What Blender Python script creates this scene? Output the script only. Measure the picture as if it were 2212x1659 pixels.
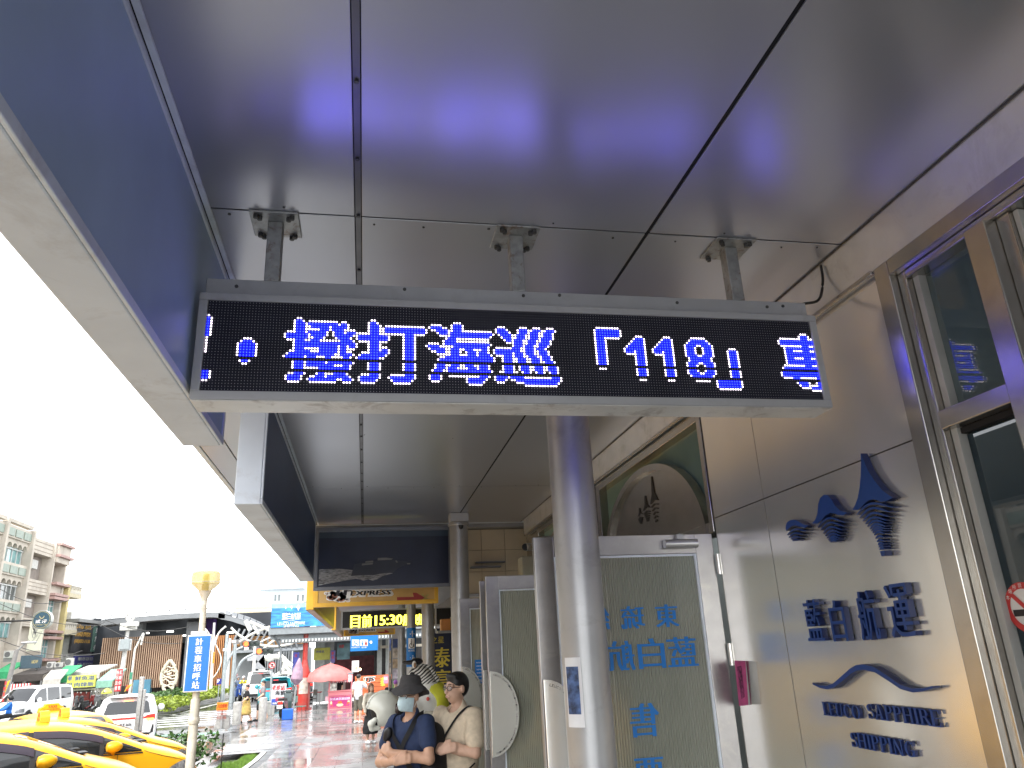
import bpy, math, random, re
import numpy as np
from mathutils import Vector, Matrix
random.seed(7); np.random.seed(7)
for _o in list(bpy.data.objects): bpy.data.objects.remove(_o)
SC = bpy.context.scene
COL = SC.collection
rad = math.radians
# ------------------------------------------------------------------ camera
PITCH, ROLL, YAW, FPX = -0.338741705, -0.0489847072, 0.199083827, 1623.68863
CAMZ = 1.95
def _rot():
    cx, sx, cy, sy, cz, sz = math.cos(PITCH), math.sin(PITCH), math.cos(ROLL), math.sin(ROLL), math.cos(YAW), math.sin(YAW)
    B = np.array([[1, 0, 0], [0, 0, -1], [0, 1, 0.]])
    return np.array([[cy, -sy, 0], [sy, cy, 0], [0, 0, 1]]) @ np.array([[1, 0, 0], [0, cx, -sx], [0, sx, cx]]) @ B @ np.array([[cz, -sz, 0], [sz, cz, 0], [0, 0, 1]])
RC = _rot()
cam_d = bpy.data.cameras.new('camera')
cam = bpy.data.objects.new('camera', cam_d); COL.objects.link(cam)
cam_d.sensor_width = 36.0; cam_d.lens = 36.0 * FPX / 2212.0
cam_d.clip_start = 0.05; cam_d.clip_end = 3000
_m = np.eye(4); _m[:3, 0] = RC[0]; _m[:3, 1] = -RC[1]; _m[:3, 2] = -RC[2]; _m[:3, 3] = (0, 0, CAMZ)
cam.matrix_world = Matrix(_m.tolist())
SC.camera = cam
# ------------------------------------------------------------------ sky and sun
SUN_EL, SUN_AZ = rad(58), rad(215)
world = bpy.data.worlds.new('World'); SC.world = world; world.use_nodes = True
_n = world.node_tree.nodes; _l = world.node_tree.links
_bg = _n['Background']
_sky = _n.new('ShaderNodeTexSky'); _sky.sky_type = 'NISHITA'; _sky.sun_disc = False
_sky.sun_elevation = SUN_EL; _sky.sun_rotation = SUN_AZ; _sky.air_density = 1.0; _sky.dust_density = 0.6; _sky.ozone_density = 1.0
_hsv = _n.new('ShaderNodeHueSaturation'); _hsv.inputs['Saturation'].default_value = 0.12
_l.new(_sky.outputs[0], _hsv.inputs['Color']); _l.new(_hsv.outputs[0], _bg.inputs['Color'])
_bg.inputs['Strength'].default_value = 0.13
sun_d = bpy.data.lights.new('sun', 'SUN'); sun_d.energy = 0.9; sun_d.angle = rad(25); sun_d.color = (1, 0.96, 0.9)
sun = bpy.data.objects.new('sun', sun_d); COL.objects.link(sun)
sun.rotation_euler = (rad(90) - SUN_EL, 0, rad(180) - SUN_AZ)
sun.location = (0, 0, 30)
SC.view_settings.view_transform = 'Standard'; SC.view_settings.look = 'None'
SC.view_settings.exposure = 2.5; SC.view_settings.gamma = 1.0; SC.view_settings.use_curve_mapping = False
SC.cycles.max_bounces = 7; SC.cycles.diffuse_bounces = 3; SC.cycles.glossy_bounces = 4; SC.cycles.transmission_bounces = 5
SC.cycles.use_denoising = True; SC.cycles.sample_clamp_indirect = 6.0

# ------------------------------------------------------------------ helpers
def ray(u, v):
    d = RC.T @ np.array([(u - 1106) / FPX, (v - 829.5) / FPX, 1.0]); return d / d[1]
def at(u, v, Y):
    "where the view line of a photo point meets the depth Y"
    d = ray(u, v); return Vector((d[0] * Y, Y, CAMZ + d[2] * Y))
def atx(u, v, X):
    d = ray(u, v); t = X / d[0]; return Vector((X, t, CAMZ + d[2] * t))
def gz(y):
    "the pavement falls gently away from the terminal"
    return -0.42 * min(1, max(0, (y - 7) / 15.0))
def atg(u, v, dz=0.0):
    d = ray(u, v); y = 12.0
    for _ in range(60): y = 0.5 * y + 0.5 * ((gz(y) + dz - CAMZ) / d[2])
    return Vector((d[0] * y, y, gz(y) + dz))

_mats = {}
def mat(name, col, rough=0.5, metal=0.0, var=0.08, vs=6.0, bump=0.0, bs=40.0, spec=0.5, rvar=0.0, alpha=1.0, trans=0.0, coat=0.0, stretch=(1, 1, 1), dirt=None, dirts=1.5, emit=None, es=0.0, ior=1.45):
    if name in _mats: return _mats[name]
    m = bpy.data.materials.new(name); m.use_nodes = True; _mats[name] = m
    N = m.node_tree.nodes; L = m.node_tree.links; b = N['Principled BSDF']
    b.inputs['Roughness'].default_value = rough; b.inputs['Metallic'].default_value = metal
    b.inputs['Specular IOR Level'].default_value = spec; b.inputs['IOR'].default_value = ior
    if trans: b.inputs['Transmission Weight'].default_value = trans
    if coat: b.inputs['Coat Weight'].default_value = coat; b.inputs['Coat Roughness'].default_value = 0.05
    geo = N.new('ShaderNodeNewGeometry'); mp = N.new('ShaderNodeMapping'); mp.inputs['Scale'].default_value = stretch
    L.new(geo.outputs['Position'], mp.inputs['Vector'])
    nz = N.new('ShaderNodeTexNoise'); nz.inputs['Scale'].default_value = vs; nz.inputs['Detail'].default_value = 6
    L.new(mp.outputs[0], nz.inputs['Vector'])
    rp = N.new('ShaderNodeValToRGB')
    lo = [max(0, c * (1 - var * 2)) for c in col]; hi = [min(1, c * (1 + var * 2)) for c in col]
    rp.color_ramp.elements[0].position = 0.25; rp.color_ramp.elements[1].position = 0.75
    rp.color_ramp.elements[0].color = (*lo, 1); rp.color_ramp.elements[1].color = (*hi, 1)
    L.new(nz.outputs['Fac'], rp.inputs['Fac']); out = rp.outputs['Color']
    if dirt is not None:
        n2 = N.new('ShaderNodeTexNoise'); n2.inputs['Scale'].default_value = dirts; n2.inputs['Detail'].default_value = 9; n2.inputs['Roughness'].default_value = 0.7
        n2.inputs['Distortion'].default_value = 0.6
        L.new(mp.outputs[0], n2.inputs['Vector'])
        r2 = N.new('ShaderNodeValToRGB'); r2.color_ramp.elements[0].position = 0.52; r2.color_ramp.elements[1].position = 0.72
        L.new(n2.outputs['Fac'], r2.inputs['Fac'])
        mx = N.new('ShaderNodeMix'); mx.data_type = 'RGBA'; L.new(r2.outputs['Color'], mx.inputs['Factor'])
        L.new(out, mx.inputs['A']); mx.inputs['B'].default_value = (*dirt, 1); out = mx.outputs['Result']
    L.new(out, b.inputs['Base Color'])
    if rvar:
        mr = N.new('ShaderNodeMapRange'); mr.inputs['To Min'].default_value = max(0.02, rough - rvar); mr.inputs['To Max'].default_value = min(1, rough + rvar)
        mr.inputs['From Min'].default_value = 0.3; mr.inputs['From Max'].default_value = 0.7
        L.new(nz.outputs['Fac'], mr.inputs['Value']); L.new(mr.outputs[0], b.inputs['Roughness'])
    if bump:
        n3 = N.new('ShaderNodeTexNoise'); n3.inputs['Scale'].default_value = bs; n3.inputs['Detail'].default_value = 4
        L.new(mp.outputs[0], n3.inputs['Vector'])
        bp = N.new('ShaderNodeBump'); bp.inputs['Strength'].default_value = bump; bp.inputs['Distance'].default_value = 0.01
        L.new(n3.outputs['Fac'], bp.inputs['Height']); L.new(bp.outputs[0], b.inputs['Normal'])
    if alpha < 1: b.inputs['Alpha'].default_value = alpha
    if emit is not None:
        b.inputs['Emission Color'].default_value = (*emit, 1); b.inputs['Emission Strength'].default_value = es
    return m

def tag(o, label=None, cat=None, group=None, kind=None):
    if label: o['label'] = label
    if cat: o['category'] = cat
    if group: o['group'] = group
    if kind: o['kind'] = kind
    return o
def thing(name, loc, label, cat, group=None, kind=None, rz=0.0):
    o = bpy.data.objects.new(name, None); COL.objects.link(o); o.location = loc; o.rotation_euler = (0, 0, rz)
    o.empty_display_size = 0.1
    return tag(o, label, cat, group, kind)
def root_of(p):
    while p.parent: p = p.parent
    return p
class MB:
    "collects shapes in world space and links them as one mesh"
    def __init__(s): s.v = []; s.f = []; s.mi = []; s.cur = 0
    def add(s, vs, fs):
        n = len(s.v); s.v += [tuple(p) for p in vs]; s.f += [tuple(i + n for i in f) for f in fs]; s.mi += [s.cur] * len(fs); return s
    def box(s, x0, x1, y0, y1, z0, z1):
        x0, x1 = sorted((x0, x1)); y0, y1 = sorted((y0, y1)); z0, z1 = sorted((z0, z1))
        return s.add([(x0, y0, z0), (x1, y0, z0), (x1, y1, z0), (x0, y1, z0), (x0, y0, z1), (x1, y0, z1), (x1, y1, z1), (x0, y1, z1)],
                     [(0, 3, 2, 1), (4, 5, 6, 7), (0, 1, 5, 4), (1, 2, 6, 5), (2, 3, 7, 6), (3, 0, 4, 7)])
    def obox(s, c, ax, ay, az):
        c = Vector(c); ax = Vector(ax); ay = Vector(ay); az = Vector(az)
        P = [c + i * ax + j * ay + k * az for k in (-1, 1) for (i, j) in ((-1, -1), (1, -1), (1, 1), (-1, 1))]
        return s.add(P, [(0, 3, 2, 1), (4, 5, 6, 7), (0, 1, 5, 4), (1, 2, 6, 5), (2, 3, 7, 6), (3, 0, 4, 7)])
    def tube(s, pts, r, n=10, caps=True, flat=None):
        pts = [Vector(p) for p in pts]; rs = r if isinstance(r, (list, tuple)) else [r] * len(pts)
        V = []; 
        for i, p in enumerate(pts):
            t = (pts[min(i + 1, len(pts) - 1)] - pts[max(i - 1, 0)])
            if t.length < 1e-9: t = Vector((0, 0, 1))
            t.normalize()
            a = Vector((0, 0, 1)) if abs(t.z) < 0.9 else Vector((0, 1, 0))
            if i == 0 or True:
                e1 = t.cross(a).normalized(); e2 = t.cross(e1).normalized()
            for k in range(n):
                q = 2 * math.pi * k / n
                V.append(p + e1 * math.cos(q) * rs[i] + e2 * math.sin(q) * rs[i] * (flat or 1))
        F = []
        for i in range(len(pts) - 1):
            for k in range(n):
                F.append((i * n + k, i * n + (k + 1) % n, (i + 1) * n + (k + 1) % n, (i + 1) * n + k))
        if caps: F += [tuple(range(n - 1, -1, -1)), tuple((len(pts) - 1) * n + k for k in range(n))]
        return s.add(V, F)
    def lathe(s, prof, c=(0, 0, 0), n=24, axis='z', a0=0.0, a1=2 * math.pi):
        c = Vector(c); full = abs(a1 - a0 - 2 * math.pi) < 1e-6; m = n if full else n + 1; V = []
        for r, h in prof:
            for k in range(m):
                q = a0 + (a1 - a0) * k / n
                x, y = r * math.cos(q), r * math.sin(q)
                V.append(c + (Vector((x, y, h)) if axis == 'z' else Vector((h, x, y)) if axis == 'x' else Vector((x, h, y))))
        F = []
        for i in range(len(prof) - 1):
            for k in range(n):
                k2 = (k + 1) % m
                F.append((i * m + k, i * m + k2, (i + 1) * m + k2, (i + 1) * m + k))
        return s.add(V, F)
    def prism(s, poly, d0, d1, f, fm=None):
        "poly: 2-D outline; f(a, b, d) -> world point; extruded from d0 to d1"
        n = len(poly)
        V = [f(a, b, d0) for a, b in poly] + [f(a, b, d1) for a, b in poly]
        s.add(V, [tuple(range(n)), tuple(range(2 * n - 1, n - 1, -1))] + [(i, i + n, (i + 1) % n + n, (i + 1) % n) for i in range(n)])
        if fm is not None: s.mi[-(n + 2) + fm] = 1
        return s
    def quad(s, *p): return s.add(p, [tuple(range(len(p)))])
    def build(s, name, m, parent=None, smooth=False, bevel=0, loc=None, kind=None, label=None, wn=False):
        me = bpy.data.meshes.new(name)
        if parent is not None:
            inv = root_of(parent).matrix_basis.inverted(); vs = [inv @ Vector(p) for p in s.v]
            L = None
        else:
            A = np.array(s.v); L = loc or (float((A[:, 0].min() + A[:, 0].max()) / 2), float((A[:, 1].min() + A[:, 1].max()) / 2), float(A[:, 2].min()))
            vs = [Vector(p) - Vector(L) for p in s.v]
        me.from_pydata([tuple(p) for p in vs], [], s.f)
        ms = m if isinstance(m, (list, tuple)) else [m]
        for q in ms: me.materials.append(q)
        if len(ms) > 1: me.polygons.foreach_set('material_index', s.mi)
        if smooth: me.polygons.foreach_set('use_smooth', [True] * len(me.polygons))
        me.update()
        o = bpy.data.objects.new(name, me); COL.objects.link(o)
        if parent is not None: o.parent = parent
        else: o.location = L
        if bevel:
            b = o.modifiers.new('bevel', 'BEVEL'); b.width = bevel; b.segments = 2; b.limit_method = 'ANGLE'; b.angle_limit = rad(40)
        if smooth and wn is not False:
            pass
        if smooth:
            try: me.set_sharp_from_angle(angle=rad(38))
            except Exception: pass
        if kind: o['kind'] = kind
        if label: o['label'] = label
        return o
# ---- lettering
_gl = {}
def glyphs(s, off=0.0):
    key = (s, off)
    if key in _gl: return _gl[key]
    c = bpy.data.curves.new('lettering', 'FONT'); c.body = s; c.size = 1; c.resolution_u = 2; c.offset = off; c.space_line = 1.0
    o = bpy.data.objects.new('lettering', c); COL.objects.link(o)
    dg = bpy.context.evaluated_depsgraph_get(); me = bpy.data.meshes.new_from_object(o.evaluated_get(dg))
    V = np.array([x.co[:2] for x in me.vertices]); F = [tuple(p.vertices) for p in me.polygons]
    bpy.data.objects.remove(o); bpy.data.curves.remove(c); bpy.data.meshes.remove(me)
    _gl[key] = (V, F); return _gl[key]
def letters(mb, s, c, xd, yd, w, h, off=0.0, depth=0.0, shear=0.0, em=False, bold=0.0):
    "fits the string s into a w x h box centred at c; xd, yd: directions of reading and of up"
    V, F = glyphs(s, off)
    mn = V.min(0); mx = V.max(0)
    if em: mn[1] = -0.1; mx[1] = 0.88
    c = Vector(c); xd = Vector(xd).normalized(); yd = Vector(yd).normalized(); nd = xd.cross(yd)
    if h is None: h = w * (mx[1] - mn[1]) / (mx[0] - mn[0])
    if w is None: w = h * (mx[0] - mn[0]) / (mx[1] - mn[1])
    Q = (V - (mn + mx) / 2) / (mx - mn) * np.array([w, h])
    for kk, bx in enumerate((0.0,) if not bold else (-bold, 0.0, bold)):
        P = [c + xd * (float(q[0]) + bx + shear * float(q[1])) + yd * float(q[1]) + nd * (0.0004 * kk) for q in Q]
        if not depth: mb.add(P, F)
        else:
            n = len(P); P2 = [p + nd * depth for p in P]
            from collections import Counter
            E = Counter()
            for f in F:
                for i in range(len(f)): E[(f[i], f[(i + 1) % len(f)])] += 1
            S = [(b, a, a + n, b + n) for (a, b) in E if (b, a) not in E]
            mb.add(P + P2, [tuple(i + n for i in f) for f in F] + S); k0 = len(mb.mi) - len(F) - len(S); mb.mi[k0:k0 + len(F)] = [1] * len(F)
    return mb
def copy_tree(o, parent=None):
    c = o.copy(); COL.objects.link(c); c.parent = parent
    for ch in o.children: copy_tree(ch, c)
    return c
X_, Y_, Z_ = Vector((1, 0, 0)), Vector((0, 1, 0)), Vector((0, 0, 1))
def crv(pts, n=6):
    P = [Vector(p) for p in pts]; out = []
    for i in range(len(P) - 1):
        a, b, c, d = P[max(i - 1, 0)], P[i], P[i + 1], P[min(i + 2, len(P) - 1)]
        for k in range(n):
            t = k / n; out.append(.5 * ((2 * b) + (c - a) * t + (2 * a - 5 * b + 4 * c - d) * t * t + (3 * b - a - 3 * c + d) * t ** 3))
    return out + [P[-1]]
# ------------------------------------------------------------------ materials of the terminal
ALU = mat('ceiling_aluminium', (0.51, 0.52, 0.56), 0.31, 0.78, 0.02, 1.3, rvar=.035, bump=.012, bs=.9)
ALU_J = mat('joint_channel', (0.16, 0.16, 0.17), 0.35, 0.8, 0.1)
DARK = mat('dark_gap', (0.012, 0.012, 0.014), 0.8)
STEEL = mat('brushed_steel', (0.95, 0.94, 0.90), 0.21, 0.82, 0.015, 1.5, stretch=(1, 4, .4))
STEEL_B = mat('frame_steel', (0.50, 0.48, 0.45), 0.26, 0.95, 0.04, 9, dirt=(0.43, 0.40, 0.37), dirts=7)
STEEL_BR = mat('valance_steel', (0.80, 0.79, 0.77), 0.22, 0.6, 0.04, 8, dirt=(0.60, 0.58, 0.56), dirts=5)
COLM = mat('column_paint', (0.40, 0.405, 0.41), 0.38, 0.45, 0.05, 5, dirt=(0.30, 0.30, 0.30), dirts=4.5)
BOXAL = mat('lightbox_aluminium', (0.74, 0.80, 0.86), 0.5, 0.1, 0.04, 4, dirt=(0.56, 0.58, 0.60), dirts=3)
BLUEN = mat('lightbox_blue_print_glare', (0.38, 0.50, 0.68), 0.38, 0.0, 0.12, 1.2)  # glare over the nearer box painted into its blue as a paler tone
BLUEP = mat('lightbox_blue_print', (0.06, 0.10, 0.21), 0.38, 0.0, 0.12, 1.2)
GREYBOX = mat('display_housing_grey', (0.46, 0.47, 0.49), 0.45, 0.2, 0.04, 6, dirt=(0.40, 0.40, 0.41), dirts=6)
PALEBOX = mat('display_lip_pale', (0.68, 0.68, 0.66), 0.4, 0.3, 0.05, 6, dirt=(0.36, 0.33, 0.30), dirts=8)
GALV = mat('galvanised_steel', (0.38, 0.39, 0.39), 0.45, 0.7, 0.12, 30, dirt=(0.20, 0.13, 0.09), dirts=26)
BOLT = mat('bolt_steel', (0.10, 0.10, 0.10), 0.5, 0.6, 0.2, 60)
BLK = mat('black_plastic', (0.012, 0.012, 0.013), 0.45, 0, 0.1)
NAVY = mat('navy_letter_return', (0.006, 0.016, 0.085), 0.4, 0, 0.05)
NAVYF = mat('navy_letter_face_sheen', (0.015, 0.055, 0.24), 0.3, 0, 0.05)  # same acrylic as the returns; reflection on the fronts painted as lighter blue
GLASS = mat('window_glass', (0.05, 0.10, 0.11), 0.03, 0.0, 0.02, spec=0.8, trans=0.85, ior=1.5)
ZC = 3.46
BEAD = mat('glazing_bead_grey', (.42, .42, .40), .5)
XW = 1.92
term = thing('ferry_terminal', (2.5, 3.5, 0), 'ferry ticket office with grey metal ceiling, steel wall panels and glass doors', 'building')
mb = MB().box(-1.26, 4.5, -4.0, 9.36, ZC + 0.02, 3.95); roof = mb.build('roof', DARK, term)  # stops short of the back wall, an added opening for sky light
mb = MB().box(-1.262, -1.222, -4.0, 9.40, ZC, 3.96).box(-1.22, 4.5, 9.362, 9.40, ZC, 3.96); mb.build('roof_edge', BOXAL, term, bevel=0.004)
ceil = MB().box(-1.22, XW, -4.0, 9.355, ZC + 0.008, ZC + 0.018).build('ceiling', DARK, term)
ys = [-4.0, -2.25, 0.08, 2.43, 4.74, 7.16, 9.34]
xs = [-0.578, -0.05, 1.06, XW - 0.004]
for i in range(len(ys) - 1):
    for j in range(3):
        gx = 0.013 if j else 0.002
        gx1 = (0.013, 0.008, 0.0)[j]
        g0 = (0.002, 0.013, 0.008)[j]
        MB().box(xs[j] + g0, xs[j + 1] - gx1, ys[i] + 0.005, ys[i + 1] - 0.005, ZC, ZC + 0.006).build('ceiling_panel', ALU, ceil, bevel=0.0015)
    for a, b in ((-1.21, -1.025), (-1.015, -0.745)):
        MB().box(a, b, ys[i] + 0.005, ys[i + 1] - 0.005, ZC, ZC + 0.006).build('ceiling_panel', ALU, ceil, bevel=0.0015)
MB().box(-0.060, -0.040, -4, 9.33, ZC + 0.0035, ZC + 0.0075).build('joint_strip', ALU_J, ceil)
# screws beside the joints
mb = MB()
def screw(x, y, r=0.006): mb.lathe([(0, -0.004), (r, -0.003), (r, 0.002)], (x, y, ZC), 8)
for i in range(26): screw(-0.05, 0.25 + i * 0.37 + random.uniform(-.05, .05), 0.007)
for y in ys[2:6]:
    for i in range(11): screw(-0.5 + i * 0.235 + random.uniform(-.05, .05), y + random.choice((0.03, 0.045, -0.035)), random.uniform(0.003, 0.006))
for i in range(10): screw(random.uniform(-0.5, 1.8), random.uniform(2.2, 5.5), 0.003)
mb.build('screws', BOLT, ceil, kind='stuff')
# trim angle along the light boxes and the wall
MB().box(-0.576, -0.556, -4, 9.33, ZC - 0.012, ZC - 0.001).build('ceiling_trim', BOXAL, ceil, bevel=0.003)
MB().box(XW - 0.022, XW - 0.0145, -4, 9.3, ZC - 0.006, ZC - 0.001).build('ceiling_trim', mat('dark_trim', (0.10, 0.095, 0.09), 0.4, 0.6), ceil, bevel=0.002)
# columns
def column(x, y, r, z0, z1, parent, m):
    return MB().lathe([(r, z0), (r, z0 + 1.2), (r, z0 + 2.4), (r, z1)], (x, y, 0), 48).build('column', m, parent, smooth=True)
column(1.04, 3.71, 0.112, 0.0, ZC, term, COLM)
c2 = column(1.045, 8.72, 0.105, -0.1, ZC, term, COLM)
MB().box(0.94, 1.15, 8.6, 8.84, ZC - 0.10, ZC - 0.002).build('column_head', GREYBOX, c2, bevel=0.004)
MB().lathe([(0.0, 3.32), (0.12, 3.32), (0.125, 3.335), (0.118, 3.355), (0, 3.355)], (1.045, 8.72, 0), 32).build('column_collar', COLM, c2, smooth=True)
cc = thing('dome_camera', (1.06, 8.62, 3.32), 'small dome camera under the collar of the farther round column', 'camera')
MB().lathe([(0.0, 3.27), (0.018, 3.274), (0.026, 3.29), (0.03, 3.318)], (1.06, 8.60, 0), 16).build('dome', BLK, cc, smooth=True)
MB().lathe([(0.03, 3.312), (0.036, 3.314), (0.036, 3.3196), (0, 3.3196)], (1.06, 8.60, 0), 16).build('ring', GREYBOX, cc, smooth=True)
# steel valance under the ceiling
MB().box(XW - 0.014, XW + 0.05, -4, 9.15, 3.262, ZC - 0.002).build('valance', STEEL_BR, term, bevel=0.003)
MB().box(XW - 0.03, XW - 0.0145, 2.285, 9.1, 3.245, 3.262).build('valance_lip', STEEL_B, term, bevel=0.003)
# wall panels
wall = MB().box(XW + 0.012, XW + 0.10, 2.28, 3.95, -0.02, 3.262).build('wall', mat('wall_core', (0.06, 0.06, 0.06), 0.7), term)
for (a, b) in ((2.284, 3.388), (3.394, 3.952)):
    for (c, d) in ((0.0, 2.588), (2.594, 3.258)):
        MB().box(XW, XW + 0.011, a, b, c, d).build('wall_panel', STEEL, wall)
MB().box(XW, XW + 0.1, 3.9525, 3.958, 0, 3.258).build('wall_edge', STEEL_B, wall)
# ---- letters and emblem on the wall panel (standing off the steel)
sign = MB()
XF = 1.886
def wallpt(y, z, d): return Vector((XF + d, y, z))
TH = XW - 0.004 - XF
def emblem_poly(pts): sign.prism(pts, 0.0, TH, wallpt, 0)
emblem_poly([(2.553, 2.606), (2.561, 2.574), (2.58, 2.523), (2.599, 2.484), (2.624, 2.445), (2.646, 2.424), (2.672, 2.407), (2.638, 2.401), (2.613, 2.407), (2.586, 2.418), (2.561, 2.424), (2.534, 2.422), (2.514, 2.415), (2.496, 2.405), (2.464, 2.402), (2.426, 2.407), (2.472, 2.443), (2.506, 2.489), (2.531, 2.534), (2.546, 2.584)])
emblem_poly([(2.965, 2.402), (2.933, 2.413), (2.911, 2.435), (2.893, 2.471), (2.871, 2.494), (2.841, 2.501), (2.816, 2.495), (2.796, 2.475), (2.779, 2.445), (2.75, 2.417), (2.707, 2.403), (2.738, 2.396), (2.768, 2.402), (2.79, 2.413), (2.82, 2.421), (2.855, 2.417), (2.895, 2.401), (2.925, 2.394)])
emblem_poly([(3.179, 2.402), (3.176, 2.422), (3.159, 2.438), (3.125, 2.443), (3.088, 2.438), (3.055, 2.421), (3.026, 2.406), (2.992, 2.398), (3.026, 2.392), (3.061, 2.402), (3.096, 2.414), (3.135, 2.414)])
def waves(rows, amp, th):
    for i, (ya, yb, z) in enumerate(rows):
        n = 12; up = []; dn = []
        a = amp * min(1, (ya - yb) / 0.2)
        for k in range(n + 1):
            t = k / n; y = ya + (yb - ya) * t
            w = a * math.sin(math.pi * (t * 1.35 - 0.08)) ** 1 if True else 0
            tap = th * (0.35 + 0.65 * min(1, 4 * t, 4 * (1 - t)))
            up.append((y, z + w + tap / 2)); dn.append((y, z + w - tap / 2))
        emblem_poly(up + dn[::-1])
def interp(tab, n):
    out = []
    for i in range(n):
        t = i / (n - 1) * (len(tab) - 1); k = min(int(t), len(tab) - 2); f = t - k
        out.append(tuple(tab[k][j] * (1 - f) + tab[k + 1][j] * f for j in range(3)))
    return out
waves(interp([(2.652, 2.435, 2.389), (2.614, 2.482, 2.349), (2.589, 2.499, 2.320), (2.573, 2.513, 2.298), (2.563, 2.526, 2.262), (2.559, 2.530, 2.238)], 14), 0.020, 0.0085)
emblem_poly([(2.558, 2.231), (2.531, 2.231), (2.535, 2.212), (2.554, 2.212)])
waves(interp([(2.926, 2.735, 2.383), (2.892, 2.766, 2.347), (2.872, 2.785, 2.321), (2.856, 2.812, 2.307)], 8), 0.020, 0.0075)
waves(interp([(3.178, 3.018, 2.386), (3.161, 3.058, 2.366), (3.141, 3.093, 2.352)], 4), 0.014, 0.0075)
emb = sign.build('wall_emblem', [NAVY, NAVYF], wall)
# wave line
wl = [(3.17, 1.752), (3.12, 1.741), (3.069, 1.739), (3.02, 1.748), (2.97, 1.768), (2.88, 1.807), (2.84, 1.819), (2.794, 1.823), (2.727, 1.814), (2.662, 1.787), (2.6, 1.759), (2.537, 1.749), (2.484, 1.753), (2.43, 1.764)]
sign = MB(); n = len(wl)
th = [0.0035 + 0.0065 * math.sin(math.pi * i / (n - 1)) for i in range(n)]
for i in range(n - 1):
    (a, b), (c, d) = wl[i], wl[i + 1]
    emblem_poly([(a, b + th[i]), (c, d + th[i + 1]), (c, d - th[i + 1]), (a, b - th[i])])
sign.build('wave_line', [NAVY, NAVYF], wall)
for ch, ya, yb, z0, z1 in (('藍', 3.150, 3.025, 1.923, 2.092), ('白', 2.962, 2.862, 1.918, 2.078), ('航', 2.770, 2.655, 1.919, 2.100), ('運', 2.588, 2.462, 1.925, 2.110)):
    mb = MB(); letters(mb, ch, (XW - 0.004, (ya + yb) / 2, (z0 + z1) / 2), (0, -1, 0), Z_, ya - yb, z1 - z0, depth=0.026, bold=0.0026)
    mb.build('wall_letter', [NAVY, NAVYF], wall)
# serif capitals drawn from strokes
def arc(cx, cy, rx, ry, a0, a1, w0, w1, n=10):
    up = []; dn = []
    for k in range(n + 1):
        t = k / n; a = rad(a0 + (a1 - a0) * t); w = (w0 + (w1 - w0) * abs(math.cos(a)) ** 1.3) / 2
        up.append((cx + (rx + w) * math.cos(a), cy + (ry + w * .6) * math.sin(a))); dn.append((cx + (rx - w) * math.cos(a), cy + (ry - w * .6) * math.sin(a)))
    return [[up[k], up[k + 1], dn[k + 1], dn[k]] for k in range(n)]
def R(x0, x1, y0, y1): return [(x0, y0), (x1, y0), (x1, y1), (x0, y1)]
def stem(x, w=.17): return [R(x, x + w, 0, 1), R(x - .07, x + w + .07, 0, .07), R(x - .07, x + w + .07, .93, 1)]
SER = {
 'L': (.62, stem(.08) + [R(.2, .6, 0, .07), [(.53, .07), (.6, .07), (.6, .3)]]),
 'E': (.66, stem(.08) + [R(.2, .6, 0, .07), R(.2, .6, .93, 1), R(.2, .5, .47, .54), [(.53, .07), (.6, .07), (.6, .27)], [(.53, .93), (.6, .93), (.6, .75)]]),
 'U': (.76, [R(.08, .25, .3, 1), R(.01, .32, .93, 1), R(.56, .64, .3, 1), R(.5, .72, .93, 1)] + arc(.36, .32, .235, .27, 180, 360, .09, .14)),
 'C': (.76, arc(.42, .5, .29, .46, 45, 315, .07, .19) + [[(.6, .98), (.67, .98), (.67, .7), (.62, .7)]]),
 'G': (.80, arc(.42, .5, .29, .46, 45, 330, .07, .19) + [[(.6, .98), (.67, .98), (.67, .7), (.62, .7)], R(.56, .72, .08, .45), R(.48, .78, .40, .47)]),
 'O': (.82, arc(.41, .5, .29, .46, 0, 360, .07, .19, 18)),
 'S': (.62, arc(.31, .73, .19, .22, 30, 265, .09, .15) + arc(.31, .28, .21, .24, 85, -150, .09, .15) + [R(.46, .52, .68, .98), R(.07, .13, .02, .32)]),
 'A': (.80, [[(.06, 0), (.15, 0), (.42, 1), (.36, 1)], [(.5, 0), (.70, 0), (.44, 1), (.36, 1)], R(.18, .56, .28, .35), R(0, .24, 0, .07), R(.42, .79, 0, .07)]),
 'P': (.68, stem(.08) + arc(.36, .74, .19, .225, -90, 90, .06, .17) + [R(.2, .38, .93, 1), R(.2, .38, .47, .54)]),
 'H': (.84, stem(.08) + stem(.55) + [R(.2, .6, .47, .54)]),
 'I': (.36, stem(.09)),
 'R': (.76, stem(.08) + arc(.36, .74, .18, .225, -90, 90, .06, .17) + [R(.2, .38, .93, 1), R(.2, .38, .47, .54), [(.34, .5), (.5, .5), (.76, 0), (.56, 0)]]),
 'N': (.84, [R(.1, .18, 0, 1), R(.02, .26, 0, .07), R(.62, .70, 0, 1), R(.54, .78, .93, 1), [(.06, 1), (.25, 1), (.70, 0), (.55, 0)]]),
}
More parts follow.
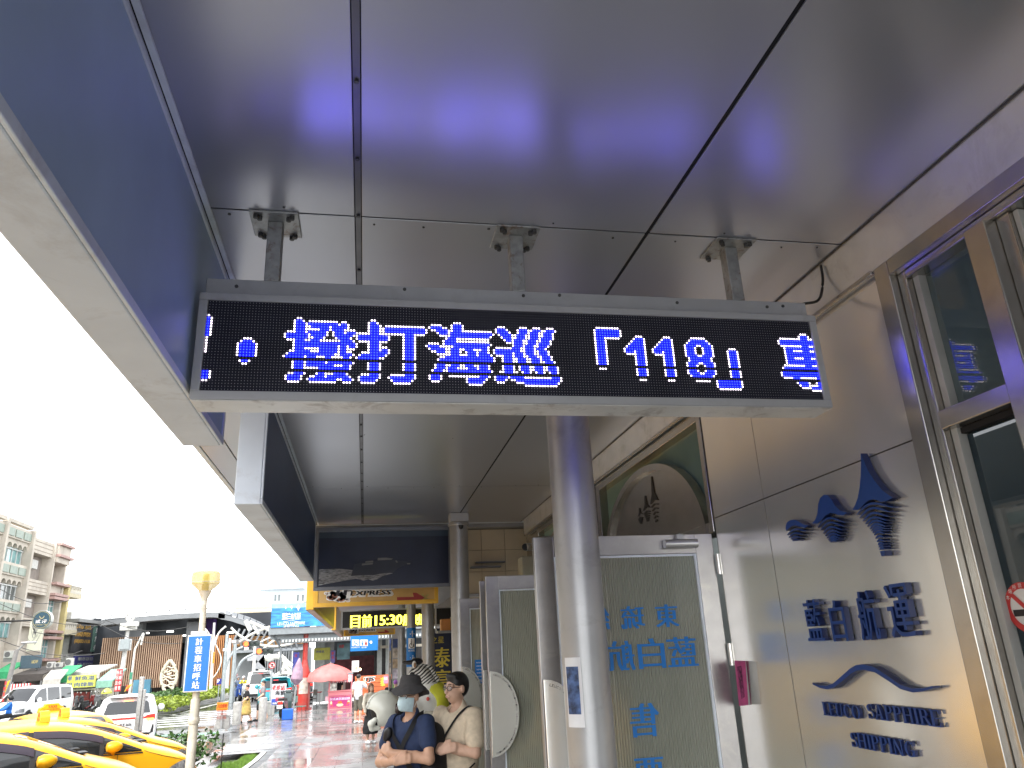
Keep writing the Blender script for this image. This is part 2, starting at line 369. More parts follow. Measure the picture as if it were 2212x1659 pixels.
def serif(parent, s, y0, y1, z0, z1, m, x=XW - 0.004, depth=0.013):
    W = sum(SER[c][0] for c in s); k = (y0 - y1) / W; pos = 0
    for c in s:
        w, polys = SER[c]; mb = MB()
        for i, p in enumerate(polys):
            a2 = sum(p[j][0] * p[(j + 1) % len(p)][1] - p[(j + 1) % len(p)][0] * p[j][1] for j in range(len(p)))
            q = p if a2 < 0 else p[::-1]
            e = 0.0003 * (i % 4)
            mb.prism(q, 0, depth - e, lambda a, b, d: Vector((x - depth + d, y0 - (pos + a) * k, z0 + b * (z1 - z0))) if False else Vector((x - d, y0 - (pos + a) * k, z0 + b * (z1 - z0))), 1)
        mb.build('wall_letter', [m, NAVYF], parent); pos += w
serif(wall, 'LEUCO', 3.155, 2.893, 1.628, 1.680, NAVY)
serif(wall, 'SAPPHIRE', 2.850, 2.450, 1.636, 1.690, NAVY)
serif(wall, 'SHIPPING', 2.992, 2.612, 1.524, 1.578, NAVY)
# ---- window front right of the steel wall
XG = XW + 0.07
win = MB().box(XW + 0.10, XW + 0.14, -4, 2.28, 3.19, 3.262).build('window', STEEL_B, term)
MB().box(XW - 0.02, XW + 0.10, 2.205, 2.282, -0.02, 3.262).build('window_frame', STEEL_B, win, bevel=0.004)
MB().box(XW + 0.012, XW + 0.10, 2.165, 2.203, -0.02, 3.20).build('window_frame', STEEL_B, win, bevel=0.004)
MB().box(XW + 0.04, XW + 0.10, 2.135, 2.163, -0.02, 3.19).build('window_bead', BEAD, win, bevel=0.002)
MB().box(XW - 0.02, XW + 0.10, -4, 2.203, 3.20, 3.262).build('window_frame', STEEL_B, win, bevel=0.004)
MB().box(XW + 0.012, XW + 0.10, -4, 2.163, 3.168, 3.199).build('window_frame', STEEL_B, win, bevel=0.004)
MB().box(XW + 0.002, XW + 0.098, -4, 2.16, 2.588, 2.652).build('transom', STEEL_B, win, bevel=0.004)
MB().box(XW + 0.05, XW + 0.097, -4, 2.13, 2.566, 2.586).build('transom_gap', DARK, win)
for y in (1.76, 0.75, -0.3):
    MB().box(XW - 0.018, XW + 0.096, y, y + 0.085, -0.02, 3.167).build('mullion', STEEL_B, win, bevel=0.004)
    MB().box(XW + 0.03, XW + 0.095, y - 0.05, y - 0.001, -0.02, 3.167).build('mullion', STEEL_B, win, bevel=0.003)
    MB().box(XW + 0.045, XW + 0.094, y - 0.07, y - 0.051, -0.02, 3.166).build('window_bead', BEAD, win, bevel=0.002)
PANE = mat('tinted_pane', (0.10, 0.17, 0.19), 0.015, 0.0, 0.02, spec=1.0, alpha=0.36)
PANE2 = mat('tinted_lower_pane', (0.015, 0.035, 0.05), 0.015, 0.0, 0.02, spec=1.0, alpha=0.72)
for a, b in ((1.85, 2.132), (0.84, 1.69), (-0.21, 0.68)):
    MB().box(XG, XG + 0.008, a, b, 2.655, 3.165).build('pane', PANE, win)
    MB().box(XG + 0.002, XG + 0.010, a, b, 0.0, 2.564).build('pane', PANE2, win)
# the room behind the glass
ROOM = mat('room_wall', (0.30, 0.33, 0.32), 0.8, 0, 0.05); ROOMC = mat('room_ceiling', (0.42, 0.45, 0.44), 0.8, 0, 0.05)
room = MB().box(5.0, 5.05, -4, 9.3, 0, 3.45).box(2.04, 5.0, 9.25, 9.3, 0, 3.45).box(2.04, 5.0, -4.05, -4, 0, 3.45).build('inner_wall', ROOM, term)
MB().box(2.07, 4.45, -4, 9.24, 3.40, 3.45).build('inner_ceiling', ROOMC, term)  # cut short like the roof: invented gap that brightens the room
MB().box(2.07, 5.0, -4, 9.24, -0.02, 0.01).build('inner_floor', mat('inner_floor_tile', (0.25, 0.24, 0.22), 0.3), term)
MB().box(2.45, 2.75, 0.4, 2.3, 3.1, 3.39).build('inner_beam', mat('beam_plaster', (0.5, 0.52, 0.5), 0.8), term, bevel=0.01)
MB().box(2.46, 4.9, 2.2, 2.28, 0.0, 3.39).build('partition', mat('partition_board', (0.36, 0.42, 0.42), 0.7), term)
mb = MB()
for i in range(26): mb.box(2.9 + i * 0.03, 2.914 + i * 0.03, -3, 2.19, 3.02, 3.05)
mb.build('ceiling_grille', mat('grille_grey', (0.18, 0.2, 0.2), 0.6), term, kind='stuff')
MB().box(2.5, 2.58, 1.5, 1.62, 3.0, 3.06).build('sensor', BOXAL, term, bevel=0.01)
# ------------------------------------------------------------------ glass doors swung out into the arcade
RIB = mat('reeded_glass', (0.30, 0.31, 0.25), 0.10, 0.0, 0.03, spec=0.8, alpha=0.80)
RIBG = mat('reeded_green_glass', (0.16, 0.24, 0.20), 0.12, 0.0, 0.03, spec=0.8)
VINYL = mat('blue_vinyl', (0.01, 0.17, 0.52), 0.5, 0, 0.04)
DOORST = mat('door_steel', (0.32, 0.31, 0.31), 0.32, 0.85, 0.05, 12, dirt=(0.39, 0.37, 0.35), dirts=8)
def ribbed(y, x0, x1, z0, z1, pitch, amp):
    n = int((x1 - x0) / pitch); V = []; F = []
    k = 4
    for i in range(n * k + 1):
        x = x0 + (x1 - x0) * i / (n * k); d = amp * (0.5 - 0.5 * math.cos(2 * math.pi * i / k))
        V += [(x, y - d, z0), (x, y - d, z1)]
    for i in range(n * k): F.append((2 * i, 2 * i + 2, 2 * i + 3, 2 * i + 1))
    m2 = MB(); m2.add(V, F); return m2
def half_plate(mb, x, y, z, r, side=1, th=0.006):
    pts = [(r * math.cos(rad(a)) * 0.72 * side, r * math.sin(rad(a))) for a in range(-90, 91, 6)]
    if side < 0: pts = pts[::-1]
    mb.prism(pts, 0, -th, lambda a, b, d: Vector((x + a, y + d, z + b)))
def door(x0, x1, y, z1, name_plate, txt):
    d = thing('glass_door', (x1, y, 0), txt, 'door', 'reeded glass doors of the ferry terminal')
    t = 0.045; s = 0.105
    fr = MB().box(x0, x0 + s, y, y + t, 0.02, z1).build('stile', DOORST, d, bevel=0.003)
    MB().box(x1 - s, x1, y, y + t, 0.02, z1).build('stile', DOORST, d, bevel=0.003)
    MB().box(x0 + s, x1 - s, y + 0.001, y + t - 0.001, z1 - 0.105, z1 - 0.001).build('rail', DOORST, d, bevel=0.002)
    MB().box(x0 + s, x1 - s, y + 0.001, y + t - 0.001, 0.021, 0.18).build('rail', DOORST, d, bevel=0.002)
    mbb = MB()
    for a, b in ((x0 + s, x0 + s + 0.012), (x1 - s - 0.012, x1 - s)): mbb.box(a, b, y + 0.006, y + 0.02, 0.181, z1 - 0.106)
    mbb.box(x0 + s + 0.0125, x1 - s - 0.0125, y + 0.0065, y + 0.02, z1 - 0.118, z1 - 0.1065)
    mbb.build('glazing_bead', BOXAL, d)
    g = ribbed(y + 0.024, x0 + s, x1 - s, 0.18, z1 - 0.106, 0.0145, 0.006).build('reeded_pane', RIB, d, smooth=True)
    mp = MB(); half_plate(mp, x0 + 0.004, y - 0.03, 1.50, 0.30); hp = mp.build('handle_plate', STEEL, d, bevel=0.002)
    MB().tube([(x0 + 0.02, y - 0.028, 1.22), (x0 + 0.02, y - 0.028, 1.78)], 0.008, 8).build('handle_bar', STEEL_B, hp, smooth=True)
    MB().box(x0 + 0.01, x0 + 0.03, y - 0.026, y - 0.0005, 1.3, 1.32).box(x0 + 0.01, x0 + 0.03, y - 0.026, y - 0.0005, 1.68, 1.70).build('standoff', STEEL_B, hp)
    ml = MB(); s_ = 'LEUCO SAPPHIRE SHIPPING LEUCO SAPPHIRE SHIPPING'
    for i, ch in enumerate(s_):
        if ch == ' ': continue
        a = rad(80 - 160 * i / (len(s_) - 1)); r = 0.276
        c = Vector((x0 + 0.004 + r * 0.72 * math.cos(a), y - 0.0365, 1.50 + r * math.sin(a)))
        tx = Vector((math.sin(a) * 0.72, 0, -math.cos(a))).normalized(); ty = Vector((math.cos(a), 0, math.sin(a) * 0.72)).normalized()
        letters(ml, ch, c, tx, ty, 0.010, 0.013)
    ml.build('plate_lettering', BLK, hp)
    return d
dA = door(0.88, 1.905, 3.985, 2.51, True, 'nearest reeded glass door with mirrored blue characters, standing open behind the round column')
# mirrored vinyl characters on the first door
mb = MB(); kx = 600 / 972.0
def dpt(x, y, Y=4.0): return at((2350 + x * kx) / 1.8228, (2000 + y * kx) / 1.8228, Y)
for ch, x0, y0, x1, y1 in (('東', 375, 615, 515, 760), ('琉', 155, 625, 298, 772), ('線', -70, 632, 75, 780), ('藍', 450, 822, 635, 1012), ('白', 265, 832, 428, 1025), ('航', 60, 848, 235, 1040), ('運', -130, 860, 40, 1050), ('售', 215, 1245, 395, 1460), ('票', 245, 1592, 430, 1800)):
    a = dpt(x0, (y0 + y1) / 2); b = dpt(x1, (y0 + y1) / 2); t = dpt((x0 + x1) / 2, y0); q = dpt((x0 + x1) / 2, y1)
    letters(mb, ch, ((a.x + b.x) / 2, 3.996, (t.z + q.z) / 2), (-1, 0, 0), Z_, b.x - a.x, t.z - q.z, bold=0.004)
mb.build('vinyl_lettering', VINYL, dA)
a = at(1432, 1168, 3.97); b = at(1502, 1166, 3.97)
mb = MB().tube([(a.x, 3.955, a.z - .02), (b.x, 3.955, a.z - .02)], 0.024, 14); cl = mb.build('door_closer', mat('closer_alu', (.5, .5, .5), .35, .8), dA, smooth=True)
MB().box((a.x + b.x) / 2 - .02, (a.x + b.x) / 2 + .02, 3.95, 3.98, a.z + .005, a.z + .03).tube([((a.x + b.x) / 2, 3.955, a.z + .03), ((a.x + b.x) / 2 + .2, 4.15, a.z + .035)], 0.008, 6).build('closer_arm', GALV, cl)
for z in (2.34, 1.87, 0.4):
    MB().tube([(1.914, 3.968, z - .055), (1.914, 3.968, z + .055)], 0.012, 10).build('hinge', STEEL_BR, dA, smooth=True)
dB = door(0.94, 1.905, 6.12, 2.51, True, 'second reeded glass door with a round lettered handle plate, behind the near column')
dC = door(0.955, 1.905, 6.55, 2.51, True, 'third reeded glass door, only its edge showing behind the second door')
dD = door(1.02, 1.905, 8.55, 2.50, True, 'farthest reeded glass door with a small blue notice, behind the man in beige')
mb = MB(); q = at(1033, 1450, 8.55); mb.box(1.17, 1.28, 8.558, 8.562, 1.62, 1.86)
nt = mb.build('notice', VINYL, dD)
mb = MB()
for r_ in range(5): letters(mb, '營業時間公告'[: 4 + r_ % 3], (1.225, 8.557, 1.83 - r_ * .035), X_, Z_, .08, .014)
letters(mb, '服務處', (1.225, 8.557, 1.65), X_, Z_, .05, .03); mb.build('notice_print', mat('white_print', (.8, .8, .8), .5), nt)
# ---- transoms with steel arches above the doors
def transom(ya, yb):
    t = MB().box(XW + 0.0, XW + 0.09, yb - 0.07, yb, 2.52, 3.243).box(XW + 0.0, XW + 0.09, ya + 0.0, ya + 0.05, 2.52, 3.243).box(XW + 0.001, XW + 0.089, ya + 0.0505, yb - 0.0705, 3.18, 3.243).box(XW + 0.001, XW + 0.089, ya + .0505, yb - .0705, 2.52, 2.58).build('transom_frame', STEEL_B, term, bevel=0.004)
    mb2 = MB(); n = int((yb - ya) / 0.02)
    V = []; F = []
    for i in range(n * 2 + 1): V += [(XW + 0.075 - (0.005 if i % 2 else 0), ya + 0.05 + (yb - ya - .12) * i / (2 * n), z) for z in (2.58, 3.18)]
    for i in range(n * 2): F.append((2 * i, 2 * i + 1, 2 * i + 3, 2 * i + 2))
    mb2.add(V, F).build('transom_pane', RIBG, t, smooth=True)
    cy = (ya + yb) / 2; hw = (yb - ya) / 2 - 0.09; zt = 3.13
    f = lambda a, b, d: Vector((XW + 0.03 + d, a, b))
    pts = [(cy + hw * math.cos(rad(q)), 2.50 + (zt - 2.50) * math.sin(rad(q))) for q in range(0, 181, 6)]
    ins = [(cy + (hw - .06) * math.cos(rad(q)), 2.50 + (zt - .045 - 2.50) * math.sin(rad(q))) for q in range(0, 181, 6)]
    m3 = MB()
    for i in range(len(pts) - 1): m3.prism([pts[i + 1], pts[i], ins[i], ins[i + 1]], -0.03, 0.03, f)
    m3.build('arch_ring', STEEL_B, t)
    MB().prism(ins[::-1], 0.0, 0.01, f).build('arch_plate', STEEL_B, t)
    m4 = MB(); g = lambda a, b, d: Vector((XW + 0.024 + d, a, b))
    for k, (yy, w, h) in enumerate(((cy - .16, .075, .30), (cy, .07, .16), (cy + .14, .05, .09))):
        zc = 2.86 - .02 * k
        m4.prism([(yy + w * .1, zc + h * .6), (yy + w * .35, zc + h * .2), (yy + w, zc), (yy, zc + .015), (yy - w, zc), (yy - w * .35, zc + h * .2), (yy - w * .1, zc + h * .6)], 0, .004, g)
        for r_ in range(5):
            ww = w * (.85 - .15 * r_); zz = zc - .02 - r_ * h * .09
            m4.prism([(yy + ww, zz), (yy, zz + .012), (yy - ww, zz), (yy - ww, zz - .008), (yy, zz + .004), (yy + ww, zz - .008)], 0, .004, g)
    m4.build('arch_emblem', BLK, t)
transom(3.985, 6.12); transom(6.2, 8.5)
MB().box(XW + 0.02, XW + 0.10, 6.125, 6.195, 0, 3.243).build('door_jamb', STEEL_B, term, bevel=.004)
MB().box(XW + 0.02, XW + 0.10, 8.503, 9.2, 0, 3.243).build('door_jamb', STEEL_B, term, bevel=.004)
# ------------------------------------------------------------------ hanging LED display
LEDROWS = """224.|224.|224.|224.|224.|1w28.2w23.2w27.3w50.9w74.3w2.|1b1w26.1w2b1w1.10w1.2w7.1w2b1w18.4w3.1w3b1w12.3w5.3w2.3w2.3w15.1w9b1w72.1w3b1w1.|1b1w26.1w3b1w10b1w2b1w6.1w3b1w1.14w1.1w4b2w1.1w3b1w11.1w3b1w3.1w3b2w3b2w3b1w14.1w9b1w64.9w3b2w|1b1w26.1w3b2w6b1w5b1w6.1w3b2w14b1w1.2w4b2w3b11w1.1w4b1w2.1w3b1w3b2w3b1w15.1w9b1w5.3w8.3w8.6w30.1w14b|1b1w26.1w3b5w3b1w4b4w4.1w3b2w14b1w3.1w3b1w15b1w1.1w4b2w3b2w3b2w3b1w15.1w3b6w5.1w3b1w6.1w3b1w6.1w6b1w29.1w14b|1b1w24.3w3b1w6b1w1.1w3b1w3b5w3b9w3b4w5.4w14b1w3.1w3b2w3b2w3b1w4b1w15.1w3b1w9.1w4b1w5.1w4b1w5.1w8b1w29.9w3b2w|1b1w23.1w7b1w5b1w1.1w6b2w10b1w4.1w3b1w10.1w3b12w5.1w2b1w3b2w3b2w3b1w16.1w3b1w8.1w5b1w4.1w5b1w4.1w4b2w4b1w29.1w12b|1b1w23.1w7b2w3b1w3.1w4b1w1.1w10b1w4.1w3b1w9.1w4b12w6.3w3b2w3b1w4b1w16.1w3b1w7.1w6b1w3.1w6b1w4.1w3b1w2.1w3b1w6.3w20.1w3b4w3b2w|1w11.3w11.3w3b2w3b7w4b1w1.4w3b3w5.1w3b1w4.4w1.1w16b1w7.1w3b1w3b2w3b1w17.1w3b1w6.1w7b1w2.1w7b1w4.1w3b1w2.1w3b1w5.1w3b1w19.1w12b|1w10.1w3b1w12.1w20b1w3.1w3b1w7.1w3b1w3.1w4b5w12b1w2.6w3b2w3b1w3b1w18.1w3b1w6.1w3b1w3b1w2.1w3b1w3b1w4.1w3b1w2.1w3b1w5.1w3b1w19.1w12b|1w9.1w5b1w11.1w14b1w2b1w2b1w3.1w3b3w5.1w3b1w4.1w5b2w3b2w3b3w2b1w1.1w9b2w3b2w3b1w17.1w3b1w7.4w3b1w3.4w3b1w4.1w4b2w4b1w5.1w3b1w19.1w3b4w3b2w|1w9.1w5b1w11.1w3b5w6b1w2b3w4.1w3b1w2b1w4.1w3b1w5.2w3b2w3b1w1.1w3b1w3b1w1.1w6b1w3b1w3b2w3b1w17.1w3b1w10.1w3b1w6.1w3b1w5.1w8b1w6.1w3b1w19.1w12b|1w9.1w5b1w10.2w5b3w6b1w2b2w3.3w6b1w4.1w3b1w7.5w3b3w3b1w4b1w1.3w3b1w3b2w3b2w3b1w16.1w3b1w10.1w3b1w6.1w3b1w5.1w8b1w6.1w3b1w19.1w12b|1w9.1w5b1w9.1w15b2w4b1w1.1w8b1w5.1w3b1w8.2w17b1w2.1w3b2w3b2w3b1w3b1w16.1w3b1w10.1w3b1w6.1w3b1w4.1w4b2w4b1w5.1w3b1w18.9w3b2w|10.1w5b1w8.1w6b1w3b3w2b4w2b1w1.1w7b2w6.1w3b1w7.1w19b1w2.1w3b2w3b2w3b2w3b1w15.1w3b1w10.1w3b1w6.1w3b1w4.1w3b1w2.1w3b1w5.1w3b1w17.1w14b|224.|11.1w2b1w13.1w3b1w6b1w8b1w4.1w3b1w7.1w3b1w6.1w3b2w3b2w3b2w3b1w4.1w3b1w1.1w3b2w3b2w3b1w15.3w11.1w3b1w6.1w3b1w4.1w3b1w2.1w3b1w5.1w3b1w16.1w15b|12.2w14.1w3b1w9b3w2b1w5.1w3b1w7.1w3b1w6.1w3b1w3b4w3b1w3b1w4.1w3b1w1.1w3b2w3b2w3b1w29.1w3b1w6.1w3b1w4.1w4b2w4b1w5.1w3b1w16.1w15b|28.1w3b5w10b1w5.1w3b1w7.1w3b1w5.1w3b2w15b1w2.2w3b2w1.1w2b1w1.1w2b1w1.1w2b1w29.1w3b1w6.1w3b1w5.1w8b1w6.1w3b1w17.4w3b7w1b|224.|2b1w24.2w3b1w3.1w2b3w4b1w4.3w3b1w3.5w3b1w4.1w3b1w2.11w3b1w1.1w4b1w5b10w3b1w29.3w8.3w8.6w2.1w9b1w22.1w4b1w2.1w1b|2b1w23.1w4b1w2.2w3b1w7b1w2.1w6b1w2.1w8b1w4.1w3b1w8.1w6b1w2.1w3b1w1.2w16b1w59.1w9b1w23.1w3b4w1b|2b1w23.1w4b1w1.1w9b2w3b1w1.1w5b1w4.1w6b1w6.3w9.1w5b1w4.3w4.3w12b1w60.1w9b1w24.4w4b|2w25.4w3.9w2.3w3.5w6.6w20.5w15.12w62.9w29.4w|224.|224.|224."""
disp = thing('led_display', (0.58, 2.5, 2.76), 'long grey LED display with blue scrolling characters hanging from the metal ceiling', 'display')
XL, XR, ZT, ZB, YF = -0.540, 1.700, 3.114, 2.790, 2.45
hous = MB().box(XL - 0.028, XR + 0.028, YF + 0.012, YF + 0.125, ZB - 0.030, ZT + 0.024).build('housing', GREYBOX, disp, bevel=0.003)
MB().box(XL - 0.03, XR + 0.03, YF - 0.006, YF + 0.011, ZT, ZT + 0.026).build('frame', GREYBOX, disp, bevel=0.002)
MB().box(XL - 0.03, XR + 0.03, YF - 0.006, YF + 0.011, ZB - 0.032, ZB - 0.002).build('frame', GREYBOX, disp, bevel=0.002)
MB().box(XL - 0.0295, XL - 0.001, YF - 0.0055, YF + 0.011, ZB - 0.0018, ZT - 0.0002).build('frame', GREYBOX, disp, bevel=0.002)
MB().box(XR + 0.001, XR + 0.0295, YF - 0.0055, YF + 0.011, ZB - 0.0018, ZT - 0.0002).build('frame', GREYBOX, disp, bevel=0.002)
MB().box(XL - 0.026, XR + 0.026, YF - 0.004, YF + 0.122, ZB - 0.037, ZB - 0.0325).build('lip', PALEBOX, disp, bevel=0.0015)
MB().box(XL - 0.02, XR + 0.022, YF + 0.03, YF + 0.122, ZT + 0.0245, ZT + 0.098).build('top_channel', GREYBOX, disp, bevel=0.003)
mb = MB()
for x in (-0.46, 0.12, 0.56, 0.70, 1.17, 1.55, 1.62): mb.lathe([(0, -.004), (.0065, -.003), (.0065, .002)], (x, YF + .03, ZT + .08 + random.uniform(-.012, .008)), 8, axis='y')
mb.build('screws', BOLT, disp, kind='stuff')
SCRN = mat('led_mask', (0.019, 0.020, 0.034), 0.5, 0, 0.1, spec=.25)
scr = MB().box(XL, XR, YF + 0.002, YF + 0.011, ZB, ZT).build('screen', SCRN, disp)
LOFF = mat('led_off', (0.42, 0.42, 0.46), 0.35, 0, .05)
LBLUE = mat('led_blue', (0.0, 0.0, 0.05), 0.4, 0, .01, emit=(0.0012, 0.0016, 0.90), es=1.2)
LCORE = mat('led_blue_core', (0.05, 0.05, 0.1), 0.4, 0, .01, emit=(0.20, 0.42, 1.0), es=.5)
LWHITE = mat('led_white', (0.1, 0.1, 0.1), 0.4, 0, .01, emit=(1.0, 0.86, 0.97), es=1.2)
offm, blum, corm, whim, bacm = MB(), MB(), MB(), MB(), MB()
def dot(m, x, z, r, y, n=6):
    m.add([(x + r * math.cos(2 * math.pi * k / n), y, z + r * math.sin(2 * math.pi * k / n)) for k in range(n)], [tuple(range(n))])
px = (XR - XL) / 224; pz = (ZT - ZB) / 32
for r_, row in enumerate(LEDROWS.split('|')):
    c_ = 0
    for cnt, ch in re.findall(r'(\d+)([.bw])', row):
        for _ in range(int(cnt)):
            x = XL + (c_ + .5) * px; z = ZT - (r_ + .5) * pz; c_ += 1
            if ch == '.': dot(offm, x, z, 0.0016, YF + 0.001, 4)
            elif ch == 'b': dot(blum, x, z, 0.0047, YF + 0.001, 8); dot(bacm, XL + XR - x, z, 0.0047, YF + 0.1365); dot(corm, x, z, 0.0013, YF + 0.0004)
            else: dot(whim, x, z, 0.0033, YF + 0.0008)
bscr = MB().box(XL, XR, YF + 0.1255, YF + 0.135, ZB, ZT).build('rear_screen', SCRN, disp); bacm.build('blue_diodes', LBLUE, bscr, kind='stuff')
offm.build('unlit_diodes', LOFF, scr, kind='stuff'); blum.build('blue_diodes', LBLUE, scr, kind='stuff')
corm.build('diode_cores', LCORE, scr, kind='stuff'); whim.build('white_diodes', LWHITE, scr, kind='stuff')
for x in (-0.345, 0.545, 1.435):
    h = MB().box(x - 0.026, x + 0.026, YF + 0.03, YF + 0.082, ZT + 0.0985, ZC - 0.009).build('hanger', GALV, disp, bevel=0.003)
    MB().box(x - 0.085, x + 0.085, YF - 0.03, YF + 0.14, ZC - 0.0085, ZC - 0.0005).build('hanger_plate', GALV, h, bevel=0.002)
    mb = MB()
    for a in (-.062, -.05, .05, .062):
        for b in (-.012, .118): mb.lathe([(0, -.016), (.009, -.015), (.009, 0)], (x + a * (1 if abs(a) > .055 else 1), YF + b + (.012 if abs(a) < .055 else 0), ZC - .0087), 6)
    mb.build('bolts', BOLT, h, kind='stuff')
p0 = atx(1775, 583, 1.895); 
MB().tube(crv([(1.895, p0.y, ZC - .02), (1.885, p0.y - .005, ZC - .10), (1.83, p0.y - .03, ZC - .20), (1.75, 2.54, 3.235), (1.715, 2.53, 3.20)]), 0.006, 8).build('cable', BLK, disp, smooth=True)
# ------------------------------------------------------------------ blue light boxes along the kerb side
def lightbox(ya, yb, label, m):
    t = thing('lightbox', (-0.655, (ya + yb) / 2, 2.785), label, 'light box', 'blue light boxes along the kerb side')
    x0, x1, z0, z1 = -0.735, -0.580, 2.785, 3.457
    MB().box(x0, x1 - 0.012, ya, yb, z0, z1).build('housing', BOXAL, t, bevel=0.005)
    f = 0.032
    MB().box(x1 - 0.0115, x1, ya + 0.001, yb - 0.001, z0 + .001, z0 + f).build('frame', BOXAL, t, bevel=0.003)
    MB().box(x1 - 0.0115, x1, ya + 0.001, yb - 0.001, z1 - f, z1 - .001).build('frame', BOXAL, t, bevel=0.003)
    MB().box(x1 - 0.0115, x1 - .0005, ya + 0.002, ya + f, z0 + f + .0005, z1 - f - .0005).build('frame', BOXAL, t, bevel=0.003)
    MB().box(x1 - 0.0115, x1 - .0005, yb - f, yb - 0.002, z0 + f + .0005, z1 - f - .0005).build('frame', BOXAL, t, bevel=0.003)
    MB().box(x1 - 0.0112, x1 - 0.005, ya + f, yb - f, z0 + f + .0007, z1 - f - .0007).build('printed_panel', m, t)
    return t
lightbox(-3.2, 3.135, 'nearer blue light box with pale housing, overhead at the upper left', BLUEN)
lightbox(4.40, 9.08, 'farther blue light box with pale end face, left of the ship poster', BLUEP)
# ------------------------------------------------------------------ ground
def wet(name, col, r0, r1, col2=None, scale=0.6, stretch=(1, 1, 1), bump=0.15, bs=25):
    m = mat(name, col, r0, 0, 0.12, 3.0, spec=0.6)
    N = m.node_tree.nodes; L = m.node_tree.links; b = N['Principled BSDF']
    geo = N.new('ShaderNodeNewGeometry'); mp = N.new('ShaderNodeMapping'); mp.inputs['Scale'].default_value = stretch; L.new(geo.outputs['Position'], mp.inputs['Vector'])
    nz = N.new('ShaderNodeTexNoise'); nz.inputs['Scale'].default_value = scale; nz.inputs['Detail'].default_value = 7; L.new(mp.outputs[0], nz.inputs['Vector'])
    r = N.new('ShaderNodeMapRange'); r.inputs['From Min'].default_value = 0.42; r.inputs['From Max'].default_value = 0.58; r.inputs['To Min'].default_value = r0; r.inputs['To Max'].default_value = r1
    L.new(nz.outputs['Fac'], r.inputs['Value']); L.new(r.outputs[0], b.inputs['Roughness'])
    n2 = N.new('ShaderNodeTexNoise'); n2.inputs['Scale'].default_value = bs; L.new(mp.outputs[0], n2.inputs['Vector'])
    bp = N.new('ShaderNodeBump'); bp.inputs['Strength'].default_value = bump; bp.inputs['Distance'].default_value = 0.004
    L.new(n2.outputs['Fac'], bp.inputs['Height']); L.new(bp.outputs[0], b.inputs['Normal'])
    return m
ASPH = wet('wet_asphalt', (0.085, 0.086, 0.088), 0.05, 0.30, scale=0.25, bump=0.10, bs=30)
TILE_D = wet('damp_grey_paver', (0.20, 0.20, 0.195), 0.16, 0.42, scale=0.5, bump=0.06, bs=18)
TILE_W = wet('wet_brown_paver', (0.150, 0.147, 0.143), 0.08, 0.28, scale=0.5, bump=0.05, bs=10)
TILE_P = wet('wet_pale_paver', (0.24, 0.24, 0.235), 0.06, 0.24, scale=0.5, bump=0.05, bs=10)
GROUT = wet('wet_grout', (0.07, 0.07, 0.07), 0.2, 0.5)
KERB = mat('kerb_concrete', (0.42, 0.41, 0.39), 0.35, 0, 0.1, 8, dirt=(.2, .19, .18), dirts=4)
PAINTW = mat('road_paint_white', (0.62, 0.62, 0.60), 0.25, 0, 0.15, 5); PAINTG = mat('road_paint_green', (0.10, 0.33, 0.22), 0.25, 0, 0.15, 5)
def sheet(name, x0, x1, yl, dz, m, parent=None, kind='structure', label=None):
    mb = MB()
    for a, b in zip(yl[:-1], yl[1:]): mb.quad((x0, a, gz(a) + dz), (x1, a, gz(a) + dz), (x1, b, gz(b) + dz), (x0, b, gz(b) + dz))
    o = mb.build(name, m, parent, kind=kind)
    return o
YL = [-40, 0, 7, 9.5, 12, 14.5, 17, 19.5, 22, 60, 140, 2000]
big = MB()
for a, b in zip(YL[:-1], YL[1:]): big.quad((-1500, a, gz(a) - .16), (1500, a, gz(a) - .16), (1500, b, gz(b) - .16), (-1500, b, gz(b) - .16))
road = big.build('road', ASPH, kind='structure'); tag(road, 'wet dark asphalt street reflecting the white sky')
pav = MB()
YP = [-10, 7, 9.5, 12, 14.5, 17, 19.5, 22, 44, 46.0]
for a, b in zip(YP[:-1], YP[1:]): pav.quad((-2.6, a, gz(a) - .006), (9, a, gz(a) - .006), (9, b, gz(b) - .006), (-2.6, b, gz(b) - .006))
pav.quad((-4.2, 24, gz(24) - .0061), (-2.6, 24, gz(24) - .0061), (-2.6, 46, gz(46) - .0061), (-4.2, 46, gz(46) - .0061))
pavement = pav.build('pavement', GROUT, kind='structure'); tag(pavement, 'wet paved walkway running along the terminal')
# individual pavers: the nearest visible ones are parts, the rest one mass
cand = []
T = 0.6
for iy in range(0, 58):
    for ix in range(-7, 8):
        x0 = ix * T; y0 = 11.4 + iy * T
        xc, yc = x0 + T / 2, y0 + T / 2
        if xc < -2.55 and not (xc > -4.2 and yc > 24.3): continue
        if yc > 45.7: continue
        m = TILE_D if (xc > -0.75 - 0.10 * (yc - 14)) and yc < 27.0 else (TILE_P if (ix * 3 + iy * 5) % 11 < 3 else TILE_W)
        cand.append((yc + abs(xc + .3) * .8, x0, y0, m))
cand.sort(key=lambda c: c[0])
rest = {}
def paver(mb, x0, y0, lift):
    e = 0.005; x1, y1 = x0 + T, y0 + T
    a, b = gz(y0) + lift, gz(y1) + lift
    mb.add([(x0 + e, y0 + e, a), (x1 - e, y0 + e, a), (x1 - e, y1 - e, b), (x0 + e, y1 - e, b), (x0 + e, y0 + e, a - .012), (x1 - e, y0 + e, a - .012), (x1 - e, y1 - e, b - .012), (x0 + e, y1 - e, b - .012)],
           [(0, 1, 2, 3), (0, 4, 5, 1), (1, 5, 6, 2), (2, 6, 7, 3), (3, 7, 4, 0)])
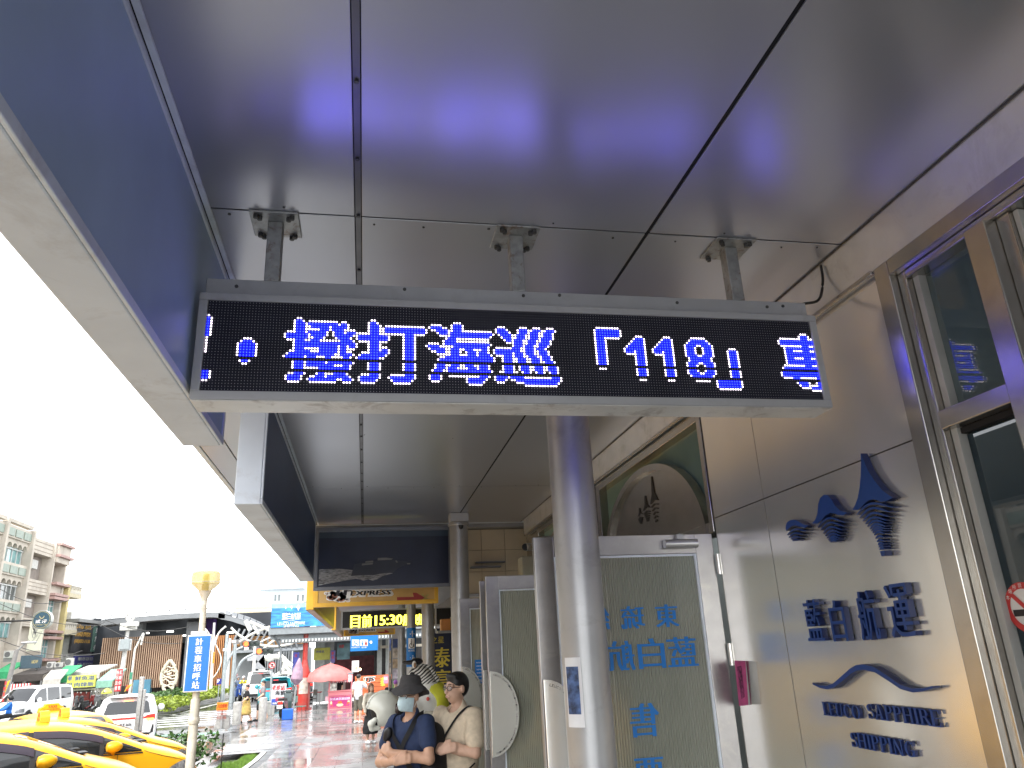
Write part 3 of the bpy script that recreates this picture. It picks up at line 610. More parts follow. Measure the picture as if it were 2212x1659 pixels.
for i, (_, x0, y0, m) in enumerate(cand):
    lift = random.uniform(-.0015, .0015)
    if i < 290: mb = MB(); paver(mb, x0, y0, lift); mb.build('paver', m, pavement)
    else:
        rest.setdefault(m.name, (m, MB())); paver(rest[m.name][1], x0, y0, lift)
for m, mb in rest.values(): mb.build('far_pavers', m, pavement, kind='stuff')
# near walkway around the terminal in one sheet of pavers (hidden below the frame)
nb = MB()
for iy in range(-6, 19):
    for ix in range(-4, 4): paver(nb, ix * T, iy * T, 0)
nb.build('near_pavers', TILE_D, pavement, kind='stuff')
# kerb and planting strip by the taxi rank
kb = MB()
for a, b in zip([8, 10, 12, 14.5, 17, 19.5, 22], [10, 12, 14.5, 17, 19.5, 22, 23.9]):
    kb.add([(-2.75, a, gz(a) - .16), (-2.61, a, gz(a) - .16), (-2.61, b, gz(b) - .16), (-2.75, b, gz(b) - .16), (-2.75, a, gz(a) + .012), (-2.61, a, gz(a) + .012), (-2.61, b, gz(b) + .012), (-2.75, b, gz(b) + .012)],
           [(0, 3, 2, 1), (4, 5, 6, 7), (0, 1, 5, 4), (1, 2, 6, 5), (2, 3, 7, 6), (3, 0, 4, 7)])
tag(kb.build('kerb', KERB), None, None, kind='structure')
SOIL = mat('grass_soil', (0.09, 0.11, 0.04), 0.9, 0, .2)
sb = MB(); seg = [9, 12, 14.5, 17, 19.5, 22, 23.4]
for a, b in zip(seg[:-1], seg[1:]): sb.quad((-3.45, a, gz(a) - .02), (-2.755, a, gz(a) - .02), (-2.755, b, gz(b) - .02), (-3.45 if b < 23 else -3.0, b, gz(b) - .02))
tag(sb.build('planting_strip', SOIL), kind='structure')
# ------------------------------------------------------------------ signs and the arcade beyond the terminal
def cropmap(x0, y0, sc): return lambda x, y: ((x0 + x / sc) / 1.8228, (y0 + y / sc) / 1.8228)
c2m = cropmap(850, 2200, 2.011); c5m = cropmap(1150, 2300, 3.318); c8m = cropmap(900, 2500, 3.165); cpm = cropmap(1200, 1950, 2.766)
c1m = cropmap(0, 1950, 1.5445); cLm = cropmap(0, 2600, 2.765); cPm = cropmap(380, 2350, 3.317); cIm = cropmap(800, 2400, 4.1475); cHm = cropmap(0, 2000, 2.37)
def flat(mb, pts, Y, mp, lift=0.0):
    P = [at(*mp(x, y), Y) for x, y in pts]; P = [Vector((p.x, Y - lift, p.z)) for p in P]
    a = sum(P[i].x * P[(i + 1) % len(P)].z - P[(i + 1) % len(P)].x * P[i].z for i in range(len(P)))
    mb.quad(*(P if a > 0 else P[::-1]))
POSTER = mat('poster_sea_navy', (0.010, 0.016, 0.040), 0.3, 0, .15, 3); PSKY = mat('poster_sky', (0.035, 0.055, 0.085), 0.3, 0, .1)
PFOAM = mat('poster_foam', (0.24, 0.25, 0.27), 0.5, 0, .45, 22, stretch=(1, 1, 4)); PSHIP = mat('poster_hull', (0.035, 0.042, 0.062), 0.4); PDECK = mat('poster_deck', (0.20, 0.21, 0.21), 0.4)
FRAME_D = mat('poster_frame', (0.16, 0.17, 0.19), 0.4, 0.5, .06)
yp = 9.3
po = thing('ship_poster', (0.5, yp, 2.68), 'dark framed poster of a ferry at sea, hanging across the arcade', 'poster')
MB().box(-0.60, 1.03, yp + 0.012, yp + 0.06, 2.695, 3.42).build('housing', FRAME_D, po, bevel=.004)
for a, b, c, d in ((-0.60, 1.03, 2.695, 2.735), (-0.60, 1.03, 3.37, 3.42), (-0.60, -0.555, 2.7355, 3.3695), (0.985, 1.03, 2.7355, 3.3695)):
    MB().box(a, b, yp - 0.004, yp + 0.0115, c, d).build('frame', FRAME_D, po, bevel=.003)
pr = MB().box(-0.5545, 0.9845, yp + 0.004, yp + 0.0113, 2.7357, 3.3693).build('print', POSTER, po)
mb = MB(); z1 = at(*cpm(700, 458), yp).z; mb.quad((-0.554, yp + .002, z1), (.984, yp + .002, z1), (.984, yp + .002, 3.369), (-0.554, yp + .002, 3.369)); mb.build('print_sky', PSKY, pr)
mb = MB(); flat(mb, [(155, 808), (380, 800), (520, 815), (512, 860), (500, 880), (620, 872), (760, 868), (900, 840), (960, 850), (850, 880), (790, 915), (740, 930), (690, 915), (640, 930), (560, 908), (380, 940), (250, 965), (150, 985)], yp, cpm, -.0016); mb.build('print_wake', PFOAM, pr)
mb = MB(); flat(mb, [(505, 878), (525, 800), (540, 750), (610, 735), (760, 715), (960, 705), (1100, 718), (1150, 742), (1090, 760), (1010, 800), (960, 845), (870, 850), (700, 868)], yp, cpm, -.0012); mb.build('print_hull', PSHIP, pr)
mb = MB(); flat(mb, [(793, 710), (795, 683), (890, 680), (960, 690), (945, 703)], yp, cpm, -.0008); flat(mb, [(660, 735), (662, 718), (745, 712), (745, 730)], yp, cpm, -.0008); flat(mb, [(620, 765), (622, 745), (740, 735), (742, 752)], yp, cpm, -.0008); flat(mb, [(985, 715), (1000, 708), (1015, 730), (1000, 735)], yp, cpm, -.0008); flat(mb, [(1110, 742), (1150, 738), (1148, 752), (1118, 752)], yp, cpm, -.0008); mb.build('print_deck', PDECK, pr, kind='stuff')
mb = MB()
for i in range(40): x, y = random.uniform(900, 1500), random.uniform(560, 960); flat(mb, [(x, y), (x + random.uniform(6, 22), y - 1), (x + 12, y + 2.5)], yp, cpm, -.001)
mb.build('print_spray', PSHIP, pr, kind='stuff')
# ---- yellow signs of the next counter
YEL = mat('sign_yellow_frame', (0.74, 0.42, 0.04), 0.4, 0, .06); TAN = mat('sign_tan_face', (0.56, 0.35, 0.12), 0.5, 0, .05)
WHT = mat('print_white', (0.75, 0.74, 0.72), .5); BLKP = mat('print_black', (0.012, 0.010, 0.014), .5); REDA = mat('print_red', (0.32, 0.035, 0.035), .5); PALEY = mat('print_lime', (0.50, 0.45, 0.14), .5)
PINK_U = mat('lightbox_pink_underside', (0.55, 0.38, 0.32), 0.45, 0, .12, 3, dirt=(.5, .2, .16), dirts=2)
def yellow_sign(Y, label, mp, dx=0.0):
    k = Y / 10.4
    L_, R_ = -0.655, 0.955; zb, zt = 2.575, 3.15
    t = thing('arrow_sign', ((L_ + R_) / 2, Y, zb), label, 'sign', 'yellow arrow signs across the arcade')
    MB().box(L_, R_, Y + .012, Y + .10, zb, zt).build('housing', YEL, t, bevel=.004)
    f = .05
    for a, b, c, d in ((L_, R_, zb, zb + f), (L_, R_, zt - f, zt), (L_, L_ + f, zb + f + .0005, zt - f - .0005), (R_ - f, R_, zb + f + .0005, zt - f - .0005)):
        MB().box(a, b, Y - .006, Y + .0115, c, d).build('frame', YEL, t, bevel=.003)
    pn = MB().box(L_ + f, R_ - f, Y + .003, Y + .0113, zb + f + .0007, zt - f - .0007).build('face', TAN, t)
    def q(x, y):   # photo crop -> sign space, measured on the first sign
        p = at(*c5m(x, y), 10.4); return (p.x, p.z)
    def fl(m_, pts, lift):
        P = [Vector((*(q(x, y)[0:1]), Y - lift, q(x, y)[1])) for x, y in pts]
        a = sum(P[i].x * P[(i + 1) % len(P)].z - P[(i + 1) % len(P)].x * P[i].z for i in range(len(P))); m_.quad(*(P if a > 0 else P[::-1]))
    def blob(m_, cx, cy, rx, ry, lift, n=20):
        fl(m_, [(cx + rx * math.cos(2 * math.pi * i / n), cy + ry * math.sin(2 * math.pi * i / n)) for i in range(n)], lift)
    m_ = MB()
    for cx, cy, rx, ry in ((520, 150, 75, 60), (600, 170, 110, 60), (700, 140, 80, 70), (500, 185, 55, 35), (640, 215, 60, 32), (730, 212, 32, 26), (445, 120, 30, 22), (580, 120, 90, 40)): blob(m_, cx, cy, rx, ry, -.002)
    a, b = q(770, 150), q(1290, 75); letters(m_, 'EXPRESS', ((a[0] + b[0]) / 2, Y + .0022, (a[1] + b[1]) / 2), X_, Z_, b[0] - a[0] + .05, b[1] - a[1] + .05, bold=.018, shear=.2)
    m_.build('print_backing', WHT, pn)
    m_ = MB(); letters(m_, 'EXPRESS', ((a[0] + b[0]) / 2, Y + .0004, (a[1] + b[1]) / 2), X_, Z_, b[0] - a[0], b[1] - a[1], bold=.006, shear=.2)
    a, b = q(535, 150), q(770, 40); letters(m_, 'TF', ((a[0] + b[0]) / 2, Y + .0004, (a[1] + b[1]) / 2), X_, Z_, b[0] - a[0], b[1] - a[1], bold=.012, shear=.2)
    m_.build('print_letters', BLKP, pn)
    m_ = MB(); fl(m_, [(1370, 170), (1590, 165), (1575, 112), (1625, 112), (1735, 178), (1620, 246), (1575, 246), (1600, 205), (1370, 212)], -.0005); m_.build('arrow', REDA, pn)
    m_ = MB()
    for i in range(5):
        an = 2 * math.pi * i / 5 + .3; cx, cy = 1735, 182
        fl(m_, [(cx + 14 * math.cos(an + 1.2), cy + 14 * math.sin(an + 1.2)), (cx + 70 * math.cos(an), cy + 70 * math.sin(an)), (cx + 62 * math.cos(an + .35), cy + 62 * math.sin(an + .35)), (cx + 14 * math.cos(an - 1.2), cy + 14 * math.sin(an - 1.2))], -.0018)
    m_.build('starfish_print', PALEY, pn)
    m_ = MB()
    for cx, cy, r in ((500, 180, 30), (640, 200, 35), (730, 212, 14), (560, 150, 30), (450, 120, 14)):
        pts = [(cx + r * math.cos(a) * 1.2, cy + r * math.sin(a) * .8) for a in [2 * math.pi * i / 14 for i in range(14)]]; ins = [(cx + r * .6 * math.cos(a) * 1.2, cy + r * .6 * math.sin(a) * .8) for a in [2 * math.pi * i / 14 for i in range(14)]]
        for i in range(9): fl(m_, [pts[i], pts[i + 1], ins[i + 1], ins[i]], -.0012)
    m_.build('swirl_print', mat('print_brown_red', (.34, .13, .08), .5), pn, kind='stuff')
    return t
yellow_sign(10.4, 'nearer tan and yellow EXPRESS sign with a red arrow, below the ship poster', c5m)
yellow_sign(25.6, 'farther tan and yellow sign with a red arrow, below the yellow LED board', c5m)
def yellow_box(ya, yb, label):
    t = thing('lightbox', (-.66, (ya + yb) / 2, 2.56), label, 'light box', 'yellow light boxes along the arcade edge')
    MB().box(-.76, -.662, ya, yb, 2.555, 3.15).build('housing', YEL, t, bevel=.004)
    MB().box(-.758, -.664, ya + .02, yb - .02, 2.549, 2.5545).build('underside', PINK_U, t)
    MB().box(-.6615, -.656, ya + .05, yb - .05, 2.61, 3.1).build('face', TAN, t)
yellow_box(10.52, 17.6, 'nearer yellow light box with a pinkish underside beside the EXPRESS sign')
yellow_box(18.7, 25.5, 'farther yellow light box with a pinkish underside beyond the yellow LED board')
# ---- yellow LED board
yl = thing('led_display', (.6, 19.0, 2.58), 'black LED board with yellow characters reading 15:30 above the arcade', 'display')
MB().box(-.56, 2.1, 19.012, 19.12, 2.56, 3.0).build('housing', GREYBOX, yl, bevel=.004)
MB().box(-.52, 2.06, 19.0, 19.0115, 2.60, 2.965).build('screen', BLK, yl)
LYEL = mat('led_yellow', (.1, .1, 0), .4, 0, .01, emit=(1.0, 0.86, 0.06), es=1.4)
mb = MB(); 
for s_, x0, y0, x1, y1 in (('目', 765, 408, 885, 572), ('前', 915, 398, 1040, 562), ('15:30', 1085, 395, 1440, 540), ('航', 1450, 392, 1580, 540), ('班', 1595, 388, 1720, 535)):
    a, b = at(*c5m(x0, y1), 19), at(*c5m(x1, y0), 19)
    letters(mb, s_, ((a.x + b.x) / 2, 18.996, (a.z + b.z) / 2), X_, Z_, b.x - a.x, b.z - a.z, bold=.009)
mb.build('lit_characters', LYEL, yl)
# ---- arcade building beyond
CREAM = mat('cream_panel', (0.55, 0.47, 0.33), 0.35, 0, .06, 3); GREYC = mat('arcade_ceiling', (0.30, 0.30, 0.30), 0.5, .3, .05)
arc2 = thing('arcade_building', (3.5, 18, -.3), 'arcade of ticket counters with round columns beyond the terminal doors', 'building')
MB().box(-.9, 7, 9.45, 27, 3.42, 3.9).build('roof', GREYC, arc2)
MB().box(2.35, 7, 9.45, 27, -.5, 3.415).build('wall', mat('arcade_wall', (0.20, 0.18, 0.15), .6, 0, .1), arc2)
bk = MB().box(1.13, 2.349, 9.62, 9.70, 2.62, 3.418).build('bulkhead', mat('bulkhead_gap', (.3, .24, .16), .6), arc2)
for i in range(4):
    for j in range(3): MB().box(1.135 + i * .304, 1.135 + i * .304 + .298, 9.605, 9.6195, 2.625 + j * .264, 2.625 + j * .264 + .258).build('panel', CREAM, bk, bevel=.002)
MB().box(1.35, 1.72, 9.50, 9.60, 2.985, 3.0).box(1.28, 1.66, 9.47, 9.60, 2.925, 2.938).build('lamp_frame', FRAME_D, bk)
MB().box(1.13, 2.3, 9.56, 9.72, 2.585, 2.618).build('bulkhead_rail', GREYBOX, bk)
for y in (13.7, 18.7, 23.7):
    c_ = column(1.07, y, .108, gz(y), 3.415, arc2, COLM)
    if y == 18.7:
        zq = lambda q: at(*c5m(1560, q), 18.6).z
        sp = MB().lathe([(.1095, zq(1080)), (.1095, zq(570))], (1.07, y, 0), 32, a0=rad(160), a1=rad(380)).build('wrap_sign', VINYL, c_, smooth=True)
        m_ = MB()
        def wr(pts, r=.1125):
            P = []
            for x, q in pts: a = -math.pi / 2 + (x - 1560) * .00165 / .11; P.append(Vector((1.07 + r * math.cos(a), y + r * math.sin(a), zq(q))))
            m_.quad(*P)
        for k in range(6): x0 = 1515 + k * 16; wr([(x0, 842), (x0 + 16, 842), (x0 + 16, 706), (x0, 706)])
        wr([(1566, 690), (1578, 690), (1578, 630), (1566, 630)]); wr([(1535, 652), (1545, 660), (1572, 628), (1572, 605)]); wr([(1609, 652), (1572, 605), (1572, 628), (1599, 660)])
        wr([(1540, 968), (1580, 968), (1580, 955), (1540, 955)]); wr([(1570, 935), (1580, 925), (1606, 962), (1585, 962)]); wr([(1585, 962), (1606, 962), (1580, 1000), (1570, 990)])
        m_.build('wrap_print', WHT, sp, kind='stuff')
        m_ = MB(); letters(m_, '無障礙', (1.07, y - .1125, zq(868)), X_, Z_, .15, .05); m_.build('wrap_letters', WHT, sp)
        m_ = MB(); R2 = .1135
        for k in range(14):
            a, b = rad(100 + 20 * k), rad(120 + 20 * k); wr([(1562 + r * math.cos(t), 800 - r * math.sin(t) * 1.0) for r, t in ((24, a), (33, a), (33, b), (24, b))], R2)
        wr([(1552, 800), (1562, 800), (1562, 740), (1552, 740)], R2); wr([(1552, 790), (1590, 790), (1590, 780), (1552, 780)], R2); wr([(1583, 825), (1598, 820), (1590, 782), (1580, 782)], R2); wr([(1552, 736), (1564, 736), (1564, 720), (1552, 720)], R2)
        m_.build('wheelchair_symbol', BLKP, sp, kind='stuff')
# navy banner with yellow characters
bn = thing('shop_banner', (1.75, 16.2, gz(16)), 'navy banner with large yellow characters behind the zebra statue', 'banner')
MB().box(1.30, 2.0, 16.2, 16.23, 0.2, 2.42).build('banner_cloth', mat('banner_navy', (.012, .018, .045), .5), bn)
MB().tube([(1.30, 16.24, gz(16)), (1.30, 16.24, 2.44)], .012, 8).tube([(2.0, 16.24, gz(16)), (2.0, 16.24, 2.44)], .012, 8).build('banner_frame', GREYBOX, bn)
m_ = MB(); YP_ = mat('banner_yellow', (.62, .50, .06), .5)
for i, ch in enumerate('泰富之星'): letters(m_, ch, (1.55, 16.195, 1.86 - i * .42), X_, Z_, .30, .38, bold=.01)
letters(m_, '之星', (1.46, 16.195, 2.2), X_, Z_, .26, .13); m_.build('banner_characters', YP_, bn)
# hanging thin rods and shelf with boxes, seen between the columns
m_ = MB(); m_.box(1.35, 2.3, 14.9, 15.3, 2.30, 2.34); sh = m_.build('shelf', GREYC, arc2)
for i, (x0, x1, cl) in enumerate(((1.42, 1.60, (.60, .26, .08)), (1.62, 1.86, (.52, .46, .40)), (1.90, 2.15, (.55, .30, .12)))):
    o = MB().box(x0, x1, 14.95, 15.2, 2.3405, 2.55 + .04 * i).build('carton', mat('carton_%d' % i, cl, .6), bevel=.004); tag(o, ('orange carton at the left end of the high shelf', 'pale carton in the middle of the high shelf', 'tawny carton at the right end of the high shelf')[i], 'carton')
MB().box(1.30, 1.33, 14.9, 14.93, 2.3, 3.41).build('hanger_rod', GREYBOX, arc2)
# ---- accessible toilet sign, poster pillars
ws = thing('toilet_sign', (.1, 30, 2.3), 'blue hanging sign with wheelchair and toilet symbols and an arrow', 'sign')
a, b = at(*c5m(760, 880), 30), at(*c5m(1122, 722), 30); 
pn = MB().box(a.x, b.x, 30, 30.05, a.z, b.z + .2).build('panel', VINYL, ws, bevel=.005)
m_ = MB()
for x0, x1 in ((782, 878), (893, 990)): flat(m_, [(x0, 725), (x1, 725), (x1, 808), (x0, 808)], 30, c5m, .003)
flat(m_, [(1005, 752), (1030, 752), (1022, 738), (1036, 738), (1050, 757), (1036, 780), (1022, 780), (1030, 762), (1005, 762)], 30, c5m, .003); m_.build('white_fields', WHT, pn)
m_ = MB(); a, b = at(*c5m(775, 838), 30), at(*c5m(885, 815), 30); letters(m_, '無障礙廁所', ((a.x + b.x) / 2, 29.996, (a.z + b.z) / 2), X_, Z_, b.x - a.x, b.z - a.z); a, b = at(*c5m(905, 838), 30), at(*c5m(972, 815), 30); letters(m_, '洗手間', ((a.x + b.x) / 2, 29.996, (a.z + b.z) / 2), X_, Z_, b.x - a.x, b.z - a.z); m_.build('characters', WHT, pn)
m_ = MB(); 
def person_sym(m_, cx, w): flat(m_, [(cx - w, 760), (cx + w, 760), (cx + w * .6, 802), (cx - w * .6, 802)], 30, c5m, .006); flat(m_, [(cx - 7, 738), (cx + 7, 738), (cx + 7, 753), (cx - 7, 753)], 30, c5m, .006)
person_sym(m_, 918, 13); m_.build('man_symbol', VINYL, pn); m_ = MB(); person_sym(m_, 965, 16); m_.build('woman_symbol', REDA, pn)
m_ = MB(); flat(m_, [(812, 735), (826, 735), (826, 765), (850, 768), (862, 795), (850, 797), (842, 778), (814, 776)], 30, c5m, .006); flat(m_, [(800, 775), (808, 772), (814, 796), (840, 792), (836, 803), (808, 803)], 30, c5m, .006); m_.build('wheelchair_symbol', VINYL, pn)
MB().tube([(pn.data.vertices[0].co.x + .1 + .1, 30.02, 2.6), (.0, 30.02, 3.42)], .012, 6).build('hanger', GREYBOX, ws)
for i, (x0, x1, y0, y1, cs, lb) in enumerate(((1262, 1300, 705, 1380, [(.10, .16, .42), (.36, .30, .20), (.55, .50, .42), (.30, .20, .12)], 'narrow pillar with blue and cream posters beyond the pink cart'), (1305, 1395, 705, 1380, [(.03, .05, .14), (.42, .36, .30), (.38, .28, .18), (.48, .44, .50), (.22, .40, .14)], 'wide pillar of stacked food posters left of the dark column'))):
    a, b = at(*c5m(x0, y1), 27.5), at(*c5m(x1, y0), 27.5)
    t = thing('poster_pillar', ((a.x + b.x) / 2, 27.5, gz(27)), lb, 'poster pillar')
    MB().box(a.x, b.x, 27.505, 27.505 + .4, gz(27), 3.3).build('pillar', GREYC, t)
    n = len(cs); h = (b.z - a.z) / n
    for j, cl in enumerate(cs): MB().box(a.x + .02, b.x - .02, 27.49, 27.5045, b.z - (j + 1) * h + .02, b.z - j * h - .02).build('poster', mat('food_poster_%d_%d' % (i, j), cl, .45, 0, .35, 6), t)
# ------------------------------------------------------------------ plaza beyond: cart, billboard canopy, market
YB = 42.0
REDP = mat('red_pole_paint', (0.38, 0.035, 0.025), 0.35, 0, .1, 3, dirt=(.3, .1, .08), dirts=2); GREYS = mat('grey_sheet_steel', (0.20, 0.22, 0.23), .4, .3, .08); TEAL = mat('teal_steel', (.25, .42, .43), .45)
def U(mp, x, y, Y): return at(*mp(x, y), Y)
# billboard roof on a red pole
bt = thing('canopy_billboard', (U(c8m, 925, 950, YB).x, YB, gz(YB)), 'blue sea billboard standing on a grey canopy carried by a red pole', 'billboard')
p = U(c8m, 925, 950, YB); q = U(c8m, 957, 0, YB)
MB().tube([(p.x, YB, gz(YB) - .02), (p.x, YB, 4.4)], .125, 16).build('pole', REDP, bt, smooth=True)
b0 = MB().lathe([(.32, 0), (.32, 1.55), (.30, 1.65), (.18, 2.1), (.13, 2.35)], (p.x, YB, gz(YB)), 20).build('pole_base', REDP, bt, smooth=True)
m_ = MB(); 
mpat = mat('pale_peeling_notice', (.50, .42, .36), .7, 0, .2, 4, dirt=(.30, .10, .08), dirts=3)
MB().lathe([(.326, .75), (.326, 1.5)], (p.x, YB, gz(YB)), 12, a0=rad(225), a1=rad(315)).build('old_notice', mpat, b0, smooth=True)
SEA = mat('billboard_sea', (0.03, 0.20, 0.50), .4, 0, .35, 2.2, stretch=(1, 1, 5)); SEAL = mat('billboard_sky', (.25, .45, .60), .4, 0, .1)
a, b = at(587, 1357, YB), at(706, 1302, YB)
bb = MB().box(a.x, b.x, YB - .55, YB - .40, a.z, b.z).build('billboard', SEA, bt, bevel=.01)
m_ = MB().box(a.x + .02, b.x - .02, YB - .556, YB - .5505, b.z - .22, b.z - .01); m_.build('billboard_sky', SEAL, bb)
m_ = MB(); bx = U(c2m, 598, 385, YB)
def star(cx, cy, r): flat(m_, [(cx, cy - r), (cx + r * .25, cy - r * .25), (cx + r * .55, cy), (cx + r * .25, cy + r * .25), (cx, cy + r), (cx - r * .25, cy + r * .25), (cx - r * .55, cy), (cx - r * .25, cy - r * .25)], YB - .56, c2m)
star(653, 385, 30); star(600, 385, 18); star(553, 388, 12)
for ch, x in zip('藍白航運', (548, 583, 617, 650)):
    c_ = U(c2m, x, 455, YB - .56); letters(m_, ch, (c_.x, YB - .562, c_.z), X_, Z_, .30, .32)
c_ = U(c2m, 597, 512, YB - .56); letters(m_, 'LEUCO SAPPHIRE', (c_.x, YB - .562, c_.z), X_, Z_, 1.35, .14)
c_ = U(c2m, 597, 531, YB - .56); letters(m_, 'SHIPPING', (c_.x, YB - .562, c_.z), X_, Z_, .75, .14)
for i in range(12):
    t0, t1 = i / 12, (i + 1) / 12; f = lambda t: 497 - 10 * math.sin(math.pi * max(0, min(1, (t - .2) / .6)))
    flat(m_, [(533 + 130 * t0, f(t0)), (533 + 130 * t1, f(t1)), (533 + 130 * t1, f(t1) + 2.5), (533 + 130 * t0, f(t0) + 2.5)], YB - .56, c2m)
m_.build('billboard_print', WHT, bb, kind='stuff')
zc = a.z
cn = MB().box(a.x - .1, 3.0, YB - .5, YB + 7, zc - .35, zc - .02).build('canopy', GREYS, bt, bevel=.02)
for i in range(7):
    y = YB + i; MB().box(a.x - .05, 3.0, y, y + .08, zc - .55, zc - .3505).build('purlin', GREYS, cn)
m_ = MB(); 
for i in range(46): m_.box(a.x + .6 + i * .16, a.x + .68 + i * .16, YB - .46, YB - .30, zc - .72, zc - .60)
MB().box(a.x + .5, 3.0, YB - .3, YB + .3, zc - .78, zc - .56).build('gutter', GREYS, cn); m_.build('roof_corrugation', mat('pale_corrugation', (.5, .52, .5), .5), cn, kind='stuff')
MB().tube([(a.x + .05, YB, zc - .2), (a.x + .5, YB, zc - 1.0), (a.x + .55, YB, zc - 2.2)], .06, 8).build('down_pipe', GREYS, bt)
# market hall behind
mk = thing('market_hall', (-.5, 49, gz(49)), 'dark open market hall with hanging signs beyond the pink cart', 'building')
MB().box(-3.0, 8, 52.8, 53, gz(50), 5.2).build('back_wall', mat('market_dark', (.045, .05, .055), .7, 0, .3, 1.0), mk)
MB().box(-3.6, 8, 48, 53, 4.7, 5.2).build('roof', GREYS, mk)
for x in (-2.6, .75, 1.25, 4): MB().box(x, x + .28, 48.5, 48.8, gz(50), 4.7).build('column', mat('market_column', (.42, .44, .42), .6), mk)
MB().box(.9, 3.4, 47.5, 48.2, 2.35, 2.5).build('counter_ledge', mat('ledge_cream', (.42, .38, .30), .6), mk)
MB().box(.6, 3.4, 48.6, 52, 1.0, 2.3).build('stall_shelves', mat('stall_dark', (.03, .028, .028), .6, 0, .4, 2), mk)
MB().box(-2.9, -1.8, 49, 49.2, gz(50), 4.6).build('pale_wall', mat('pale_render', (.46, .47, .47), .6, 0, .1), mk)
MB().box(-1.8, .6, 51, 51.2, gz(50), 2.0).build('shutter', mat('maroon_luggage_stack', (.12, .03, .035), .6, 0, .3, 3), mk)
TUBE = mat('fluorescent_tube', (.8, .8, .8), .4, emit=(1, .98, .92), es=1.2)
for x, z in ((-.2, 3.1), (2.2, 3.6)):
    MB().box(x, x + .8, 49, 49.08, z, z + .06).build('tube_lamp', TUBE, mk)
bulb = MB().lathe([(0, -.07), (.05, -.05), (.07, 0), (.05, .05), (0, .07)], (U(c5m, 888, 1113, 46).x, 46, U(c5m, 888, 1113, 46).z), 12).build('bulb', mat('warm_bulb', (.8, .7, .5), .4, emit=(1, .75, .4), es=2.5), mk, smooth=True)
def board(name, mp, x0, y0, x1, y1, Y, m, label, cat='sign', txt=(), th=.06, par=None):
    a, b = at(*mp(x0, y1), Y), at(*mp(x1, y0), Y)
    t = thing(name, ((a.x + b.x) / 2, Y, a.z), label, cat)
    pn = MB().box(a.x, b.x, Y, Y + th, a.z, b.z).build('panel', m, t, bevel=min(.01, th / 4))
    for s_, tx0, ty0, tx1, ty1, tm in txt:
        m_ = MB(); c, d = at(*mp(tx0, ty1), Y), at(*mp(tx1, ty0), Y)
        letters(m_, s_, ((c.x + d.x) / 2, Y - .004, (c.z + d.z) / 2), X_, Z_, d.x - c.x, d.z - c.z, bold=(d.z - c.z) * .025); m_.build('characters', tm, pn)
    return t, pn
DBL = mat('print_dark_blue', (.02, .05, .25), .5); LIME = mat('lime_board', (.50, .52, .10), .5); REDT = mat('print_bright_red', (.55, .04, .04), .5)
board('market_sign', c8m, 1058, 155, 1268, 318, 45.5, LIME, 'yellow hanging sign with a blue swirl beside the red pole', txt=(('熱食區', 1090, 190, 1195, 225, DBL),))
t, pn = board('market_banner', c8m, 1268, 190, 1330, 350, 45.2, mat('violet_banner', (.16, .14, .36), .6), 'violet vertical banner right of the yellow hanging sign', 'banner', txt=(('鮮', 1285, 210, 1315, 250, REDT), ('魚', 1285, 260, 1315, 300, REDT)))
board('lit_stall_sign', c8m, 1535, 320, 1625, 465, 41.5, WHT, 'small white and orange box sign right of the pink umbrella', txt=(('小', 1580, 340, 1612, 385, mat('print_orange', (.75, .22, .03), .5)), ('吃', 1580, 395, 1612, 440, mat('print_orange', (.75, .22, .03), .5))), th=.3)
board('stall_banner', c8m, 797, 215, 883, 465, 43.5, mat('purple_blue_banner', (.10, .12, .50), .6, 0, .25, 2), 'blue and violet vertical banner left of the red pole', 'banner', txt=(('冰', 820, 235, 858, 280, REDT),))
board('teal_poster', c8m, 1350, 100, 1515, 310, 47.5, mat('teal_poster', (.16, .28, .32), .6, 0, .3, 2), 'faded teal poster with red shapes behind the toilet sign', 'poster', txt=(('海鮮', 1375, 120, 1440, 165, REDT),))
# orange slatted counter
oc = thing('orange_counter', (1.2, 36, gz(36)), 'orange slatted counter front with white letters behind the woman', 'counter')
a, b = at(*c5m(818, 1400), 36), at(*c5m(1250, 1180), 36)
OR = mat('orange_slat', (.50, .12, .04), .5, 0, .12, 4)
core = MB().box(a.x, b.x + .6, 36.02, 36.1, gz(36), b.z).build('core', mat('orange_core', (.2, .04, .02), .6), oc)
n = 10; h = (b.z - gz(36)) / n
for i in range(n): MB().box(a.x, b.x + .6, 36.0, 36.0195, gz(36) + i * h + .008, gz(36) + (i + 1) * h - .008).build('slat', OR, oc, bevel=.004)
m_ = MB(); c, d = at(*c5m(945, 1285), 36), at(*c5m(1070, 1215), 36); letters(m_, 'TJS', ((c.x + d.x) / 2, 35.992, (c.z + d.z) / 2), X_, Z_, d.x - c.x + .06, d.z - c.z + .06, bold=.03, shear=.2); m_.build('letter_backing', WHT, oc)
m_ = MB(); letters(m_, 'TJS', ((c.x + d.x) / 2, 35.988, (c.z + d.z) / 2), X_, Z_, d.x - c.x, d.z - c.z, bold=.02, shear=.2); m_.build('letters', BLKP, oc)
m_ = MB(); c, d = at(*c5m(1155, 1335), 36), at(*c5m(1220, 1215), 36); letters(m_, '泰', ((c.x + d.x) / 2, 35.99, (c.z + d.z) / 2), X_, Z_, d.x - c.x, d.z - c.z, bold=.02); m_.build('characters', YP_, oc)
board('pink_notice', c5m, 1195, 1195, 1255, 1300, 35.5, mat('pink_paper', (.70, .20, .30), .6), 'pink notice at the right end of the orange counter', 'notice', txt=(('特價', 1205, 1215, 1245, 1255, WHT),), th=.02)
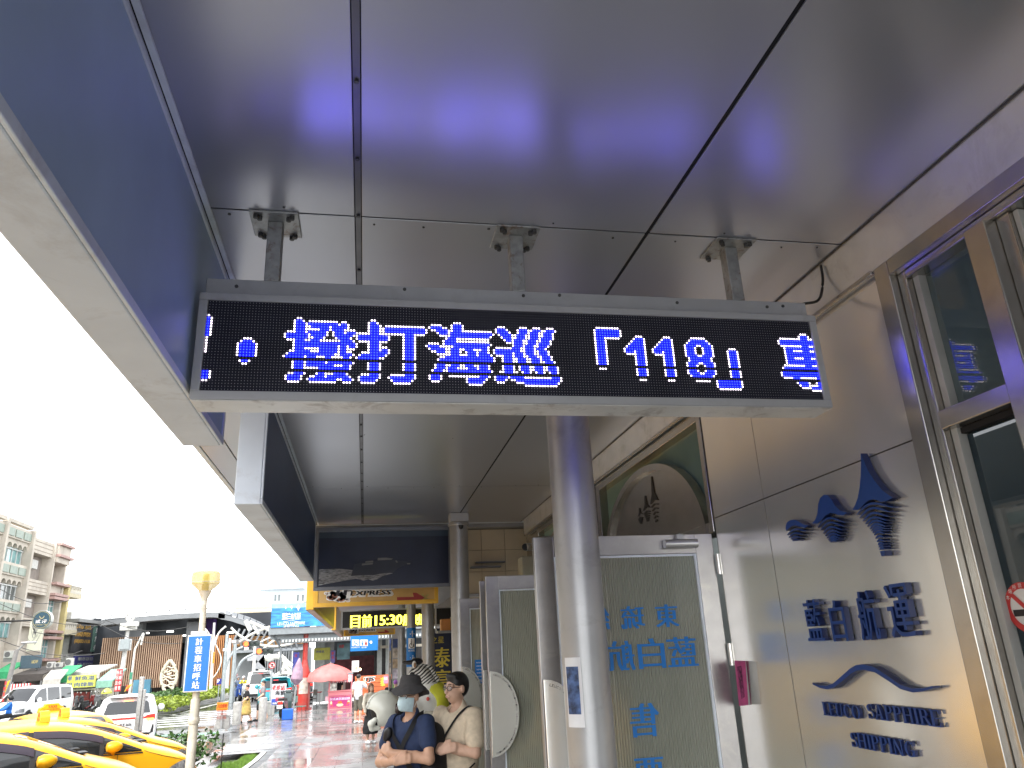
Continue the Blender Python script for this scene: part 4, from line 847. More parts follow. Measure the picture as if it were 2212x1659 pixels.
# ---- pink dessert cart with umbrella
YC = 41.0
PK = mat('cart_pink', (.70, .22, .24), .35, 0, .05, 2); MAG = mat('cart_magenta_print', (.42, .03, .16), .4, 0, .15, 3); PKD = mat('umbrella_pink', (.62, .16, .15), .6, 0, .1, 3); PKW = mat('awning_pale', (.75, .50, .52), .6)
ct = thing('dessert_cart', (U(c8m, 1390, 960, YC).x, YC, gz(YC)), 'pink dessert cart with a magenta picture panel and striped awning', 'cart')
xl, xr = U(c8m, 1240, 800, YC).x, U(c8m, 1537, 800, YC).x; zt_ = U(c8m, 1390, 705, YC).z; zb_ = U(c8m, 1390, 945, YC).z; zr_ = U(c8m, 1390, 500, YC).z
MB().box(xl, xr, YC, YC + .9, zb_, zt_).build('body', PK, ct, bevel=.02)
MB().box(xl - .04, xr + .04, YC - .05, YC + .95, zt_ + .001, zt_ + .05).build('counter_top', PK, ct, bevel=.01)
for x in (xl, xr - .07): MB().box(x, x + .07, YC, YC + .07, zt_ + .051, zr_).build('post', PK, ct)
for x in (xl, xr - .07): MB().box(x, x + .07, YC + .83, YC + .9, zt_ + .051, zr_).build('post', PK, ct)
MB().box(xl - .03, xr + .03, YC - .03, YC + .93, zr_, zr_ + .08).build('roof', GREYS, ct, bevel=.01)
MB().box(xl + .08, xr - .35, YC + .84, YC + .87, zt_ + .06, zr_ - .02).build('back_board', mat('cart_back', (.40, .38, .34), .6), ct)
n = 12
for i in range(n):
    x0 = xl + (xr - xl) * i / n; x1 = xl + (xr - xl) * (i + 1) / n
    m_ = MB(); m_.add([(x0, YC - .03, zr_ - .01), (x1, YC - .03, zr_ - .01), (x1, YC - .14, zr_ - .30), ((x0 + x1) / 2, YC - .15, zr_ - .37), (x0, YC - .14, zr_ - .30)], [(0, 4, 3, 2, 1)]); m_.build('awning_strip', PK if i % 2 else PKW, ct)
fp = MB().box(xl + .06, xr - .06, YC - .012, YC - .0005, U(c8m, 1390, 908, YC).z, U(c8m, 1390, 752, YC).z).build('picture_panel', MAG, ct)
m_ = MB(); zc_ = U(c8m, 1390, 795, YC).z; letters(m_, '日式冰淇淋鬆餅', ((xl + xr) / 2, YC - .016, zc_), X_, Z_, .95, .12, bold=.005); m_.build('characters', mat('print_lilac', (.62, .55, .75), .5), fp)
def ell(m_, cx, cz, rx, rz, y, n=14): m_.quad(*[Vector((cx + rx * math.cos(2 * math.pi * i / n), y, cz + rz * math.sin(2 * math.pi * i / n))) for i in range(n)])
cx = (xl + xr) / 2; zl = U(c8m, 1390, 860, YC).z
m_ = MB(); ell(m_, cx, zl - .04, .17, .07, YC - .0155); ell(m_, cx - .42, zl + .06, .05, .09, YC - .0155); ell(m_, cx + .42, zl + .08, .06, .07, YC - .0155); m_.build('cake_print', mat('print_cream', (.7, .55, .35), .5), fp)
m_ = MB(); ell(m_, cx, zl + .07, .11, .06, YC - .0165); m_.quad((cx - .47, YC - .0165, zl + .02), (cx - .36, YC - .0165, zl - .0), (cx - .34, YC - .0165, zl - .1)); m_.quad((cx + .48, YC - .0165, zl + .05), (cx + .30, YC - .0165, zl - .1), (cx + .37, YC - .0165, zl + .08)); m_.build('fruit_print', mat('print_red_orange', (.62, .12, .03), .5), fp)
m_ = MB(); zlo, zhi = U(c8m, 1390, 905, YC).z + .03, U(c8m, 1390, 755, YC).z - .03
for i in range(22): 
    for z in (zlo, zhi): ell(m_, xl + .1 + (xr - xl - .2) * i / 21, z, .013, .013, YC - .0155, 6)
for i in range(1, 9):
    for x in (xl + .1, xr - .1): ell(m_, x, zlo + (zhi - zlo) * i / 9, .013, .013, YC - .0155, 6)
m_.build('dot_border', mat('print_gold', (.7, .5, .15), .5), fp, kind='stuff')
MB().box(xl + .07, xl + .40, YC + .02, YC + .30, zt_ + .052, zr_ - .35).build('menu_case', mat('menu_case', (.62, .56, .50), .5, 0, .4, 8), ct, bevel=.01)
for x in (xl + .1, xr - .1):
    for y in (YC + .1, YC + .8): MB().lathe([(0, -.03), (.07, -.03), (.09, -.015), (.09, .015), (.07, .03), (0, .03)], (x, y, gz(YC) + .09), 14, axis='x').build('castor', BLK, ct, smooth=True)
m_ = MB().box(xl - .14, xl - .01, YC + .1, YC + .12, U(c8m, 1, 910, YC).z, zt_ - .2); m_.build('side_flyer', mat('flyer_pink', (.72, .45, .50), .6), ct)
# umbrella standing behind the cart
um = thing('market_umbrella', (U(c8m, 1300, 900, YC).x, YC + .5, gz(YC)), 'large faded pink umbrella above the dessert cart', 'umbrella')
uc = U(c8m, 1268, 470, YC); ut = U(c8m, 1300, 355, YC).z; ue = U(c8m, 975, 470, YC); ur = (U(c8m, 1550, 430, YC).x - ue.x) / 2; ux = (U(c8m, 1550, 430, YC).x + ue.x) / 2
m_ = MB(); n = 8; V = []; prof = [(0.02, ut), (.35, ut - .10), (.7, ut - .26), (.92, ut - .42), (1.0, ut - .62), (1.0, ut - .78)]
for fr_, z in prof:
    for k in range(n * 4):
        a_ = 2 * math.pi * k / (n * 4); sag = 1 - .05 * math.sin(a_ * n / 2 ) ** 2
        V.append((ux + ur * fr_ * math.cos(a_) * sag, YC + .5 + ur * fr_ * math.sin(a_) * sag, z - (.05 * abs(math.sin(a_ * n / 2)) if fr_ > .6 else 0)))
N_ = n * 4; F = [(i * N_ + k, i * N_ + (k + 1) % N_, (i + 1) * N_ + (k + 1) % N_, (i + 1) * N_ + k) for i in range(len(prof) - 1) for k in range(N_)]
m_.add(V, F).build('canopy', PKD, um, smooth=True)
MB().tube([(ux, YC + .5, gz(YC)), (ux, YC + .5, ut + .08)], .03, 10).build('pole', GALV, um)
for k in range(n): a_ = 2 * math.pi * k / n; MB().tube([(ux, YC + .5, ut - .02), (ux + ur * .97 * math.cos(a_), YC + .5 + ur * .97 * math.sin(a_), ut - .64)], .012, 6).build('rib', GALV, um)
# ---- bollards, chairs, crate, table and A-board in front
CONC = mat('bollard_stone', (.34, .33, .31), .5, 0, .15, 9, dirt=(.2, .19, .18), dirts=5)
def bollard(u, v, h, label):
    p = atg(u, v); m_ = MB().lathe([(.17, 0), (.17, h - .06), (.155, h - .02), (.12, h), (0, h)], (p.x, p.y, p.z), 18)
    o = m_.build('bollard', CONC, smooth=True); tag(o, label, 'bollard', 'stone bollards at the plaza edge')
x, y = c8m(95, 1120); bollard(x, y, .86, 'stone bollard left of the couple with the yellow umbrella')
x, y = c8m(418, 1070); bollard(x, y, .92, 'stone bollard right of the couple, left of the parked scooter')
def chair(u, v, rz, label, m):
    p = atg(u, v); t = thing('chair', (0, 0, 0), label, 'chair', 'chairs beside the red pole')
    for x in (-.2, .2):
        for y in (-.19, .19): MB().tube([(x * 1.1, y * 1.15, 0), (x, y, .44)], .013, 8).build('leg', mat('chair_steel', (.06, .06, .06), .4, .5), t)
    MB().box(-.22, .22, -.21, .21, .44, .475).build('seat', m, t, bevel=.012)
    MB().box(-.21, .21, .19, .225, .62, .88).build('backrest', m, t, bevel=.012)
    for x in (-.2, .2): MB().tube([(x, .2, .44), (x, .215, .86)], .012, 8).build('back_post', mat('chair_steel', (.06, .06, .06), .4, .5), t)
    t.location = p; t.rotation_euler = (0, 0, rz); return t
x, y = c8m(880, 1035); chair(x, y, rad(70), 'green metal chair in front of the red pole', mat('chair_green', (.08, .17, .14), .45))
x, y = c8m(1025, 915); chair(x, y, rad(-60), 'dark chair with a red table edge right of the red pole', mat('chair_dark', (.10, .09, .08), .45))
p = atg(*c8m(1010, 915)); tb = thing('stall_table', p, 'red topped table behind the red pole', 'table')
MB().box(p.x - .5, p.x + .55, p.y + .3, p.y + 1, p.z + .70, p.z + .74).build('table_top', REDP, tb, bevel=.008)
for dx in (-.4, .45):
    for dy in (.38, .92): MB().tube([(p.x + dx, p.y + dy, p.z), (p.x + dx, p.y + dy, p.z + .70)], .02, 8).build('leg', GALV, tb)
p = atg(*c8m(728, 1060)); o = MB().box(p.x - .22, p.x + .22, p.y, p.y + .4, p.z, p.z + .42).build('plastic_crate', mat('crate_blue', (.01, .10, .50), .4), bevel=.03); tag(o, 'blue plastic crate on the wet paving', 'crate')
p = atg(*c8m(500, 1010)); o = MB().box(p.x - .3, p.x + .2, p.y, p.y + .4, p.z, p.z + .55).box(p.x - .32, p.x + .22, p.y - .02, p.y + .42, p.z + .5505, p.z + .60).build('foam_box', mat('foam_box', (.62, .62, .58), .6), bevel=.03); tag(o, 'off-white foam box left of the parked scooter', 'box')
# seafood sign board
YS = 38.5
t, pn = board('seafood_signboard', c8m, 525, 605, 722, 880, YS, mat('signboard_grey', (.52, .53, .55), .5, 0, .08), 'standing signboard with red seafood characters behind the parked scooter', th=.08)
a, b = at(*c8m(527, 880), YS), at(*c8m(720, 790), YS); MB().box(a.x + .02, b.x - .02, YS - .006, YS - .0005, a.z + .02, b.z).build('blue_field', mat('print_ocean', (.03, .08, .42), .5, 0, .3, 3), pn)
m_ = MB()
for ch, x0, x1 in (('老', 545, 590), ('珍', 597, 645), ('店', 655, 705)):
    c, d = at(*c8m(x0, 690), YS), at(*c8m(x1, 625), YS); letters(m_, ch, ((c.x + d.x) / 2, YS - .008, (c.z + d.z) / 2), X_, Z_, d.x - c.x, d.z - c.z, bold=.01, shear=.15)
c, d = at(*c8m(580, 835), YS), at(*c8m(720, 770), YS); letters(m_, '現撈', ((c.x + d.x) / 2, YS - .010, (c.z + d.z) / 2), X_, Z_, d.x - c.x, d.z - c.z, bold=.01)
m_.build('characters', REDT, pn)
m_ = MB()
for ch, x0, x1 in (('海', 582, 637), ('鮮', 650, 705)):
    c, d = at(*c8m(x0, 750), YS), at(*c8m(x1, 695), YS); letters(m_, ch, ((c.x + d.x) / 2, YS - .010, (c.z + d.z) / 2), X_, Z_, d.x - c.x, d.z - c.z, bold=.008)
m_.build('characters', BLKP, pn)
m_ = MB(); c, d = at(*c8m(545, 865), YS), at(*c8m(600, 840), YS); letters(m_, '冷凍', ((c.x + d.x) / 2, YS - .010, (c.z + d.z) / 2), X_, Z_, d.x - c.x, d.z - c.z, bold=.008); m_.build('characters', WHT, pn)
for x in (535, 712): p = at(*c8m(x, 880), YS); MB().box(p.x - .03, p.x + .03, YS + .01, YS + .07, gz(YS), p.z).build('leg', GALV, t)
# folded parasol and slim poles
p = atg(*c8m(790, 1050)); fu = thing('folded_parasol', p, 'folded violet parasol on a slim pole left of the red pole', 'umbrella')
z1 = U(c8m, 825, 290, p.y).z; z0 = U(c8m, 815, 620, p.y).z
MB().tube([(p.x + .1, p.y, z0), (p.x + .12, p.y, z0 + (z1 - z0) * .2), (p.x + .16, p.y, z0 + (z1 - z0) * .6), (p.x + .2, p.y, z1)], [.10, .26, .20, .03], 10).build('folded_cloth', mat('parasol_violet', (.30, .20, .26), .7, 0, .2, 5), fu, smooth=True)
MB().tube([(p.x, p.y, p.z), (p.x + .12, p.y, z0 + .2)], .035, 8).build('pole', GALV, fu)
# ------------------------------------------------------------------ vehicles
def lerp_tab(tab, x):
    if x <= tab[0][0]: return tab[0][1]
    for (a, b), (c, d) in zip(tab[:-1], tab[1:]):
        if x <= c:
            t = (x - a) / (c - a); return b + (d - b) * t
    return tab[-1][1]
def smooth_tab(tab, x, h=.10): return sum(lerp_tab(tab, x + h * k) * w for k, w in ((-1, 1), (-.5, 2), (0, 3), (.5, 2), (1, 1))) / 9
CARGLASS = mat('car_glass', (.012, .014, .016), .04, 0, .05, spec=.9); TYRE = mat('tyre_rubber', (.015, .015, .015), .75); RIM = mat('alloy_rim', (.45, .45, .46), .3, .8)
VISOR = mat('rain_visor', (.030, .022, .036), .38, 0, .05); CHROME = mat('chrome', (.7, .7, .7), .12, 1.0); LAMPG = mat('headlamp_glass', (.25, .26, .28), .08, .3, .3, 30, spec=.9)
TAIL = mat('tail_lamp', (.35, .01, .01), .2, emit=(1, .03, .02), es=.5); BRAKE = mat('brake_lamp_lit', (.5, .1, .03), .2, emit=(1, .16, .03), es=2.6); BLKTRIM = mat('black_trim', (.015, .015, .016), .5)
class Car:
    def __init__(s, root, paint, top, W, belt, rake_r=0.0, green=.22, zb=.20, rr=.13):
        s.r, s.p, s.top_t, s.W_t, s.belt_t, s.rk, s.g, s.zb, s.rr = root, paint, top, W, belt, rake_r, green, zb, rr
        s.x0, s.x1 = top[0][0], top[-1][0]
    def top(s, x): return smooth_tab(s.top_t, x)
    def w(s, x, z):
        W = smooth_tab(s.W_t, x); b = smooth_tab(s.belt_t, x); tp = s.top(x)
        if z <= b:
            t = (b - z) / max(.01, b - s.zb); y = W * (1 - .015 * math.sin(t * math.pi) * -1 - .07 * max(0, t - .55) ** 1.2)
        else: y = W * (1 - s.g * ((z - b) / .65) ** 1.15)
        t = (tp - z) / s.rr
        if t < 1: y *= math.sqrt(max(0, 1 - (1 - max(0, t)) ** 2.4)) ** .8
        return y
    def sx(s, x, z):
        f = max(0, min(1, (s.x0 + 1.4 - x) / 1.4)); return x + s.rk * f * max(0, z - smooth_tab(s.belt_t, s.x0 + .3))
    def body(s, nx=44, nz=15):
        mb = MB(); V = []; 
        for i in range(nx + 1):
            t = i / nx; x = s.x0 + (s.x1 - s.x0) * (t if True else t); tp = s.top(x); row = []
            for k in range(nz + 1):
                u = k / nz; z = s.zb + (tp - s.zb) * (1 - (1 - u) ** 1.9); row.append((s.sx(x, z), s.w(x, z), z))
            full = [(a, -b, c) for a, b, c in row] + [r for r in row[-2::-1]]
            V += full
        n = 2 * nz + 1; F = []
        for i in range(nx):
            for k in range(n - 1): F.append((i * n + k, (i + 1) * n + k, (i + 1) * n + k + 1, i * n + k + 1))
        F.append(tuple(range(n))); F.append(tuple(nx * n + k for k in range(n - 1, -1, -1)))
        mb.add(V, F); return mb.build('body', s.p, s.r, smooth=True)
    def patch(s, name, m, xa, xb, lo, hi, sides=(1, -1), off=.006, nx=10, nz=3, parent=None):
        for sd in sides:
            mb = MB(); V = []
            for i in range(nx + 1):
                x = xa + (xb - xa) * i / nx; l, h = lo(x), hi(x)
                for k in range(nz + 1):
                    z = l + max(0, h - l) * k / nz; V.append((s.sx(x, z), sd * (s.w(x, z) + off), z))
            F = [(i * (nz + 1) + k, (i + 1) * (nz + 1) + k, (i + 1) * (nz + 1) + k + 1, i * (nz + 1) + k + 1) for i in range(nx) for k in range(nz)]
            if sd > 0: F = [f[::-1] for f in F]
            o = mb.add(V, F).build(name, m, parent or s.r, smooth=True)
        return o
    def zat(s, x, y):
        lo, hi = smooth_tab(s.belt_t, x) - .25, s.top(x)
        for _ in range(30):
            md = (lo + hi) / 2
            if s.w(x, md) > abs(y): lo = md
            else: hi = md
        return lo
    def screen(s, name, m, xa, xb, ya, yb, off=.008, nx=8, ny=10):
        mb = MB(); V = []
        for i in range(nx + 1):
            x = xa + (xb - xa) * i / nx; yw = ya + (yb - ya) * i / nx
            for k in range(ny + 1): y = -yw + 2 * yw * k / ny; z = s.zat(x, y); V.append((s.sx(x, z), y, z + off))
        F = [(i * (ny + 1) + k, (i + 1) * (ny + 1) + k, (i + 1) * (ny + 1) + k + 1, i * (ny + 1) + k + 1) for i in range(nx) for k in range(ny)]
        return mb.add(V, F).build(name, m, s.r, smooth=True)
    def wheel(s, x, r=.32, wy=None):
        for sd in (1, -1):
            y = sd * ((wy or smooth_tab(s.W_t, x)) - .09)
            a = MB().lathe([(0, -.02), (r + .07, -.02), (r + .07, .105), (r + .05, .11), (0, .105)], (x, y, r), 24, axis='y') if sd > 0 else MB().lathe([(0, .02), (r + .07, .02), (r + .07, -.105), (r + .05, -.11), (0, -.105)], (x, y, r), 24, axis='y')
            a.build('wheel_arch', BLKTRIM, s.r)
            t = MB().lathe([(r * .55, -.10), (r * .9, -.11), (r, -.08), (r, .10), (r * .9, .125), (r * .62, .118)], (x, y, r), 28, axis='y').build('tyre', TYRE, s.r, smooth=True)
            sg = .12 * sd
            mb = MB().lathe([(0, sg), (r * .16, sg), (r * .62, sg * .93), (r * .66, sg * .98)], (x, y, r), 24, axis='y')
            mb.build('rim', RIM, t, smooth=True)
    def box(s, name, m, *b, parent=None, bevel=.01): return MB().box(*b).build(name, m, parent or s.r, bevel=bevel)
TAXI_TOP = [(-2.30, .62), (-2.26, 1.05), (-2.12, 1.36), (-1.75, 1.50), (-1.0, 1.565), (-.3, 1.58), (.2, 1.545), (.6, 1.46), (1.0, 1.31), (1.38, 1.15), (1.6, 1.08), (1.9, .99), (2.12, .88), (2.25, .75), (2.30, .6)]
TAXI_W = [(-2.30, .62), (-2.2, .78), (-1.9, .86), (-1, .88), (1.2, .88), (1.7, .86), (2.0, .78), (2.2, .60), (2.30, .38)]
TAXI_B = [(-2.3, 1.12), (-1, 1.09), (0, 1.07), (1.3, 1.04), (2.3, 1.0)]
YTAXI = mat('taxi_yellow_paint', (.70, .36, .012), .30, 0, .03, 2, spec=.35); TSIGN = mat('taxi_lamp_yellow', (.72, .34, .01), .4)
def roof_sign(c, zt, ry=0.0, big=False):
    w, h = (.30, .20) if big else (.22, .17)
    f = lambda a, b, d: Vector((d * math.cos(ry) - a * math.sin(ry) - .05, d * math.sin(ry) + a * math.cos(ry), zt + b))
    pr = [(-w, 0), (w, 0), (w * .92, h * .55), (w * .6, h * .75), (w * .5, h), (-w * .5, h), (-w * .6, h * .75), (-w * .92, h * .55)]
    sg = MB().prism(pr, -.07, .07, f).build('roof_sign', TSIGN, c.r, bevel=.01)
    return sg, f
def taxi(label, loc, heading, big=False):
    r = thing('taxi', (0, 0, 0), label, 'taxi', 'yellow taxis at the rank')
    c = Car(r, YTAXI, TAXI_TOP, TAXI_W, TAXI_B, rake_r=.0)
    c.body()
    bl = lambda x: smooth_tab(TAXI_B, x) + .02
    hi = lambda x: max(bl(x), c.top(x) - .105)
    c.patch('front_quarter_window', CARGLASS, .72, 1.26, lambda x: bl(x) + .01, hi)
    c.patch('front_window', CARGLASS, -.22, .66, bl, hi)
    c.patch('rear_window', CARGLASS, -1.12, -.32, bl, hi)
    c.patch('rear_quarter_window', CARGLASS, -1.78, -1.2, lambda x: bl(x) + .04, lambda x: hi(x) - .03)
    c.patch('rain_visor', VISOR, -.24, .70, lambda x: hi(x) - .085, lambda x: hi(x) + .012, off=.022, nz=2)
    c.patch('rain_visor', VISOR, -1.14, -.30, lambda x: hi(x) - .085, lambda x: hi(x) + .012, off=.022, nz=2)
    c.patch('window_pillar', BLKTRIM, .66, .72, bl, hi, off=.007, nx=2)
    c.patch('window_pillar', BLKTRIM, -.32, -.22, bl, hi, off=.007, nx=2)
    c.patch('window_trim', BLKTRIM, -1.8, 1.28, lambda x: bl(x) - .02, lambda x: bl(x) - .001, off=.008, nx=24, nz=1)
    for x in (-.28, .92, -1.2): c.patch('door_seam', BLKTRIM, x - .004, x + .004, lambda q: .30, lambda q: smooth_tab(TAXI_B, q), off=.002, nx=1, nz=6)
    c.screen('windscreen', CARGLASS, .50, 1.34, .42, .52, off=.004)
    c.screen('back_window', CARGLASS, -2.12, -1.86, .58, .55)
    c.patch('headlamp', LAMPG, 1.70, 2.19, lambda x: .72 + .02 * (x - 1.7), lambda x: .76 + .11 * math.sin(math.pi * min(1, max(0, (x - 1.66) / .62))), off=.010, nx=8)
    c.patch('tail_lamp', TAIL, -2.27, -2.02, lambda x: .95, lambda x: 1.15, off=.008, nx=4)
    c.patch('bonnet_seam', BLKTRIM, 1.30, 2.05, lambda x: c.top(x) - .115, lambda x: c.top(x) - .108, off=.003, nz=1)
    c.patch('bumper_seam', BLKTRIM, 1.72, 2.2, lambda x: .60 - .25 * (2.2 - x), lambda x: .608 - .25 * (2.2 - x), off=.003, nz=1)
    for sd in (1, -1):
        m_ = MB(); n = 10
        for i, (rr_, xx) in enumerate(((0.0, -.10), (.7, -.085), (1.0, -.02), (.9, .06), (.5, .12), (0, .14))):
            for k in range(14): a = 2 * math.pi * k / 14; m_.v.append((.82 + xx, sd * (1.0 + .115 * rr_ * math.cos(a)), 1.18 + .085 * rr_ * math.sin(a)))
        for i in range(5):
            for k in range(14): m_.f.append((i * 14 + k, i * 14 + (k + 1) % 14, (i + 1) * 14 + (k + 1) % 14, (i + 1) * 14 + k)); m_.mi.append(0)
        mo = m_.build('door_mirror', YTAXI, r, smooth=True)
        MB().tube([(.86, sd * .86, 1.07), (.84, sd * .95, 1.11)], .03, 8).build('mirror_arm', YTAXI, mo, smooth=True)
        MB().box(.72, .735, sd * 1.0 - .09, sd * 1.0 + .09, 1.10, 1.115).build('mirror_trim', BLKTRIM, mo)
        c.box('door_handle', YTAXI, -.18, .02, sd * c.w(-.1, .86) - .02, sd * c.w(-.1, .86) + .025, .845, .875)
        m_ = MB(); m_.box(1.28, 1.40, sd * .35 - .02, sd * .35 + .25, c.zat(1.34, .35) + .004, c.zat(1.34, .35) + .025); m_.build('wiper', BLKTRIM, r)
    c.wheel(1.42); c.wheel(-1.38)
    c.box('front_bumper_grille', BLKTRIM, 2.23, 2.285, -.4, .4, .28, .40)
    zt = c.top(-.05) - .005
    sg, f = roof_sign(c, zt, 0.0, big)
    m_ = MB()
    for d, xd in ((.0712, Y_), (-.0712, -Y_)):
        p = f(0, .075 if big else .06, d); letters(m_, 'TAXI', p + Vector((0, 0, .055)), xd, Z_, .20, .06, bold=.004)
        letters(m_, '小琉球東港站', p - Vector((0, 0, .01)), xd, Z_, .40 if big else .28, .05)
    m_.build('sign_lettering', REDT, sg)
    r.location = loc; r.rotation_euler = (0, 0, heading); return r
gr = lambda y: gz(y) - .16
taxi('taxi at the bottom left corner, mostly outside the picture', (-5.25, 9.4, gr(9.4)), rad(26))
taxi('yellow taxi with its large mirror in front, nearest of the row at the rank', (-5.15, 12.1, gr(12.1)), rad(26))
taxi('yellow taxi second in the row, nose ending at the lamp post', (-4.93, 14.15, gr(14.1)), rad(26))
taxi('yellow taxi third in the row, headlamp just above the second taxi', (-5.5, 16.75, gr(16.7)), rad(26))
taxi('yellow taxi with a lettered roof sign facing the camera, left of the white SUV', (-7.9, 22.8, gr(22.8)), rad(128), big=True)
# taxis waiting further along the rank beside the photographer
for i, (x, y) in enumerate(((-5.3, 6.9), (-5.2, 4.1), (-5.3, 1.3))): taxi(('taxi beside the photographer, first outside the left edge', 'taxi beside the photographer, second outside the left edge', 'taxi beside the photographer, third outside the left edge')[i], (x, y, gr(y)), rad(21))
SUV_TOP = [(-2.30, .95), (-2.27, 1.22), (-2.22, 1.60), (-1.9, 1.66), (-1, 1.68), (0, 1.66), (.4, 1.56), (.8, 1.32), (1.1, 1.12), (1.7, 1.04), (2.1, .95), (2.3, .75)]
SUV_W = [(-2.30, .86), (-2.1, .92), (-1, .93), (1.2, .92), (1.9, .86), (2.2, .70), (2.3, .5)]
SUV_B = [(-2.3, 1.10), (-1, 1.06), (2.3, 1.0)]
def suv(label, paint, loc, heading, name='parked_car', cat='car', bar=True, plate='BUE 6606', lit=True, square=False, hs=1.0):
    r = thing(name, (0, 0, 0), label, cat)
    tp = SUV_TOP if not square else [(-2.30, 1.0), (-2.28, 1.5), (-2.26, 1.85), (-2.0, 1.90), (0, 1.92), (.5, 1.88), (.75, 1.6), (.95, 1.25), (1.2, 1.2), (2.1, 1.1), (2.25, .9), (2.3, .75)]
    c = Car(r, paint, tp, SUV_W, SUV_B, rake_r=.42 if not square else .06, green=.24 if not square else .10, zb=.26, rr=.12); c.body(36, 15)
    bl = lambda x: smooth_tab(SUV_B, x) + .02; hi = lambda x: max(bl(x), c.top(x) - .13)
    c.patch('front_window', CARGLASS, -.15, .78, bl, hi); c.patch('rear_window', CARGLASS, -1.15, -.25, bl, hi); c.patch('rear_quarter_window', CARGLASS, -1.8, -1.25, lambda x: bl(x) + .06, lambda x: hi(x) - .02)
    c.screen('windscreen', CARGLASS, .40, 1.06, .60, .74)
    xr = -2.302
    def back(name, m, pts, off=0.0, par=None):
        P = [Vector((c.sx(xr, z) - .006 - off, y, z)) for y, z in pts]
        a = sum(P[i].y * P[(i + 1) % len(P)].z - P[(i + 1) % len(P)].y * P[i].z for i in range(len(P))); m_ = MB(); m_.quad(*(P if a < 0 else P[::-1])); return m_.build(name, m, par or r)
    zt = tp[2][1]
    bw = back('back_window', CARGLASS, [(-.70, 1.10), (.70, 1.10), (.62, zt - .18), (.55, zt - .13), (-.55, zt - .13), (-.62, zt - .18)])
    # dark side glass wrapping into the rear pillars
    back('high_stop_lamp', BRAKE if lit else TAIL, [(-.14, zt - .115), (.14, zt - .115), (.14, zt - .09), (-.14, zt - .09)], .004)
    MB().box(c.sx(xr, zt) - .10, c.sx(xr, zt) + .3, -.6, .6, zt + .005, zt + .035).build('roof_spoiler', paint, r, bevel=.012)
    if bar: back('lamp_bar', TAIL, [(-.86, .93), (.86, .93), (.86, .985), (-.86, .985)], .003)
    for sd in (1, -1):
        back('tail_lamp', TAIL, [(sd * .50, .95), (sd * .86, .90), (sd * .86, 1.06), (sd * .62, 1.03)] if bar else [(sd * .70, .80), (sd * .86, .80), (sd * .86, 1.10), (sd * .70, 1.10)], .006)
        if lit: back('stop_lamp', BRAKE, [(sd * .60, .865), (sd * .82, .85), (sd * .83, .925), (sd * .60, .93)], .010)
        back('bumper_vent', BLKTRIM, [(sd * .66, .42), (sd * .84, .50), (sd * .84, .72), (sd * .80, .74), (sd * .76, .52)], .004)
        m_ = MB().lathe([(0, -.06), (.09, -.045), (.12, 0), (.09, .05), (0, .07)], (.75, sd * 1.02, 1.12), 12, axis='x'); mo = m_.build('door_mirror', paint, r, smooth=True)
        MB().tube([(.76, sd * .86, 1.06), (.75, sd * .97, 1.10)], .025, 8).build('mirror_arm', BLKTRIM, mo)
    back('lower_bumper', BLKTRIM, [(-.80, .28), (.80, .28), (.72, .47), (-.72, .47)], .004)
    pl = back('number_plate', mat('plate_white', (.6, .6, .6), .4), [(-.20, .70), (.20, .70), (.20, .84), (-.20, .84)], .012)
    m_ = MB(); letters(m_, plate, (c.sx(xr, .77) - .0215, 0, .77), -Y_, Z_, .34, .085, bold=.003); m_.build('plate_characters', BLKP, pl)
    back('boot_seam', BLKTRIM, [(-.80, .56), (.80, .56), (.80, .566), (-.80, .566)], .003)
    c.wheel(1.42, .35); c.wheel(-1.38, .35)
    r.location = loc; r.rotation_euler = (0, 0, heading); r.scale = (1, 1, hs); return r
WPAINT = mat('white_car_paint', (.74, .74, .74), .22, 0, .02, 2, coat=.5); TEALP = mat('teal_car_paint', (.03, .30, .36), .22, 0, .03, 2, coat=.5); GREYP = mat('grey_car_paint', (.12, .13, .14), .25, 0, .03, 2, coat=.5); SILV = mat('silver_car_paint', (.45, .46, .47), .25, .4, .03, 2, coat=.5)
suv('white SUV seen from behind with lit brake lamps and plate BUE 6606', WPAINT, (-8.2, 31.2, gr(31)), rad(103), name='white_car')
suv('teal SUV seen from behind, left of the seafood signboard', TEALP, (-5.15, 49.5, gr(49)), rad(97), name='teal_car', bar=True, lit=False, plate='ABK 2731')
suv('boxy white off-road car behind the teal SUV', WPAINT, (-7.3, 60, gr(60)), rad(98), name='white_car', bar=False, lit=False, square=True, plate='RDK 5208')
suv('dark grey car behind the seafood signboard', GREYP, (-4.35, 56, gr(56)), rad(96), name='grey_car', bar=True, lit=False, plate='AHB 1163')
# white van turned towards the camera
VAN_TOP = [(-2.3, 1.0), (-2.28, 1.5), (-2.22, 1.80), (-1.8, 1.86), (0, 1.88), (.6, 1.82), (1.0, 1.55), (1.4, 1.20), (1.7, 1.06), (2.1, .92), (2.28, .75), (2.3, .6)]
r = thing('white_van', (0, 0, 0), 'white van driving towards the camera on the far side of the street', 'van')
c = Car(r, WPAINT, VAN_TOP, SUV_W, [(-2.3, 1.12), (2.3, 1.0)], green=.14, zb=.24, rr=.12); c.body()
bl = lambda x: lerp_tab([(-2.3, 1.12), (2.3, 1.0)], x) + .02; hi = lambda x: max(bl(x), c.top(x) - .14)
c.patch('front_window', CARGLASS, .15, 1.12, bl, hi); c.patch('rear_window', CARGLASS, -.95, .05, bl, hi); c.patch('rear_quarter_window', CARGLASS, -2.0, -1.08, bl, lambda x: hi(x) - .02)
c.screen('windscreen', CARGLASS, .70, 1.52, .66, .78); c.patch('headlamp', LAMPG, 1.80, 2.22, lambda x: .62, lambda x: .80, off=.01)
